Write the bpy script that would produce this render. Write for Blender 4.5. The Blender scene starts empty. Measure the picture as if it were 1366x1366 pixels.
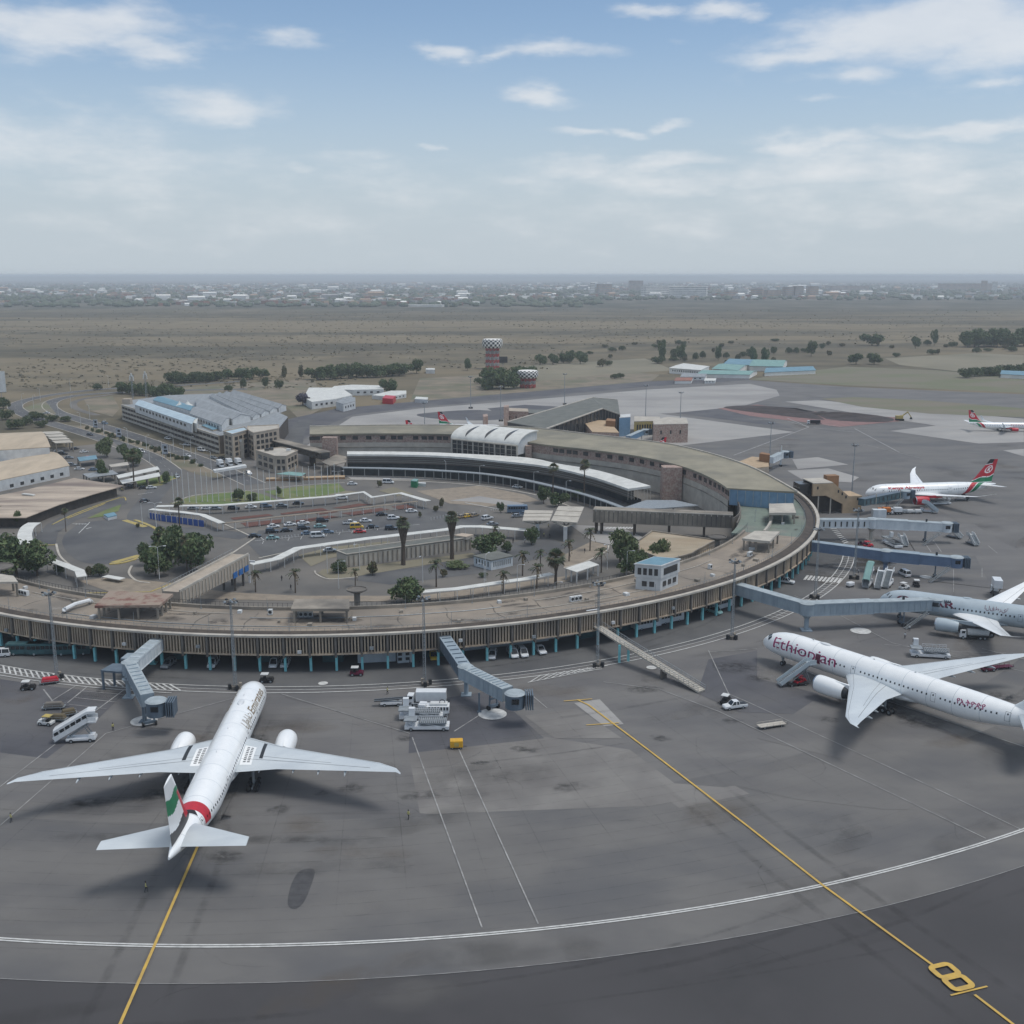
import bpy, bmesh, math, random
from mathutils import Vector, Matrix, noise
R=math.radians; PI=math.pi
rnd=random.Random(7)
scene=bpy.context.scene
COL=scene.collection
# ------------------------------------------------------------------ survey: photo pixel (1366 frame) -> world metres at height z
FOC=1440.; HOR=367.; CAMH=90.; PIT=math.atan((683-HOR)/FOC)
CP,SP=math.cos(PIT),math.sin(PIT)
def G(x,y,z=0.):
    u=x-683.; v=y-683.; d=FOC*SP+v*CP; k=(CAMH-z)/d
    return Vector((k*u, k*(FOC*CP-v*SP), z))
def GL(pts,z=0.):
    return [G(p[0],p[1],p[2] if len(p)>2 else z) for p in pts]
C0=Vector((-53.5,399.,0))
def pol(r,deg,z=0.):
    return Vector((C0.x+r*math.cos(R(deg)), C0.y+r*math.sin(R(deg)), z))
def lin(c):
    c=c/255.
    return c/12.92 if c<=.04045 else ((c+.055)/1.055)**2.4
def rgb(r,g,b,k=1.): return (lin(r)*k,lin(g)*k,lin(b)*k,1.)
# ------------------------------------------------------------------ materials
MATS={}
def pmat(name,c1,c2=None,scale=1.,detail=4.,rough=.7,metal=0.,bump=0.,bscale=None,stretch=None,lo=.35,hi=.65,spec=None,coat=0.,c3=None,s3=.05,emit=None):
    m=bpy.data.materials.new(name); m.use_nodes=True; nt=m.node_tree; n=nt.nodes; b=n['Principled BSDF']
    b.inputs['Roughness'].default_value=rough; b.inputs['Metallic'].default_value=metal
    if spec is not None: b.inputs['Specular IOR Level'].default_value=spec
    if coat: b.inputs['Coat Weight'].default_value=coat; b.inputs['Coat Roughness'].default_value=.15
    b.inputs['Base Color'].default_value=c1
    tc=n.new('ShaderNodeTexCoord'); src=tc.outputs['Object']
    if stretch:
        mp=n.new('ShaderNodeMapping'); mp.inputs['Scale'].default_value=stretch; nt.links.new(src,mp.inputs['Vector']); src=mp.outputs['Vector']
    out=None
    if c2 is not None:
        t=n.new('ShaderNodeTexNoise'); t.inputs['Scale'].default_value=scale; t.inputs['Detail'].default_value=detail; t.inputs['Roughness'].default_value=.6
        nt.links.new(src,t.inputs['Vector'])
        r=n.new('ShaderNodeValToRGB'); r.color_ramp.elements[0].position=lo; r.color_ramp.elements[1].position=hi
        r.color_ramp.elements[0].color=c1; r.color_ramp.elements[1].color=c2
        nt.links.new(t.outputs['Fac'],r.inputs['Fac']); out=r.outputs['Color']
        if c3 is not None:
            t3=n.new('ShaderNodeTexNoise'); t3.inputs['Scale'].default_value=s3; t3.inputs['Detail'].default_value=5.; nt.links.new(src,t3.inputs['Vector'])
            r3=n.new('ShaderNodeValToRGB'); r3.color_ramp.elements[0].position=.45; r3.color_ramp.elements[1].position=.7
            nt.links.new(t3.outputs['Fac'],r3.inputs['Fac'])
            mx=n.new('ShaderNodeMixRGB'); mx.inputs['Color2'].default_value=c3
            nt.links.new(r3.outputs['Color'],mx.inputs['Fac']); nt.links.new(out,mx.inputs['Color1']); out=mx.outputs['Color']
        nt.links.new(out,b.inputs['Base Color'])
    if bump:
        t2=n.new('ShaderNodeTexNoise'); t2.inputs['Scale'].default_value=bscale or scale*3; t2.inputs['Detail'].default_value=3.; nt.links.new(src,t2.inputs['Vector'])
        bp=n.new('ShaderNodeBump'); bp.inputs['Strength'].default_value=bump; bp.inputs['Distance'].default_value=.1
        nt.links.new(t2.outputs['Fac'],bp.inputs['Height']); nt.links.new(bp.outputs['Normal'],b.inputs['Normal'])
    if emit: b.inputs['Emission Color'].default_value=emit; b.inputs['Emission Strength'].default_value=1.
    MATS[name]=m; return m
M=MATS
pmat('white_paint',rgb(226,228,228),rgb(206,209,210),.9,5,.35,coat=.3,lo=.3,hi=.8)
pmat('plane_white',rgb(247,248,246),rgb(236,238,237),.35,4,.28,coat=.4,lo=.35,hi=.75)
pmat('plane_grey',rgb(196,204,208),rgb(182,190,196),.3,4,.35,coat=.2)
pmat('plane_silver',rgb(178,190,196),rgb(166,178,184),.3,4,.32,coat=.3)
pmat('wing_grey',rgb(204,210,212),rgb(188,195,199),.25,5,.4,stretch=(1,.4,1))
pmat('metal_lip',rgb(190,195,200),None,rough=.25,metal=.9)
pmat('dark_metal',rgb(60,64,68),rgb(45,48,52),2,3,.5,metal=.4)
pmat('black_rubber',rgb(28,28,29),rgb(40,40,41),4,2,.85)
pmat('dark_glass',rgb(24,30,36),rgb(34,42,48),.3,2,.12,spec=.6)
pmat('window_dark',rgb(48,49,50),rgb(70,71,72),.25,2,.2)
pmat('gold_letter',rgb(128,110,84),None,rough=.4)
pmat('magenta',rgb(164,36,98),rgb(138,30,82),1,2,.4)
pmat('maroon',rgb(92,20,48),None,rough=.4)
pmat('red_paint',rgb(196,36,52),rgb(180,30,46),1.2,3,.4)
pmat('green_paint',rgb(20,128,84),rgb(16,112,74),1,2,.4)
pmat('black_paint',rgb(30,24,26),None,rough=.4)
pmat('yellow_paint',rgb(222,170,40),rgb(200,150,36),2,3,.5)
pmat('blue_paint',rgb(40,84,160),rgb(34,70,140),2,3,.5)
pmat('orange_paint',rgb(206,120,50),rgb(180,104,44),2,3,.5)
pmat('concrete',rgb(160,151,138),rgb(136,129,118),.25,6,.9,bump=.2,c3=rgb(100,96,90),s3=.08)
pmat('concrete_dark',rgb(122,116,108),rgb(98,94,89),.3,6,.9,bump=.2,c3=rgb(80,77,74),s3=.09,stretch=(1,1,.4))
pmat('concrete_pale',rgb(190,184,172),rgb(166,160,150),.3,6,.9,bump=.15)
pmat('fin_concrete',rgb(194,176,152),rgb(158,143,125),.5,6,.9,stretch=(1,1,.25),c3=rgb(124,116,108),s3=.12)
pmat('deck',rgb(156,144,129),rgb(136,126,114),.12,7,.92,c3=rgb(120,113,104),s3=.05,bump=.1)
pmat('deck_green',rgb(120,132,120),rgb(106,116,108),.2,6,.9,c3=rgb(128,124,116),s3=.06)
pmat('roof_olive',rgb(152,145,126),rgb(132,127,111),.12,6,.85,c3=rgb(110,108,98),s3=.04)
pmat('roof_grey',rgb(112,114,108),rgb(96,98,94),.2,6,.85)
pmat('roof_tan',rgb(190,174,152),rgb(170,156,136),.18,5,.85,stretch=(1,.3,1))
pmat('roof_white',rgb(216,216,210),rgb(196,196,190),.3,5,.6)
pmat('roof_stained',rgb(190,175,157),rgb(162,148,133),.12,6,.9,stretch=(.35,1.6,1),c3=rgb(122,110,102),s3=.06)
pmat('roof_sand',rgb(172,158,136),rgb(150,138,118),.25,6,.9,stretch=(.4,1.4,1),c3=rgb(150,132,108),s3=.07)
pmat('roof_rust',rgb(122,84,74),rgb(150,134,120),.3,7,.9,lo=.36,hi=.5)
pmat('roof_blue',rgb(112,150,166),rgb(96,132,148),.2,4,.6)
pmat('roof_paleblue',rgb(186,204,212),rgb(160,178,188),.2,5,.55,stretch=(1,3,1))
pmat('roof_teal',rgb(128,164,158),rgb(112,148,144),.3,4,.7)
pmat('roof_metal_grey',rgb(150,154,156),rgb(128,132,134),.2,5,.6,stretch=(3,.5,1))
pmat('mosaic',rgb(178,150,138),rgb(132,112,104),1.6,5,.85,c3=rgb(178,164,150),s3=1.1)
pmat('plaster',rgb(178,166,150),rgb(160,149,135),.4,6,.9)
pmat('plaster_white',rgb(210,212,210),rgb(188,190,190),.35,6,.8)
pmat('plaster_tan',rgb(186,162,132),rgb(166,146,120),.35,6,.9)
pmat('plaster_brown',rgb(150,114,82),rgb(136,104,76),.4,5,.9)
pmat('plaster_dark',rgb(84,76,68),rgb(66,60,56),.5,4,.9)
pmat('teal_column',rgb(132,204,208),rgb(110,180,186),.8,5,.6)
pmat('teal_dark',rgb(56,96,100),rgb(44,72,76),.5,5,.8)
pmat('gap_dark',rgb(40,40,41),rgb(52,52,53),.3,3,.6)
pmat('glass_brown',rgb(110,103,95),rgb(84,79,74),.3,4,.35,stretch=(.3,.3,2))
pmat('leaf_light',rgb(104,116,80),rgb(120,126,92),.5,4,.8)
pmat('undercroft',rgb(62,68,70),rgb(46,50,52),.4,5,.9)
pmat('bridge_blue',rgb(152,166,174),rgb(134,148,158),.5,5,.55,stretch=(1,1,.4))
pmat('bridge_dark',rgb(98,112,124),rgb(84,98,110),.5,5,.55,stretch=(1,1,.4))
pmat('bridge_navy',rgb(102,122,148),rgb(90,110,136),.5,5,.5)
pmat('bridge_pale',rgb(214,220,222),rgb(192,200,204),.5,5,.55,stretch=(1,1,.4))
pmat('bridge_top',rgb(168,178,182),rgb(146,156,160),.6,5,.7)
pmat('galvanised',rgb(160,166,168),rgb(136,142,146),1.5,3,.5,metal=.3)
pmat('post_grey',rgb(150,152,150),None,rough=.6)
pmat('pole_white',rgb(206,208,206),None,rough=.5)
pmat('bark',rgb(98,86,74),rgb(74,66,58),3,4,.95,stretch=(1,1,.3))
pmat('leaf_dark',rgb(62,82,54),rgb(84,102,66),.35,5,.8)
pmat('leaf_mid',rgb(84,102,64),rgb(104,118,76),.4,5,.8)
pmat('leaf_olive',rgb(86,92,62),rgb(108,110,78),.4,5,.85)
pmat('leaf_palm',rgb(66,80,56),rgb(88,98,70),.5,4,.7)
pmat('leaf_dry',rgb(110,98,76),rgb(92,84,66),.5,4,.9)
pmat('leaf_mauve',rgb(98,94,108),rgb(80,80,90),.5,4,.9)
pmat('lawn',rgb(84,106,56),rgb(108,120,72),.2,6,.95,bump=.3,c3=rgb(130,124,90),s3=.07)
pmat('red_soil',rgb(110,72,62),rgb(88,62,54),.5,6,.95,bump=.3)
pmat('beige_paver',rgb(150,138,122),rgb(130,120,107),.3,6,.9)
pmat('inner_asphalt',rgb(106,103,98),rgb(92,90,87),.08,7,.9,c3=rgb(117,112,105),s3=.03,bump=.05)
pmat('road_asphalt',rgb(100,100,99),rgb(88,88,88),.1,7,.88,c3=rgb(74,75,78),s3=.04)
pmat('old_asphalt',rgb(113,111,108),rgb(103,101,100),.05,8,.9,c3=rgb(95,94,94),s3=.025,stretch=(1,2.2,1))
pmat('apron_blue',rgb(110,108,105),rgb(101,99,97),.06,8,.88,c3=rgb(91,91,92),s3=.03,stretch=(1,1.8,1))
pmat('apron_light',rgb(130,127,122),rgb(118,115,112),.07,8,.9,c3=rgb(103,100,97),s3=.035)
pmat('apron_pale',rgb(162,159,154),rgb(150,148,145),.035,8,.9,c3=rgb(134,131,129),s3=.012,stretch=(1,2,1))
pmat('apron_patch',rgb(86,86,90),rgb(74,74,78),.09,8,.85,c3=rgb(96,95,95),s3=.04)
pmat('apron_fresh',rgb(68,66,67),rgb(61,60,61),.1,8,.85,c3=rgb(75,73,74),s3=.05)
pmat('stain',rgb(62,61,62),rgb(78,77,77),.6,6,.6)
pmat('line_white',rgb(206,206,202),rgb(164,164,162),.8,6,.8,lo=.4,hi=.75)
pmat('line_worn',rgb(166,165,162),rgb(124,123,122),.5,6,.85)
pmat('line_yellow',rgb(206,170,80),rgb(180,150,84),.6,6,.8)
pmat('kerb_yellow',rgb(186,164,84),rgb(150,140,104),.6,5,.8)
pmat('earth',rgb(134,122,104),rgb(112,104,90),.06,7,.95,c3=rgb(98,100,78),s3=.03)
pmat('burnt_earth',rgb(74,66,64),rgb(56,52,52),.15,7,.95,bump=.6,bscale=.5)
pmat('pink_earth',rgb(142,108,104),rgb(122,98,94),.2,7,.95)
pmat('grass_strip',rgb(114,110,92),rgb(120,112,98),.02,7,.95,c3=rgb(102,108,78),s3=.012,stretch=(1,2.5,1))
pmat('dry_grass',rgb(132,125,106),rgb(124,118,100),.03,7,.95,c3=rgb(110,106,88),s3=.01)
pmat('scrub_grey',rgb(104,102,84),rgb(116,112,92),.02,3,.95)
pmat('scrub_tan',rgb(124,116,96),rgb(138,128,104),.02,3,.95)
pmat('red_dull',rgb(180,76,72),rgb(164,70,66),.2,3,.8)
pmat('skin',rgb(88,60,46),None,rough=.6)
pmat('cloth_dark',rgb(44,46,54),None,rough=.9)
pmat('hivis',rgb(186,180,120),None,rough=.8)
pmat('glass_teal',rgb(80,106,112),rgb(62,84,92),.6,3,.2)
pmat('glass_blue',rgb(116,148,174),rgb(102,134,160),.4,3,.3)
pmat('sign_white',rgb(214,218,220),rgb(120,128,140),.35,2,.5)
pmat('sign_blue',rgb(44,110,176),rgb(40,96,158),1,2,.5)
pmat('town_white',rgb(246,244,236),rgb(226,224,218),.05,3,.8)
pmat('town_grey',rgb(172,170,168),rgb(128,128,128),.05,3,.8)
pmat('town_tan',rgb(184,156,132),rgb(164,140,122),.05,3,.8)
pmat('town_roof',rgb(150,100,84),rgb(130,96,86),.05,3,.8)
pmat('town_green',rgb(70,84,68),rgb(92,98,82),.02,6,.9)
pmat('car_white',rgb(222,224,224),None,rough=.3,coat=.5)
pmat('car_silver',rgb(150,156,160),None,rough=.3,metal=.4,coat=.4)
pmat('car_black',rgb(34,36,40),None,rough=.25,coat=.5)
pmat('car_blue',rgb(96,116,136),None,rough=.3,coat=.5)
pmat('car_teal',rgb(130,168,166),None,rough=.3,coat=.5)
pmat('car_red',rgb(196,50,44),None,rough=.3,coat=.5)
pmat('car_yellow',rgb(222,182,50),None,rough=.3,coat=.5)
pmat('car_taupe',rgb(150,134,110),None,rough=.3,coat=.5)

# ------------------------------------------------------------------ objects
def tag(o,label=None,cat=None,group=None,kind=None):
    if label: o['label']=label
    if cat: o['category']=cat
    if group: o['group']=group
    if kind: o['kind']=kind
    return o
def thing(name,label,cat,loc=(0,0,0),rot=0.,group=None):
    o=bpy.data.objects.new(name,None); COL.objects.link(o); o.location=Vector(loc); o.rotation_euler=(0,0,rot)
    o.empty_display_size=1.
    return tag(o,label,cat,group)
class MB:
    def __init__(s): s.v=[]; s.f=[]; s.m=[]; s.cur=0
    def mat(s,i): s.cur=i; return s
    def add(s,vs,fs):
        b=len(s.v); s.v+= [tuple(v) for v in vs]; s.f+=[tuple(b+i for i in f) for f in fs]; s.m+=[s.cur]*len(fs); return s
    def poly(s,pts): return s.add(pts,[tuple(range(len(pts)))])
    def box(s,c,d,rz=0.,tilt=None):
        x,y,z=d[0]/2,d[1]/2,d[2]/2; vs=[]
        mt=Matrix.Rotation(rz,3,'Z')
        if tilt: mt=mt@Matrix.Rotation(tilt,3,'Y')
        for k in ((-x,-y,-z),(x,-y,-z),(x,y,-z),(-x,y,-z),(-x,-y,z),(x,-y,z),(x,y,z),(-x,y,z)): vs.append(Vector(c)+mt@Vector(k))
        return s.add(vs,[(0,3,2,1),(4,5,6,7),(0,1,5,4),(1,2,6,5),(2,3,7,6),(3,0,4,7)])
    def wedge(s,c,d,top,rz=0.,sh=0.):   # box tapering to top=(dx,dy), shifted by sh in x
        x,y,z=d[0]/2,d[1]/2,d[2]/2; X,Y=top[0]/2,top[1]/2; mt=Matrix.Rotation(rz,3,'Z')
        ks=((-x,-y,-z),(x,-y,-z),(x,y,-z),(-x,y,-z),(-X+sh,-Y,z),(X+sh,-Y,z),(X+sh,Y,z),(-X+sh,Y,z))
        return s.add([Vector(c)+mt@Vector(k) for k in ks],[(0,3,2,1),(4,5,6,7),(0,1,5,4),(1,2,6,5),(2,3,7,6),(3,0,4,7)])
    def rings(s,rs,close=True,cap=True):
        n=len(rs[0]); b=len(s.v)
        for r in rs: s.v+=[tuple(p) for p in r]
        for i in range(len(rs)-1):
            for j in range(n if close else n-1):
                k=(j+1)%n
                s.f.append((b+i*n+j,b+i*n+k,b+(i+1)*n+k,b+(i+1)*n+j)); s.m.append(s.cur)
        if cap and close:
            s.f.append(tuple(b+j for j in range(n))[::-1]); s.m.append(s.cur)
            s.f.append(tuple(b+(len(rs)-1)*n+j for j in range(n))); s.m.append(s.cur)
        return s
    def cyl(s,p,q,r,r2=None,n=10):
        p,q=Vector(p),Vector(q); r2=r if r2 is None else r2; a=(q-p).normalized()
        u=a.orthogonal().normalized(); w=a.cross(u)
        return s.rings([[p+(u*math.cos(2*PI*j/n)+w*math.sin(2*PI*j/n))*r for j in range(n)],[q+(u*math.cos(2*PI*j/n)+w*math.sin(2*PI*j/n))*r2 for j in range(n)]])
    def tube(s,pts,r,n=6):
        for a,b in zip(pts,pts[1:]): s.cyl(a,b,r,r,n)
        return s
    def beam(s,p,q,w,h):   # rectangular beam between two points, w horizontal, h vertical
        p,q=Vector(p),Vector(q); a=(q-p).normalized(); side=Vector((-a.y,a.x,0))
        side=side.normalized() if side.length>1e-6 else Vector((1,0,0)); up=side.cross(a)*-1 if False else a.cross(side)
        rs=[]
        for c in (p,q): rs.append([c-side*w/2-up*h/2,c+side*w/2-up*h/2,c+side*w/2+up*h/2,c-side*w/2+up*h/2])
        return s.rings(rs)
    def prism(s,pts,z0,dz=None):   # pts world with z = top; walls down to z0
        n=len(pts); b=len(s.v)
        s.v+=[tuple(p) for p in pts]+[(p[0],p[1],z0 if dz is None else p[2]-dz) for p in pts]
        s.f.append(tuple(range(b,b+n))); s.m.append(s.cur); s.f.append(tuple(range(b+2*n-1,b+n-1,-1))); s.m.append(s.cur)
        for i in range(n):
            j=(i+1)%n; s.f.append((b+i,b+n+i,b+n+j,b+j)); s.m.append(s.cur)
        return s
    def lathe(s,prof,c=(0,0,0),axis='Z',n=24):
        rs=[]
        for r,h in prof:
            ring=[]
            for j in range(n):
                a=2*PI*j/n; x,y=r*math.cos(a),r*math.sin(a)
                ring.append(Vector(c)+(Vector((x,y,h)) if axis=='Z' else Vector((h,x,y)) if axis=='X' else Vector((y,h,x))))
            rs.append(ring)
        return s.rings(rs,True,False)
    def build(s,name,mats,parent=None,smooth=False,local=False,fix=True):
        me=bpy.data.meshes.new(name); me.from_pydata(s.v,[],s.f)
        if not isinstance(mats,(list,tuple)): mats=[mats]
        for k in mats: me.materials.append(MATS[k] if isinstance(k,str) else k)
        me.polygons.foreach_set('material_index',s.m)
        if fix:
            bm=bmesh.new(); bm.from_mesh(me); bmesh.ops.recalc_face_normals(bm,faces=bm.faces); bm.to_mesh(me); bm.free()
        if smooth: smooth_mesh(me,smooth)
        me.update()
        o=bpy.data.objects.new(name,me); COL.objects.link(o)
        if parent:
            o.parent=parent
            if not local: o.matrix_parent_inverse=parent_inv(parent)
        return o
def parent_inv(p):
    chain=Matrix.Identity(4)
    q=p
    while q:
        m=Matrix.Translation(q.location)@q.rotation_euler.to_matrix().to_4x4()
        chain=m@chain if q.parent is None else q.matrix_parent_inverse.copy()@m@chain
        q=q.parent
    return chain.inverted()
def smooth_mesh(me,ang=True):
    me.polygons.foreach_set('use_smooth',[True]*len(me.polygons))
    a=R(35) if ang is True else R(ang)
    bm=bmesh.new(); bm.from_mesh(me)
    for e in bm.edges:
        e.smooth = len(e.link_faces)==2 and e.calc_face_angle(0)<a
    bm.to_mesh(me); bm.free()
def copy_tree(o,parent=None):
    c=o.copy(); COL.objects.link(c)
    if parent: c.parent=parent; c.matrix_parent_inverse=o.matrix_parent_inverse.copy()
    for ch in o.children: copy_tree(ch,c)
    return c
def place(o,loc,rot=0.,sc=None,label=None,group=None):
    o.location=Vector(loc); o.rotation_euler=(0,0,rot)
    if sc: o.scale=sc if isinstance(sc,(tuple,list)) else (sc,sc,sc)
    if label: o['label']=label
    if group: o['group']=group
    return o
def recolour(o,slot,mat):
    o.material_slots[slot].link='OBJECT'; o.material_slots[slot].material=MATS[mat]
def catmull(pts,n=8,closed=False):
    P=[Vector(p) for p in pts]; out=[]
    m=len(P)
    rng=range(m if closed else m-1)
    for i in rng:
        if closed: a,b,c,d=P[(i-1)%m],P[i],P[(i+1)%m],P[(i+2)%m]
        else: a,b,c,d=P[max(i-1,0)],P[i],P[i+1],P[min(i+2,m-1)]
        for k in range(n):
            t=k/n; out.append(.5*((2*b)+(c-a)*t+(2*a-5*b+4*c-d)*t*t+(3*b-a-3*c+d)*t**3))
    if not closed: out.append(P[-1])
    return out
def strip(mb,pts,w,z=None,off=0.):   # flat ribbon along pts
    L=[];Rr=[]
    for i,p in enumerate(pts):
        a=pts[max(i-1,0)]; b=pts[min(i+1,len(pts)-1)]; d=(b-a); d.z=0; d.normalize(); s=Vector((-d.y,d.x,0))
        zz=p.z if z is None else z
        q=Vector((p.x,p.y,zz)); L.append(q+s*(w/2+off)); Rr.append(q+s*(-w/2+off))
    for i in range(len(pts)-1): mb.poly([Rr[i],Rr[i+1],L[i+1],L[i]])
def dashes(pts,on,gap):
    out=[];acc=0;cur=[pts[0]];onoff=True
    for a,b in zip(pts,pts[1:]):
        L=(b-a).length; t=0
        while L-t>1e-6:
            need=(on if onoff else gap)-acc
            if L-t>=need:
                t+=need; q=a+(b-a)*(t/L); acc=0
                if onoff: cur.append(q); out.append(cur)
                cur=[q]; onoff=not onoff
            else:
                acc+=L-t; t=L; cur.append(b)
    return out
def arc(r,a0,a1,n,z=0.): return [pol(r,a0+(a1-a0)*i/n,z) for i in range(n+1)]
def structure(name,mb,mat,z=None):
    o=mb.build(name,mat); o['kind']='structure'; return o

def soft_mat(name,c,amount,sc):
    m=bpy.data.materials.new(name); m.use_nodes=True; t=m.node_tree; n=t.nodes; b=n['Principled BSDF']; b.inputs['Base Color'].default_value=c; b.inputs['Roughness'].default_value=.85
    a=n.new('ShaderNodeAttribute'); a.attribute_name='fade'; tc=n.new('ShaderNodeTexCoord'); q=n.new('ShaderNodeTexNoise'); q.inputs['Scale'].default_value=sc; q.inputs['Detail'].default_value=8.; q.inputs['Roughness'].default_value=.65
    t.links.new(tc.outputs['Object'],q.inputs['Vector']); r=n.new('ShaderNodeMapRange'); r.inputs['From Min'].default_value=.36; r.inputs['From Max'].default_value=.62; t.links.new(q.outputs['Fac'],r.inputs[0])
    x=n.new('ShaderNodeMath'); x.operation='MULTIPLY'; t.links.new(a.outputs['Fac'],x.inputs[0]); t.links.new(r.outputs[0],x.inputs[1])
    y=n.new('ShaderNodeMath'); y.operation='MULTIPLY'; y.inputs[1].default_value=amount; t.links.new(x.outputs[0],y.inputs[0]); t.links.new(y.outputs[0],b.inputs['Alpha']); MATS[name]=m
soft_mat('wear_dark',rgb(64,63,62),.24,.12); soft_mat('wear_light',rgb(146,142,136),.18,.1); soft_mat('blotch_dark',rgb(44,44,45),.5,.6); soft_mat('wear_brown',rgb(112,100,86),.3,.15); soft_mat('crack_seal',rgb(50,50,51),.2,.5); soft_mat('tyre_mark',rgb(56,55,55),.2,.3); soft_mat('deck_stain',rgb(82,78,74),.7,.3); soft_mat('deck_bleach',rgb(176,170,160),.5,.25)
class Soft:
    def __init__(s): s.v=[];s.f=[];s.a=[]
    def blob(s,c,rx,ry,ang,n=14):
        b=len(s.v); ca,sa=math.cos(ang),math.sin(ang); s.v.append(tuple(c)); s.a.append(1.)
        for fr,al in ((.45,.85),(.75,.4),(1.,0.)):
            for i in range(n):
                t=2*PI*i/n; k_=fr*rnd.uniform(.75,1.15); x,y=rx*k_*math.cos(t),ry*k_*math.sin(t); s.v.append((c[0]+x*ca-y*sa,c[1]+x*sa+y*ca,c[2])); s.a.append(al)
        for i in range(n):
            j=(i+1)%n; s.f.append((b,b+1+i,b+1+j))
            for q in (0,1): s.f.append((b+1+q*n+i,b+1+(q+1)*n+i,b+1+(q+1)*n+j,b+1+q*n+j))
    def streak(s,pts,w):
        b=len(s.v); m=len(pts)
        for i,p in enumerate(pts):
            d=pts[min(i+1,m-1)]-pts[max(i-1,0)]; d.z=0; d.normalize(); sd=Vector((-d.y,d.x,0)); e=min(1.,min(i,m-1-i)/max(1,m*.25))
            for o_,al in ((-1,0),(-.4,1),(.4,1),(1,0)): s.v.append(tuple(p+sd*o_*w)); s.a.append(al*e)
        for i in range(m-1):
            for q in range(3): s.f.append((b+i*4+q,b+(i+1)*4+q,b+(i+1)*4+q+1,b+i*4+q+1))
    def build(s,name,mat,parent=None):
        me=bpy.data.meshes.new(name); me.from_pydata(s.v,[],s.f); at=me.attributes.new('fade','FLOAT','POINT'); at.data.foreach_set('value',s.a); me.materials.append(MATS[mat])
        o=bpy.data.objects.new(name,me); COL.objects.link(o)
        if parent: o.parent=parent; o.matrix_parent_inverse=parent_inv(parent)
        else: o['kind']='structure'
        return o
SUN_E=1.4; SKY_S=.10; EXPO=.30; HAZE_D=1.1e-4; HAZE_C=(.86,.93,1.,1)
LOWSKY=(4.2,4.75,5.25,1); CLOUDC=(7.2,7.25,7.3,1); CLOUDD=(5.4,5.75,6.15,1)
# ------------------------------------------------------------------ camera, sun, sky
cam=bpy.data.cameras.new('camera'); co=bpy.data.objects.new('camera',cam); COL.objects.link(co); scene.camera=co
co.location=(0,0,CAMH); co.rotation_euler=(PI/2-PIT,0,0); cam.sensor_width=36.; cam.lens=36.*FOC/1366.; cam.clip_end=200000.; cam.clip_start=.5
SUN_AZ=R(98.); SUN_EL=R(68.)      # azimuth from +Y towards +X
sd=Vector((math.sin(SUN_AZ)*math.cos(SUN_EL),math.cos(SUN_AZ)*math.cos(SUN_EL),math.sin(SUN_EL)))
sl=bpy.data.lights.new('sun','SUN'); sl.energy=SUN_E; sl.angle=R(20.); sl.color=(1.,.97,.93)
so=bpy.data.objects.new('sun',sl); COL.objects.link(so); so.rotation_euler=sd.to_track_quat('Z','Y').to_euler(); so.location=(0,0,300)
w=bpy.data.worlds.new('World'); scene.world=w; w.use_nodes=True; nt=w.node_tree; N=nt.nodes; L=nt.links
bg=N['Background']; bg.inputs['Strength'].default_value=SKY_S
sky=N.new('ShaderNodeTexSky'); sky.sky_type='NISHITA'; sky.sun_disc=False; sky.sun_elevation=SUN_EL; sky.sun_rotation=SUN_AZ
sky.air_density=1.; sky.dust_density=2.2; sky.ozone_density=1.6; sky.altitude=1600
def mth(op,a,b=None,c=None):
    n=N.new('ShaderNodeMath'); n.operation=op
    for i,v in enumerate((a,b,c)):
        if v is None: continue
        if isinstance(v,(int,float)): n.inputs[i].default_value=v
        else: L.new(v,n.inputs[i])
    return n.outputs[0]
tc=N.new('ShaderNodeTexCoord'); sx=N.new('ShaderNodeSeparateXYZ'); L.new(tc.outputs['Generated'],sx.inputs[0])
az=mth('ARCTAN2',sx.outputs[0],sx.outputs[1]); el=mth('ARCSINE',sx.outputs[2])
cv=N.new('ShaderNodeCombineXYZ'); L.new(mth('MULTIPLY',az,9.),cv.inputs[0]); L.new(mth('MULTIPLY',el,26.),cv.inputs[1])
def nz(vec,scale,detail,rough=.55,col=False):
    t=N.new('ShaderNodeTexNoise'); t.inputs['Scale'].default_value=scale; t.inputs['Detail'].default_value=detail; t.inputs['Roughness'].default_value=rough
    L.new(vec,t.inputs['Vector']); return t.outputs['Color' if col else 'Fac']
n1=nz(cv.outputs[0],1.5,9.,.6); n2=nz(cv.outputs[0],.55,5.)
wc=N.new('ShaderNodeSeparateColor'); L.new(nz(cv.outputs[0],1.3,5.,.55,True),wc.inputs[0])
azw=mth('ADD',az,mth('MULTIPLY',mth('SUBTRACT',wc.outputs[0],.5),.10)); elw=mth('ADD',el,mth('MULTIPLY',mth('SUBTRACT',wc.outputs[1],.5),.035))
def skydir(px,py):
    u=px-683.;v=py-683.; d=Vector((u,FOC*CP-v*SP,-(FOC*SP+v*CP))).normalized(); return math.atan2(d.x,d.y),math.asin(d.z)
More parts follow.
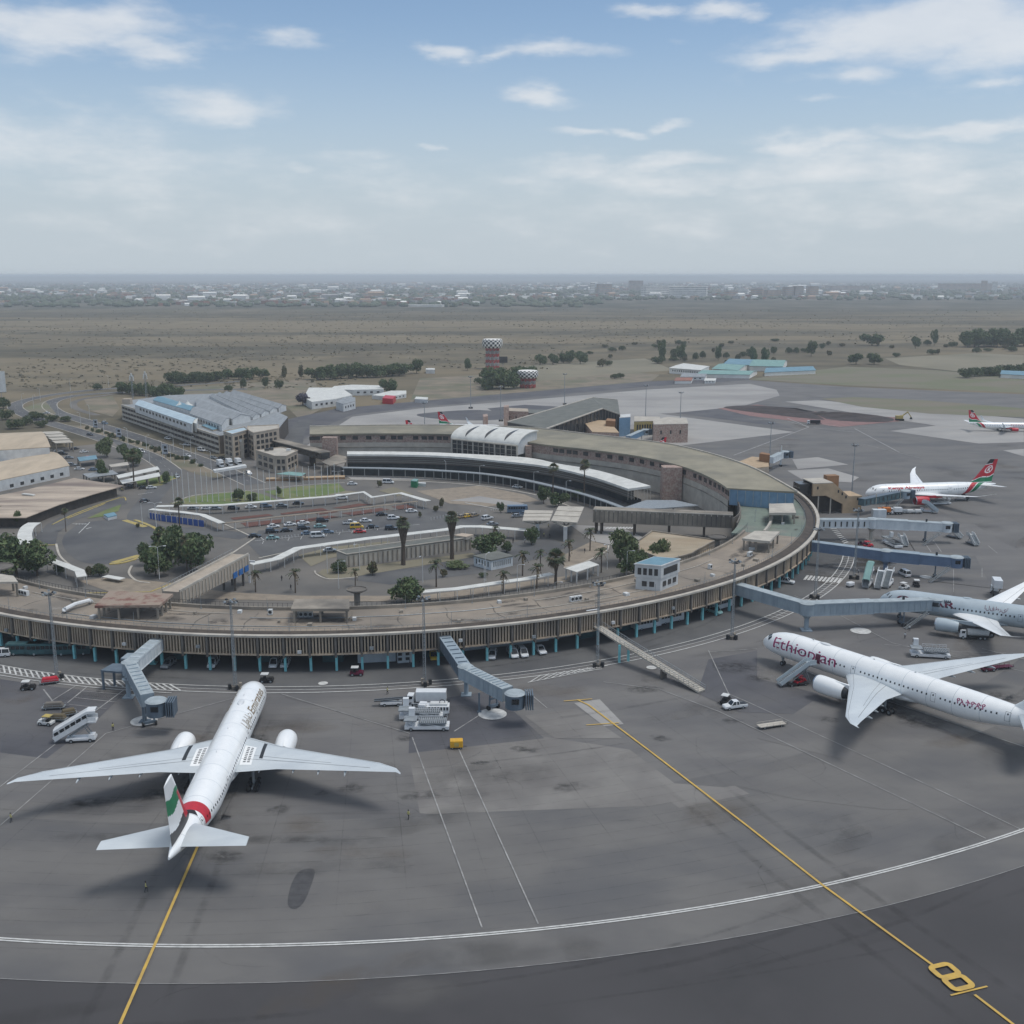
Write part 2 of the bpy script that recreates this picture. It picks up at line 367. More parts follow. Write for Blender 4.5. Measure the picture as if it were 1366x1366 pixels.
CLOUDS=[(80,35,150,28,1.25),(190,66,75,16,1.),(280,143,85,19,.95),(100,140,45,10,.5),(40,190,230,44,.74),(250,215,200,30,.55),(400,52,48,12,.75),(588,68,42,9,1.),(705,128,44,14,1.1),(740,70,90,10,.85),(680,72,50,6,.8),
(850,16,38,9,.85),(965,14,70,12,1.),(1010,18,30,9,.9),(900,52,30,6,.5),(1230,40,150,40,1.35),(1080,72,95,12,1.05),(1150,95,70,14,1.),(1330,50,90,40,1.2),(1310,114,40,7,.7),(1350,112,30,7,.6),(1090,132,40,5,.5),(780,175,50,8,.95),(840,174,28,7,.8),(895,167,32,6,.9),(580,192,24,5,.8),
(770,222,70,16,.85),(910,214,75,14,.85),(1040,192,70,16,.9),(1130,188,60,14,.95),(1290,175,110,12,1.),(1150,222,260,30,.85),(830,232,190,26,.6),(395,215,40,8,.65),(430,232,260,34,.38),(1180,272,320,44,.6),(300,185,200,26,.3),(560,250,320,40,.42),(900,290,460,54,.46),(300,290,420,50,.42),(960,240,200,22,.8),(700,238,120,16,.6),(1290,236,160,20,.8),(480,205,90,12,.5),(160,250,160,24,.6),(1060,262,220,22,.6)]
tot=None
for px,py,wx,wy,amp in CLOUDS:
    a,e=skydir(px,py)
    q=mth('ADD',mth('POWER',mth('ABSOLUTE',mth('MULTIPLY',mth('SUBTRACT',azw,a),FOC/wx)),2.),mth('POWER',mth('ABSOLUTE',mth('MULTIPLY',mth('SUBTRACT',elw,e),FOC/wy)),2.))
    g=mth('MULTIPLY',mth('EXPONENT',mth('MULTIPLY',q,-1.)),amp)
    tot=g if tot is None else mth('MAXIMUM',tot,g)
# unseen clouds above and behind the view, added to whiten the fill light
zen=N.new('ShaderNodeMapRange'); zen.inputs['From Min'].default_value=.36; zen.inputs['From Max'].default_value=.6; L.new(el,zen.inputs['Value'])
tot=mth('ADD',tot,mth('MULTIPLY',zen.outputs[0],mth('MULTIPLY_ADD',n2,1.1,.35)))
den=mth('ADD',tot,mth('MULTIPLY',mth('SUBTRACT',n1,.5),1.35))
mr=N.new('ShaderNodeMapRange'); mr.interpolation_type='SMOOTHSTEP'; mr.inputs['From Min'].default_value=.16; mr.inputs['From Max'].default_value=1.15; L.new(den,mr.inputs['Value'])
cm=mth('MULTIPLY',mr.outputs[0],.74)
# pale moisture band low over the horizon
low=N.new('ShaderNodeMapRange'); low.interpolation_type='SMOOTHSTEP'; low.inputs['From Min'].default_value=.02; low.inputs['From Max'].default_value=.235; low.inputs['To Min'].default_value=.95; low.inputs['To Max'].default_value=.10; L.new(el,low.inputs['Value'])
m1=N.new('ShaderNodeMixRGB'); L.new(low.outputs[0],m1.inputs['Fac']); tint=N.new('ShaderNodeMixRGB'); tint.blend_type='MULTIPLY'; tint.inputs['Fac'].default_value=1.; tint.inputs['Color2'].default_value=(.98,1.04,1.03,1); L.new(sky.outputs[0],tint.inputs['Color1']); L.new(tint.outputs[0],m1.inputs['Color1']); m1.inputs['Color2'].default_value=LOWSKY
shade=N.new('ShaderNodeMixRGB'); shade.inputs['Color1'].default_value=CLOUDD; shade.inputs['Color2'].default_value=CLOUDC; L.new(n1,shade.inputs['Fac'])
m2=N.new('ShaderNodeMixRGB'); L.new(cm,m2.inputs['Fac']); L.new(m1.outputs[0],m2.inputs['Color1']); L.new(shade.outputs[0],m2.inputs['Color2'])
L.new(m2.outputs[0],bg.inputs['Color'])
w.cycles.sampling_method='MANUAL'; w.cycles.sample_map_resolution=512
vs=scene.view_settings; scene.display_settings.display_device='sRGB'; vs.view_transform='Standard'; vs.look='None'; vs.gamma=1.; vs.exposure=EXPO
scene.cycles.use_denoising=True; scene.cycles.max_bounces=6; scene.cycles.diffuse_bounces=3; scene.cycles.volume_bounces=1; scene.cycles.transparent_max_bounces=8
# ------------------------------------------------------------------ haze
hz=MB(); hz.box((0,29000,43),(60000,60400,110)); ho=hz.build('haze','white_paint'); ho['kind']='stuff'
hm=bpy.data.materials.new('haze_air'); hm.use_nodes=True; hn=hm.node_tree.nodes; hn.remove(hn['Principled BSDF'])
pv=hn.new('ShaderNodeVolumePrincipled'); pv.inputs['Color'].default_value=HAZE_C; pv.inputs['Density'].default_value=HAZE_D; pv.inputs['Anisotropy'].default_value=0.
hm.node_tree.links.new(pv.outputs[0],hn['Material Output'].inputs['Volume']); ho.data.materials[0]=hm
# ------------------------------------------------------------------ ground
def ground_material():
    m=bpy.data.materials.new('savanna'); m.use_nodes=True; t=m.node_tree; n=t.nodes; b=n['Principled BSDF']; b.inputs['Roughness'].default_value=1.; b.inputs['Specular IOR Level'].default_value=.1
    tcn=n.new('ShaderNodeTexCoord')
    def noi(sc,det,st=(1,1,1)):
        mp=n.new('ShaderNodeMapping'); mp.inputs['Scale'].default_value=st; t.links.new(tcn.outputs['Object'],mp.inputs[0])
        q=n.new('ShaderNodeTexNoise'); q.inputs['Scale'].default_value=sc; q.inputs['Detail'].default_value=det; q.inputs['Roughness'].default_value=.62; t.links.new(mp.outputs[0],q.inputs['Vector']); return q.outputs['Fac']
    def ramp(f,p0,c0,p1,c1):
        r=n.new('ShaderNodeValToRGB'); r.color_ramp.elements[0].position=p0; r.color_ramp.elements[0].color=c0; r.color_ramp.elements[1].position=p1; r.color_ramp.elements[1].color=c1; t.links.new(f,r.inputs[0]); return r.outputs[0]
    def mix(f,a,bb):
        x=n.new('ShaderNodeMixRGB'); t.links.new(f,x.inputs[0]); t.links.new(a,x.inputs[1]); t.links.new(bb,x.inputs[2]); return x.outputs[0]
    W=(1,1,1,1);K=(0,0,0,1)
    base=ramp(noi(.0016,6,(.35,1.7,1)),.45,rgb(124,114,95),.55,rgb(86,83,72))
    tuft=ramp(noi(.02,7,(1,1,1)),.42,rgb(88,84,74),.62,rgb(140,130,108))
    c=mix(ramp(noi(.004,5,(.5,1.4,1)),.4,K,.75,(.75,.75,.75,1)),base,tuft)
    c=mix(ramp(noi(.11,4),.64,K,.8,(.4,.4,.4,1)),c,ramp(noi(.05,2),.3,rgb(84,86,68),.7,rgb(100,94,76)))
    # town belt beyond the plain: vegetation and streets
    sp=n.new('ShaderNodeSeparateXYZ'); t.links.new(tcn.outputs['Object'],sp.inputs[0])
    ad=n.new('ShaderNodeMath'); ad.operation='MULTIPLY_ADD'; ad.inputs[1].default_value=900.; t.links.new(noi(.0006,4),ad.inputs[0]); t.links.new(sp.outputs[1],ad.inputs[2])
    mrn=n.new('ShaderNodeMapRange'); mrn.inputs['From Min'].default_value=2900.; mrn.inputs['From Max'].default_value=3500.; t.links.new(ad.outputs[0],mrn.inputs[0])
    town=ramp(noi(.006,7,(1,.5,1)),.42,rgb(78,80,72),.64,rgb(112,106,96))
    c=mix(mrn.outputs[0],c,town)
    t.links.new(c,b.inputs['Base Color'])
    return m
gm=MB(); 
ys=[-600,60,200,400,800,1600,3200,6000,12000,24000,58000]; xs=[-29000,-12000,-5000,-2000,-800,0,800,2000,5000,12000,29000]
gv=[(x,y,-.06) for y in ys for x in xs]; nx=len(xs)
gm.add(gv,[(j*nx+i,j*nx+i+1,(j+1)*nx+i+1,(j+1)*nx+i) for j in range(len(ys)-1) for i in range(nx-1)])
structure('ground',gm,ground_material())
LAY=[0.]
def sheet(name,pts,mat,z,closed_smooth=False):
    mb=MB(); P=[Vector((p[0],p[1],z)) for p in pts]
    if closed_smooth: P=catmull(P,6,True)
    mb.poly(P); return structure(name,mb,mat)
def px(pts): return GL(pts,0.)
near=[Vector((-330,50,0)),Vector((460,50,0)),Vector((640,330,0))]
sheet('apron',near+px([(1366,578),(1366,526),(1130,516),(1000,507),(860,516),(700,531),(560,543),(470,553),(412,562)])+[pol(160,120),pol(190,150),pol(200,180),Vector((-330,360,0))],'old_asphalt',0.)
def band(mb,r0,r1,a0,a1,n,z,r2=None,r3=None):
    for i in range(n):
        t0,t1=i/n,(i+1)/n; A,B=a0+(a1-a0)*t0,a0+(a1-a0)*t1
        ra=r0 if r2 is None else r0+(r2-r0)*t0; rb=r0 if r2 is None else r0+(r2-r0)*t1
        rc=r1 if r3 is None else r1+(r3-r1)*t0; rd=r1 if r3 is None else r1+(r3-r1)*t1
        mb.poly([pol(ra,A,z),pol(rc,A,z),pol(rd,B,z),pol(rb,B,z)])
b=MB(); band(b,140,173,-150,-5,96,.008); structure('perimeter_road',b,'road_asphalt')
b=MB(); band(b,233,275,-125,-40,60,.008,233,286); structure('outer_apron',b,'apron_blue')
b=MB(); band(b,271,380,-130,-35,60,.016,271,385); 
for i,v in enumerate(b.v): pass
structure('taxiway',b,'apron_fresh')
b=MB(); band(b,250,267.6,-130,-35,60,.024,262,285.1); structure('taxiway_shoulder',b,'apron_blue')
KC=[0]
def patch(pts,mat,z=.02,sm=False): return sheet('apron_patch',px(pts),mat,z+.002*(len(KC)),sm) if not KC.append(0) else None
# concrete and asphalt areas of differing tone on the stands
patch([(545,1003),(728,983),(840,1000),(900,1045),(985,1052),(870,1075),(575,1086),(560,1085)],'apron_light',.02)
patch([(0,1002),(120,965),(330,960),(545,1003),(560,1085),(300,1086),(0,1080)],'old_asphalt',.02)
patch([(548,938),(655,922),(726,985),(545,1005)],'apron_patch')
patch([(0,906),(70,916),(165,926),(128,962),(62,1012),(0,1004)],'apron_patch')
patch([(886,1064),(980,1048),(1000,1059),(906,1078)],'apron_light')
patch([(766,938),(800,933),(832,966),(806,969)],'apron_pale')
patch([(700,955),(770,945),(830,985),(740,985)],'apron_light')
patch([(970,1046),(1126,1011),(1290,979),(1366,962),(1366,1080),(1180,1080),(1060,1066)],'apron_blue')
patch([(1214,954),(1330,968),(1284,987)],'apron_light')
patch([(945,880),(1010,868),(1010,905),(1090,925),(1120,955),(985,950),(930,925)],'apron_patch')
patch([(1085,935),(1215,955),(1290,985),(1120,1012),(1010,985)],'old_asphalt')
patch([(430,925),(545,935),(545,975),(380,930)],'old_asphalt')
patch([(384,1206),(388,1182),(398,1164),(412,1159),(420,1163),(414,1184),(405,1204),(393,1213)],'stain',.02,True)
ST=[(300,1143,22,5),(285,1062,30,6),(470,1052,16,5),(430,1058,9,3),(280,1095,18,4),(1230,965,26,7),(1205,955,14,5),(345,985,12,4),(1010,905,14,4),(975,962,12,3),(700,1000,18,3),(860,920,20,4),(1180,945,20,5),(640,1018,10,2),(1105,960,12,3),(880,985,14,3),(760,1050,20,4),(560,1062,22,4),(120,1070,22,4),(205,1062,20,5),(372,1080,14,4),(540,985,10,3),(1300,880,30,8),(1330,930,24,7),(1140,880,22,6),(330,1020,30,8),(980,890,26,7)]
so_=Soft()
for cx,cy,rx,ry in ST:
    c=G(cx,cy); kx=CAMH/(FOC*SP+(cy-683)*CP); so_.blob(Vector((c.x,c.y,.085)),rx*kx*1.5,ry*kx*4.,rnd.uniform(-.3,.3))
so_.build('dark_blotch','blotch_dark')  # soft dark blotches, several of them beneath the parked airliners
for nm,mt,zb,cnt,big in (('worn_asphalt','wear_dark',.06,60,1),('bleached_asphalt','wear_light',.066,60,1),('dusty_asphalt','wear_brown',.072,26,1)):
    so_=Soft()
    for i in range(cnt):
        a=rnd.uniform(-122,-38); r_=rnd.uniform(178,290); p=pol(r_,a,zb+.0001*i); so_.blob(p,rnd.uniform(4,16),rnd.uniform(2,6),R(a+90)+rnd.uniform(-.4,.4))
    for i in range(cnt//2):
        p=G(rnd.uniform(1000,1400),rnd.uniform(545,780)); p.z=zb+.0001*i; so_.blob(p,rnd.uniform(6,22),rnd.uniform(4,12),rnd.uniform(0,3))
    so_.build(nm,mt)
so_=Soft()
for i in range(46):
    a=rnd.uniform(-128,-40); r_=rnd.choice([rnd.uniform(164,171),rnd.uniform(277,292),rnd.uniform(178,262)]); l=rnd.uniform(4,16); d_=rnd.uniform(-6,6); so_.streak([pol(r_+d_*(q/10)**2,a+l*q/10,.078) for q in range(11)],rnd.uniform(.25,.7))
for pts in ([(268,1130),(262,1095),(300,990),(332,930)],[(1366,1000),(1232,952),(1120,915),(1050,885)],[(1350,1368),(1246,1290),(1095,1180),(870,1005)],[(160,1368),(215,1242),(268,1120)]):
    Q=catmull(px(pts),12)
    for o_ in (-5.5,0,5.5): so_.streak([Vector((q.x+o_*.8,q.y+o_*.5,.079)) for q in Q],.8)
for y0 in (1114,1116.5): so_.streak([Vector((g_.x,g_.y,.0795)) for g_ in px([(20+54*q,y0+.8*q) for q in range(11)])],1.4)
so_.build('tyre_marks','tyre_mark')
so_=Soft()
for i in range(30):
    r_=178+i*3.1; so_.streak([pol(r_,-112+q*1.6+(i%3)*.2,.081) for q in range(36)],.1)
for i in range(24):
    a=-112+i*2.55; so_.streak([pol(177+q*4.2,a+.12*math.sin(i*3.),.0812) for q in range(22)],.1)
for i in range(60):
    a=rnd.uniform(-118,-42); r_=rnd.uniform(178,285); p=pol(r_,a,.0815); d=rnd.uniform(0,6.3); pts=[]
    for q in range(9): pts.append(p.copy()); d+=rnd.uniform(-.5,.5); p=p+Vector((math.cos(d),math.sin(d),0))*1.6
    so_.streak(pts,.13)
so_.build('slab_joints','crack_seal')
# far side of the terminal
patch([(400,600),(470,556),(560,545),(700,534),(860,520),(1000,512),(1036,520),(1040,528),(975,546),(880,552),(1064,577),(880,600),(700,640),(470,640)],'apron_pale',.02)
patch([(560,552),(640,547),(690,556),(640,561),(575,558)],'apron_patch',.05,True)
patch([(900,551),(960,545),(1010,556),(1060,572),(985,562)],'apron_patch',.05)
patch([(650,545),(700,540),(790,545),(740,552),(665,553)],'apron_patch',.05)
patch([(960,640),(860,600),(1064,576),(1139,552),(1187,575),(1306,592),(1366,588),(1366,690),(1290,702),(1180,642),(1050,640)],'apron_blue',.02)
patch([(975,546),(1040,528),(1091,534),(1060,545),(1139,551),(1064,577),(985,562)],'apron_blue',.02)
patch([(1047,536),(1091,534),(1366,559),(1366,590),(1306,592),(1187,575),(1248,568),(1139,551)],'apron_pale',.06)
patch([(1338,601),(1366,599),(1366,609)],'apron_pale',.06)
patch([(1057,613),(1091,610),(1132,620),(1064,626)],'apron_pale',.06)
patch([(1050,628),(1105,625),(1146,637),(1135,644),(1070,640)],'apron_pale',.06)
patch([(1170,690),(1300,700),(1366,740),(1366,790),(1240,775),(1180,720)],'old_asphalt',.06)
patch([(1215,735),(1300,740),(1318,775),(1180,768)],'apron_blue',.06)
patch([(1036,520),(1091,530),(1366,556),(1366,530),(1130,518)],'old_asphalt',.03)
sheet('grass_verge',px([(1096,532),(1140,530),(1230,534),(1366,545),(1366,557),(1240,552),(1150,543)]),'grass_strip',.14)
sheet('grass_verge',px([(1060,497),(1130,489),(1250,494),(1366,504),(1366,524),(1130,514),(1000,506)]),'grass_strip',.03)
sheet('dry_field',px([(1180,478),(1300,471),(1366,474),(1366,503),(1290,497),(1200,487)]),'dry_grass',.05)
sheet('dry_field',px([(560,505),(800,490),(880,500),(860,515),(700,530),(545,540)]),'earth',-.02)
sheet('dry_field',px([(700,488),(860,478),(900,494),(800,500),(700,510)]),'dry_grass',-.01)
sheet('dry_field',px([(200,520),(420,505),(430,545),(400,560),(380,540),(200,535)]),'earth',-.02)
sheet('taxi_strip',px([(380,600),(440,566),(470,553),(560,543),(700,531),(860,516),(1000,507),(1000,503),(860,509),(700,523),(560,535),(450,545),(380,560),(350,590)]),'apron_patch',.012)
# spoil heap of the torn-up taxiway
def heap(name,pts,h,mat):
    P=px(pts); c=sum(P,Vector())/len(P); mb=MB(); rr=[]
    Q=catmull(P,4,True); n=len(Q)
    for f,z in ((1.,.05),(.8,.6),(.5,1.),(.2,.8)):
        rr.append([Vector((c.x+(q.x-c.x)*f,c.y+(q.y-c.y)*f,.1+h*z*(.5+noise.noise(q*.08)) if z>.1 else .1)) for q in Q])
    mb.rings(rr); o=structure(name,mb,mat); return o
patch([(958,545),(1010,540),(1070,548),(1140,553),(1195,557),(1200,562),(1120,570),(1060,562),(1000,555)],'pink_earth',.08)
heap('spoil_heap',[(965,544),(1012,541),(1070,549),(1140,553),(1187,557),(1186,563),(1122,562),(1042,555)],2.4,'burnt_earth')
# ------------------------------------------------------------------ painted lines
ln=MB()
LZ=[.10]
def line(mb,pts,wd,z=None,off=0.,sm=0):
    LZ[0]+=.0004; z=LZ[0]
    P=[Vector((p.x,p.y,z)) for p in (px(pts) if not isinstance(pts[0],Vector) else pts)]
    if sm: P=catmull(P,sm)
    strip(mb,P,wd,z,off)
def r_arc(ra,rb,a0=-94.,a1=-59.5,s=-128.,e=-38.,n=120):
    return [pol(ra+(rb-ra)*((s+(e-s)*i/n)-a0)/(a1-a0),s+(e-s)*i/n) for i in range(n+1)]
big=r_arc(266.,273.); line(ln,big,.3,None,.24); line(ln,big,.3,None,-.24)
structure('apron_boundary_line',ln,'line_white')
ln=MB(); seam=r_arc(274.2,280.6); line(ln,seam,.1); structure('pavement_joint',ln,'line_worn')
ln=MB()
for P,wd in [([(550,984),(643,1238)],.22),([(612,1000),(718,1233)],.22),([(945,868),(972,926),(1000,938),(1260,1058),(1362,1107)],.2),([(880,920),(960,950),(1192,1060),(1315,1119)],.2),
    ([(0,1102),(141,979),(187,966),(311,932)],.2),([(0,1050),(74,993)],.2),([(375,926),(547,979)],.2),([(606,976),(645,951)],.25),([(805,910),(880,920)],.18),([(1060,795),(1115,818),(1190,858),(1290,880),(1366,896)],.2),
    ([(1366,872),(1280,870),(1180,860)],.16),([(700,920),(730,945)],.2),([(945,870),(1010,866)],.15),
    ([(58,920),(72,938)],.3),([(100,916),(68,936)],.3),([(117,916),(90,938)],.3),([(165,921),(115,958)],.3),([(107,922),(165,927)],.2),([(100,931),(155,937)],.2),([(92,940),(142,946)],.2),([(85,948),(130,952)],.2),
    ([(1212,722),(1222,738)],.25),([(1232,722),(1243,738)],.25),([(1245,721),(1256,737)],.25),([(1180,693),(1199,697)],.3),([(1330,738),(1318,728)],.2),([(1180,752),(1240,758),(1310,760)],.15),([(1272,760),(1272,790)],.15),([(1310,758),(1310,770)],.15),([(1130,758),(1180,756)],.15)]: line(ln,P,wd)
structure('stand_line',ln,'line_worn')
ln=MB()
for rr in (171.6,173.4,175.2): line(ln,arc(rr,-135,-16,140),.3 if rr!=173.4 else .18)
for i in range(44):
    a=-45+i*.75; line(ln,[pol(171.6,a),pol(175.2,a)],.22)
for i in range(34):
    a=-116+i*.55; line(ln,[pol(171.8,a),pol(175,a+1.3)],.4)
line(ln,arc(176.6,-116,-97,30),.25); 
for i in range(10): line(ln,[G(706+i*10,911-i*2.1),G(722+i*10.4,901-i*1.6)],.25)
line(ln,[(704,911),(800,893)],.2); line(ln,[(730,902),(803,893)],.2)
structure('road_edge_line',ln,'line_white')
ln=MB()
for i in range(10): p=G(1078+i*4.9,768.+i*.45); q=G(1073+i*4.9,774.+i*.45); line(ln,[p,q],.75)
for i in range(9): line(ln,[(1108+i*2.2,706+i*2.4),(1116+i*1.9,705.5+i*2.2)],.6)
structure('zebra_crossing',ln,'line_white')
ln=MB()
yl=[(770,934),(785,941),(870,1005),(1000,1105),(1095,1180),(1246,1290)]; line(ln,yl,.4)
line(ln,[(1300,1328),(1352,1368),(1400,1405)],.4); line(ln,[(268,1120),(215,1242),(160,1368),(140,1410)],.42)
line(ln,[(1268,1329),(1317,1317)],.28); line(ln,[(752,936),(790,933)],.3); line(ln,[(782,968),(826,965)],.3)
structure('taxi_line',ln,'line_yellow')
ln=MB(); line(ln,[(1050,885),(1120,915),(1230,951),(1300,975),(1372,999)],.28); line(ln,[(1140,590),(1230,612)],.3); line(ln,[(1366,880),(1310,866)],.3)
for P in ([(978,608),(1079,570)],[(1079,570),(1050,562),(1000,559)],[(1050,558),(1079,570),(1140,577)],[(1140,572),(1200,604)],[(1090,566),(1160,573)]): line(ln,P,.8)
structure('centre_line',ln,'line_worn')
# figure 8 of the stand number
ln=MB()
def rr8(cx,cy,w,h,t,c,seg=8):
    def rpts(w,h,r):
        out=[]
        for sx_,sy_,a0 in ((1,1,0),(-1,1,90),(-1,-1,180),(1,-1,270)):
            for i in range(seg+1):
                a=R(a0+90*i/seg); out.append((cx+sx_*(w/2-r)+r*math.cos(a),cy+sy_*(h/2-r)+r*math.sin(a)))
        return out
    o=rpts(w,h,c); i_=rpts(w-2*t,h-2*t,max(.2,c-t)); n=len(o)
    return o,i_
A8=G(1283,1319);B8=G(1259,1288.5); A9=G(1237,1301)
U=(G(1317,1317)-G(1268,1329)).normalized(); V=Vector((-U.y,U.x,0)); P0=G(1269,1305.)
for cy in (-1.28,1.28):
    o,i_=rr8(0,cy,3.7,3.1,.8,1.0)
    n=len(o)
    for j in range(n):
        q=(j+1)%n; ln.poly([P0+U*o[j][0]+V*o[j][1]+Vector((0,0,.3+.005*(cy>0))),P0+U*o[q][0]+V*o[q][1]+Vector((0,0,.3+.005*(cy>0))),P0+U*i_[q][0]+V*i_[q][1]+Vector((0,0,.3+.005*(cy>0))),P0+U*i_[j][0]+V*i_[j][1]+Vector((0,0,.3+.005*(cy>0)))])
structure('stand_number',ln,'line_yellow')
ln=MB()
for (x,y,r) in [(1148,842,2.6),(431,912,1.1),(657,953,3.),(192,962,2.7),(869,891,1.2),(1235,770,1.8)]:
    c=G(x,y); ln.poly([c+Vector((r*math.cos(2*PI*i/24),r*math.sin(2*PI*i/24),.12)) for i in range(24)])
structure('stop_disc',ln,'line_white')
# ------------------------------------------------------------------ ring terminal
T=thing('terminal','long curved concrete terminal with a finned upper storey on teal columns','terminal',(C0.x,C0.y,0))
A0,A1=-138.,8.
def sweep(name,prof,mat,parent,a0=A0,a1=A1,n=110,smooth=False,closed=True,rfun=None):
    mb=MB(); rs=[]
    for i in range(n+1):
        a=a0+(a1-a0)*i/n; rs.append([pol(r,a,z) for r,z in prof])
    mb.rings(rs,closed,closed); return mb.build(name,mat,parent,smooth)
sweep('roof_deck',[(141.6,7.6),(159,7.6),(159,8.4),(141.6,8.4)],'deck',T,A0,-24)
sweep('roof_deck',[(148,7.6),(159,7.6),(159,8.4),(148,8.4)],'deck_green',T,-24,8,30)
sweep('roof_gutter',[(159.003,7.5),(162.3,7.5),(162.3,8.2),(159.003,8.9)],'plaster_dark',T)
sweep('coping',[(162.3,8.75),(163.35,8.75),(163.35,9.2),(162.3,9.2)],'concrete_pale',T)
sweep('inner_parapet',[(140.9,0.),(141.6,0.),(141.6,9.2),(140.9,9.2)],'concrete',T,A0,-24)
sweep('inner_parapet',[(147.3,8.4),(148,8.4),(148,9.6),(147.3,9.6)],'concrete_pale',T,-24,8,30)
sweep('lower_roof',[(137.,7.0),(147.3,7.0),(147.3,7.7),(137.,7.7)],'deck_green',T,-24,4,30)
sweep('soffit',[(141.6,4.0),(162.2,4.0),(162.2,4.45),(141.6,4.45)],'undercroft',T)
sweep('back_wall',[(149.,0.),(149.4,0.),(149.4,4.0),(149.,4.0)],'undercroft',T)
sweep('glazing',[(161.5,4.45),(161.8,4.45),(161.8,8.6),(161.5,8.6)],'gap_dark',T)
mb=MB(); pl=None; step=2.1; a=A0; nb=0
while a<A1:
    p=pol(162.45,a,6.2)
    if pl is None: q_=MB(); q_.box((0,0,0),(1.1,.5,5.2)); pl=q_.build('pilaster','concrete_dark',T,local=True); c=pl
    else: c=pl.copy(); COL.objects.link(c)
    c.matrix_parent_inverse=parent_inv(T); c.location=p; c.rotation_euler=(0,0,R(a))
    for k in range(1,8):
        q=pol(162.3,a+step*k/8,0); mb.box((q.x,q.y,6.5),(.6,.34,4.4),R(a+step*k/8))
    a+=step; nb+=1
mb.build('fin_screen','fin_concrete',T)
sweep('fin_rail',[(161.9,4.2),(162.9,4.2),(162.9,4.5),(161.9,4.5)],'fin_concrete',T)
cmb=MB(); cmb.box((0,0,2.0),(.55,.55,4.0)); first=None; a=A0
while a<A1:
    p=pol(161.6,a)
    if first is None:
        first=cmb.build('column','teal_column',T,local=True); c=first
    else:
        c=first.copy(); COL.objects.link(c)
    c.matrix_parent_inverse=parent_inv(T); c.location=p; c.rotation_euler=(0,0,R(a)); a+=step
# cladding bays hung under the storey
for a in (-118,-113.4,-104,-99.5,-92,-86,-80.5,-77,-62,-57.5,-47): 
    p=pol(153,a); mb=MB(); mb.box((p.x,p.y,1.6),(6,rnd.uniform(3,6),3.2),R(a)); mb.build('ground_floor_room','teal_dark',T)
mb=MB()
p=pol(157,-82.2); mb.box((p.x,p.y,1.1),(.3,9,2.2),R(-82.2)); mb.build('ground_floor_room','bridge_pale',T); mb=MB(); p=pol(157,-79.8); mb.box((p.x,p.y,1.9),(3,3.6,3.8),R(-79.8)); mb.build('ground_floor_room','bridge_pale',T)
mb=MB(); p=pol(158.6,-79.9)
for zz in (1.,2.2,3.2):
    for d in(-.9,.9): q=pol(158.6,-79.9+d*.36); mb=MB(); mb.box((q.x,q.y,zz),(.1,.9,.7),R(-80)); mb.build('room_window','window_dark',T)
mb=MB(); p=pol(153,-70); mb.box((p.x,p.y,2),(.4,22,4.),R(-70)); mb.build('ground_floor_room','bridge_pale',T); mb=MB(); p=pol(152.4,-66); mb.box((p.x,p.y,2),(.4,20,4.),R(-66)); mb.build('ground_floor_room','bridge_pale',T)
# railing along the outer roof edge
mb=MB()
for i in range(0,290): p=pol(158.6,A0+i*.5); mb.box((p.x,p.y,8.9),(.06,.06,1.))
for i in range(0,145): mb.beam(pol(158.6,A0+i,9.38),pol(158.6,A0+i+1,9.38),.06,.06)
mb.build('roof_railing','galvanised',T)
so_=Soft(); s2_=Soft()
for i in range(70):
    a=rnd.uniform(-128,-10); p=pol(rnd.uniform(143,157),a,8.42+.0003*i); (so_ if i%3 else s2_).blob(p,rnd.uniform(2,9),rnd.uniform(.8,2.5),R(a+90)+rnd.uniform(-.2,.2))
for i in range(26):
    a=-126+i*4.6; so_.streak([pol(142.5+15.5*q/8,a+.2*math.sin(q),8.45+.0002*i) for q in range(9)],.22)
so_.build('deck_stain','deck_stain',T); [s2_.a.__setitem__(i_,v_) for i_,v_ in enumerate(s2_.a)]; o_=s2_.build('deck_bleach','deck_bleach',T); o_['kind']='stuff'
# roof plant
def acbox(p,rz,n,label):
    t=thing('air_conditioner',label,'air conditioner',p,rz); mb=MB()
    for i in range(n): mb.box(((i-(n-1)/2)*1.15,0,.75),(1.0,.9,1.3))
    mb.build('casing','plaster_white',t,local=True)
    for i in range(n):
        mb=MB(); mb.cyl(((i-(n-1)/2)*1.15,-.46,.8),((i-(n-1)/2)*1.15,-.42,.8),.42,n=12); mb.build('fan_grille','dark_metal',t,local=True)
    mb=MB(); mb.box((0,0,.05),(n*1.2,1.,.1)); mb.build('plinth','concrete',t,local=True)
Z=8.4
for (x,y),n,l in [((768,802),3,'three linked air conditioning units on the roof near the white control room'),((32,794),3,'three linked air conditioning units at the left end of the roof'),((405,823),4,'row of air conditioning units below the long concrete roof slab'),((361,820),1,'single upright grey unit alone on the bare roof'),((1000,742),2,'pair of pale cooling boxes beyond the light mast head on the roof'),((947,759),1,'lone pale unit on the roof right of the white control room')]:
    g=G(x,y,Z); a=math.atan2(g.y-C0.y,g.x-C0.x); acbox((g.x,g.y,Z),a+PI/2,n,l)
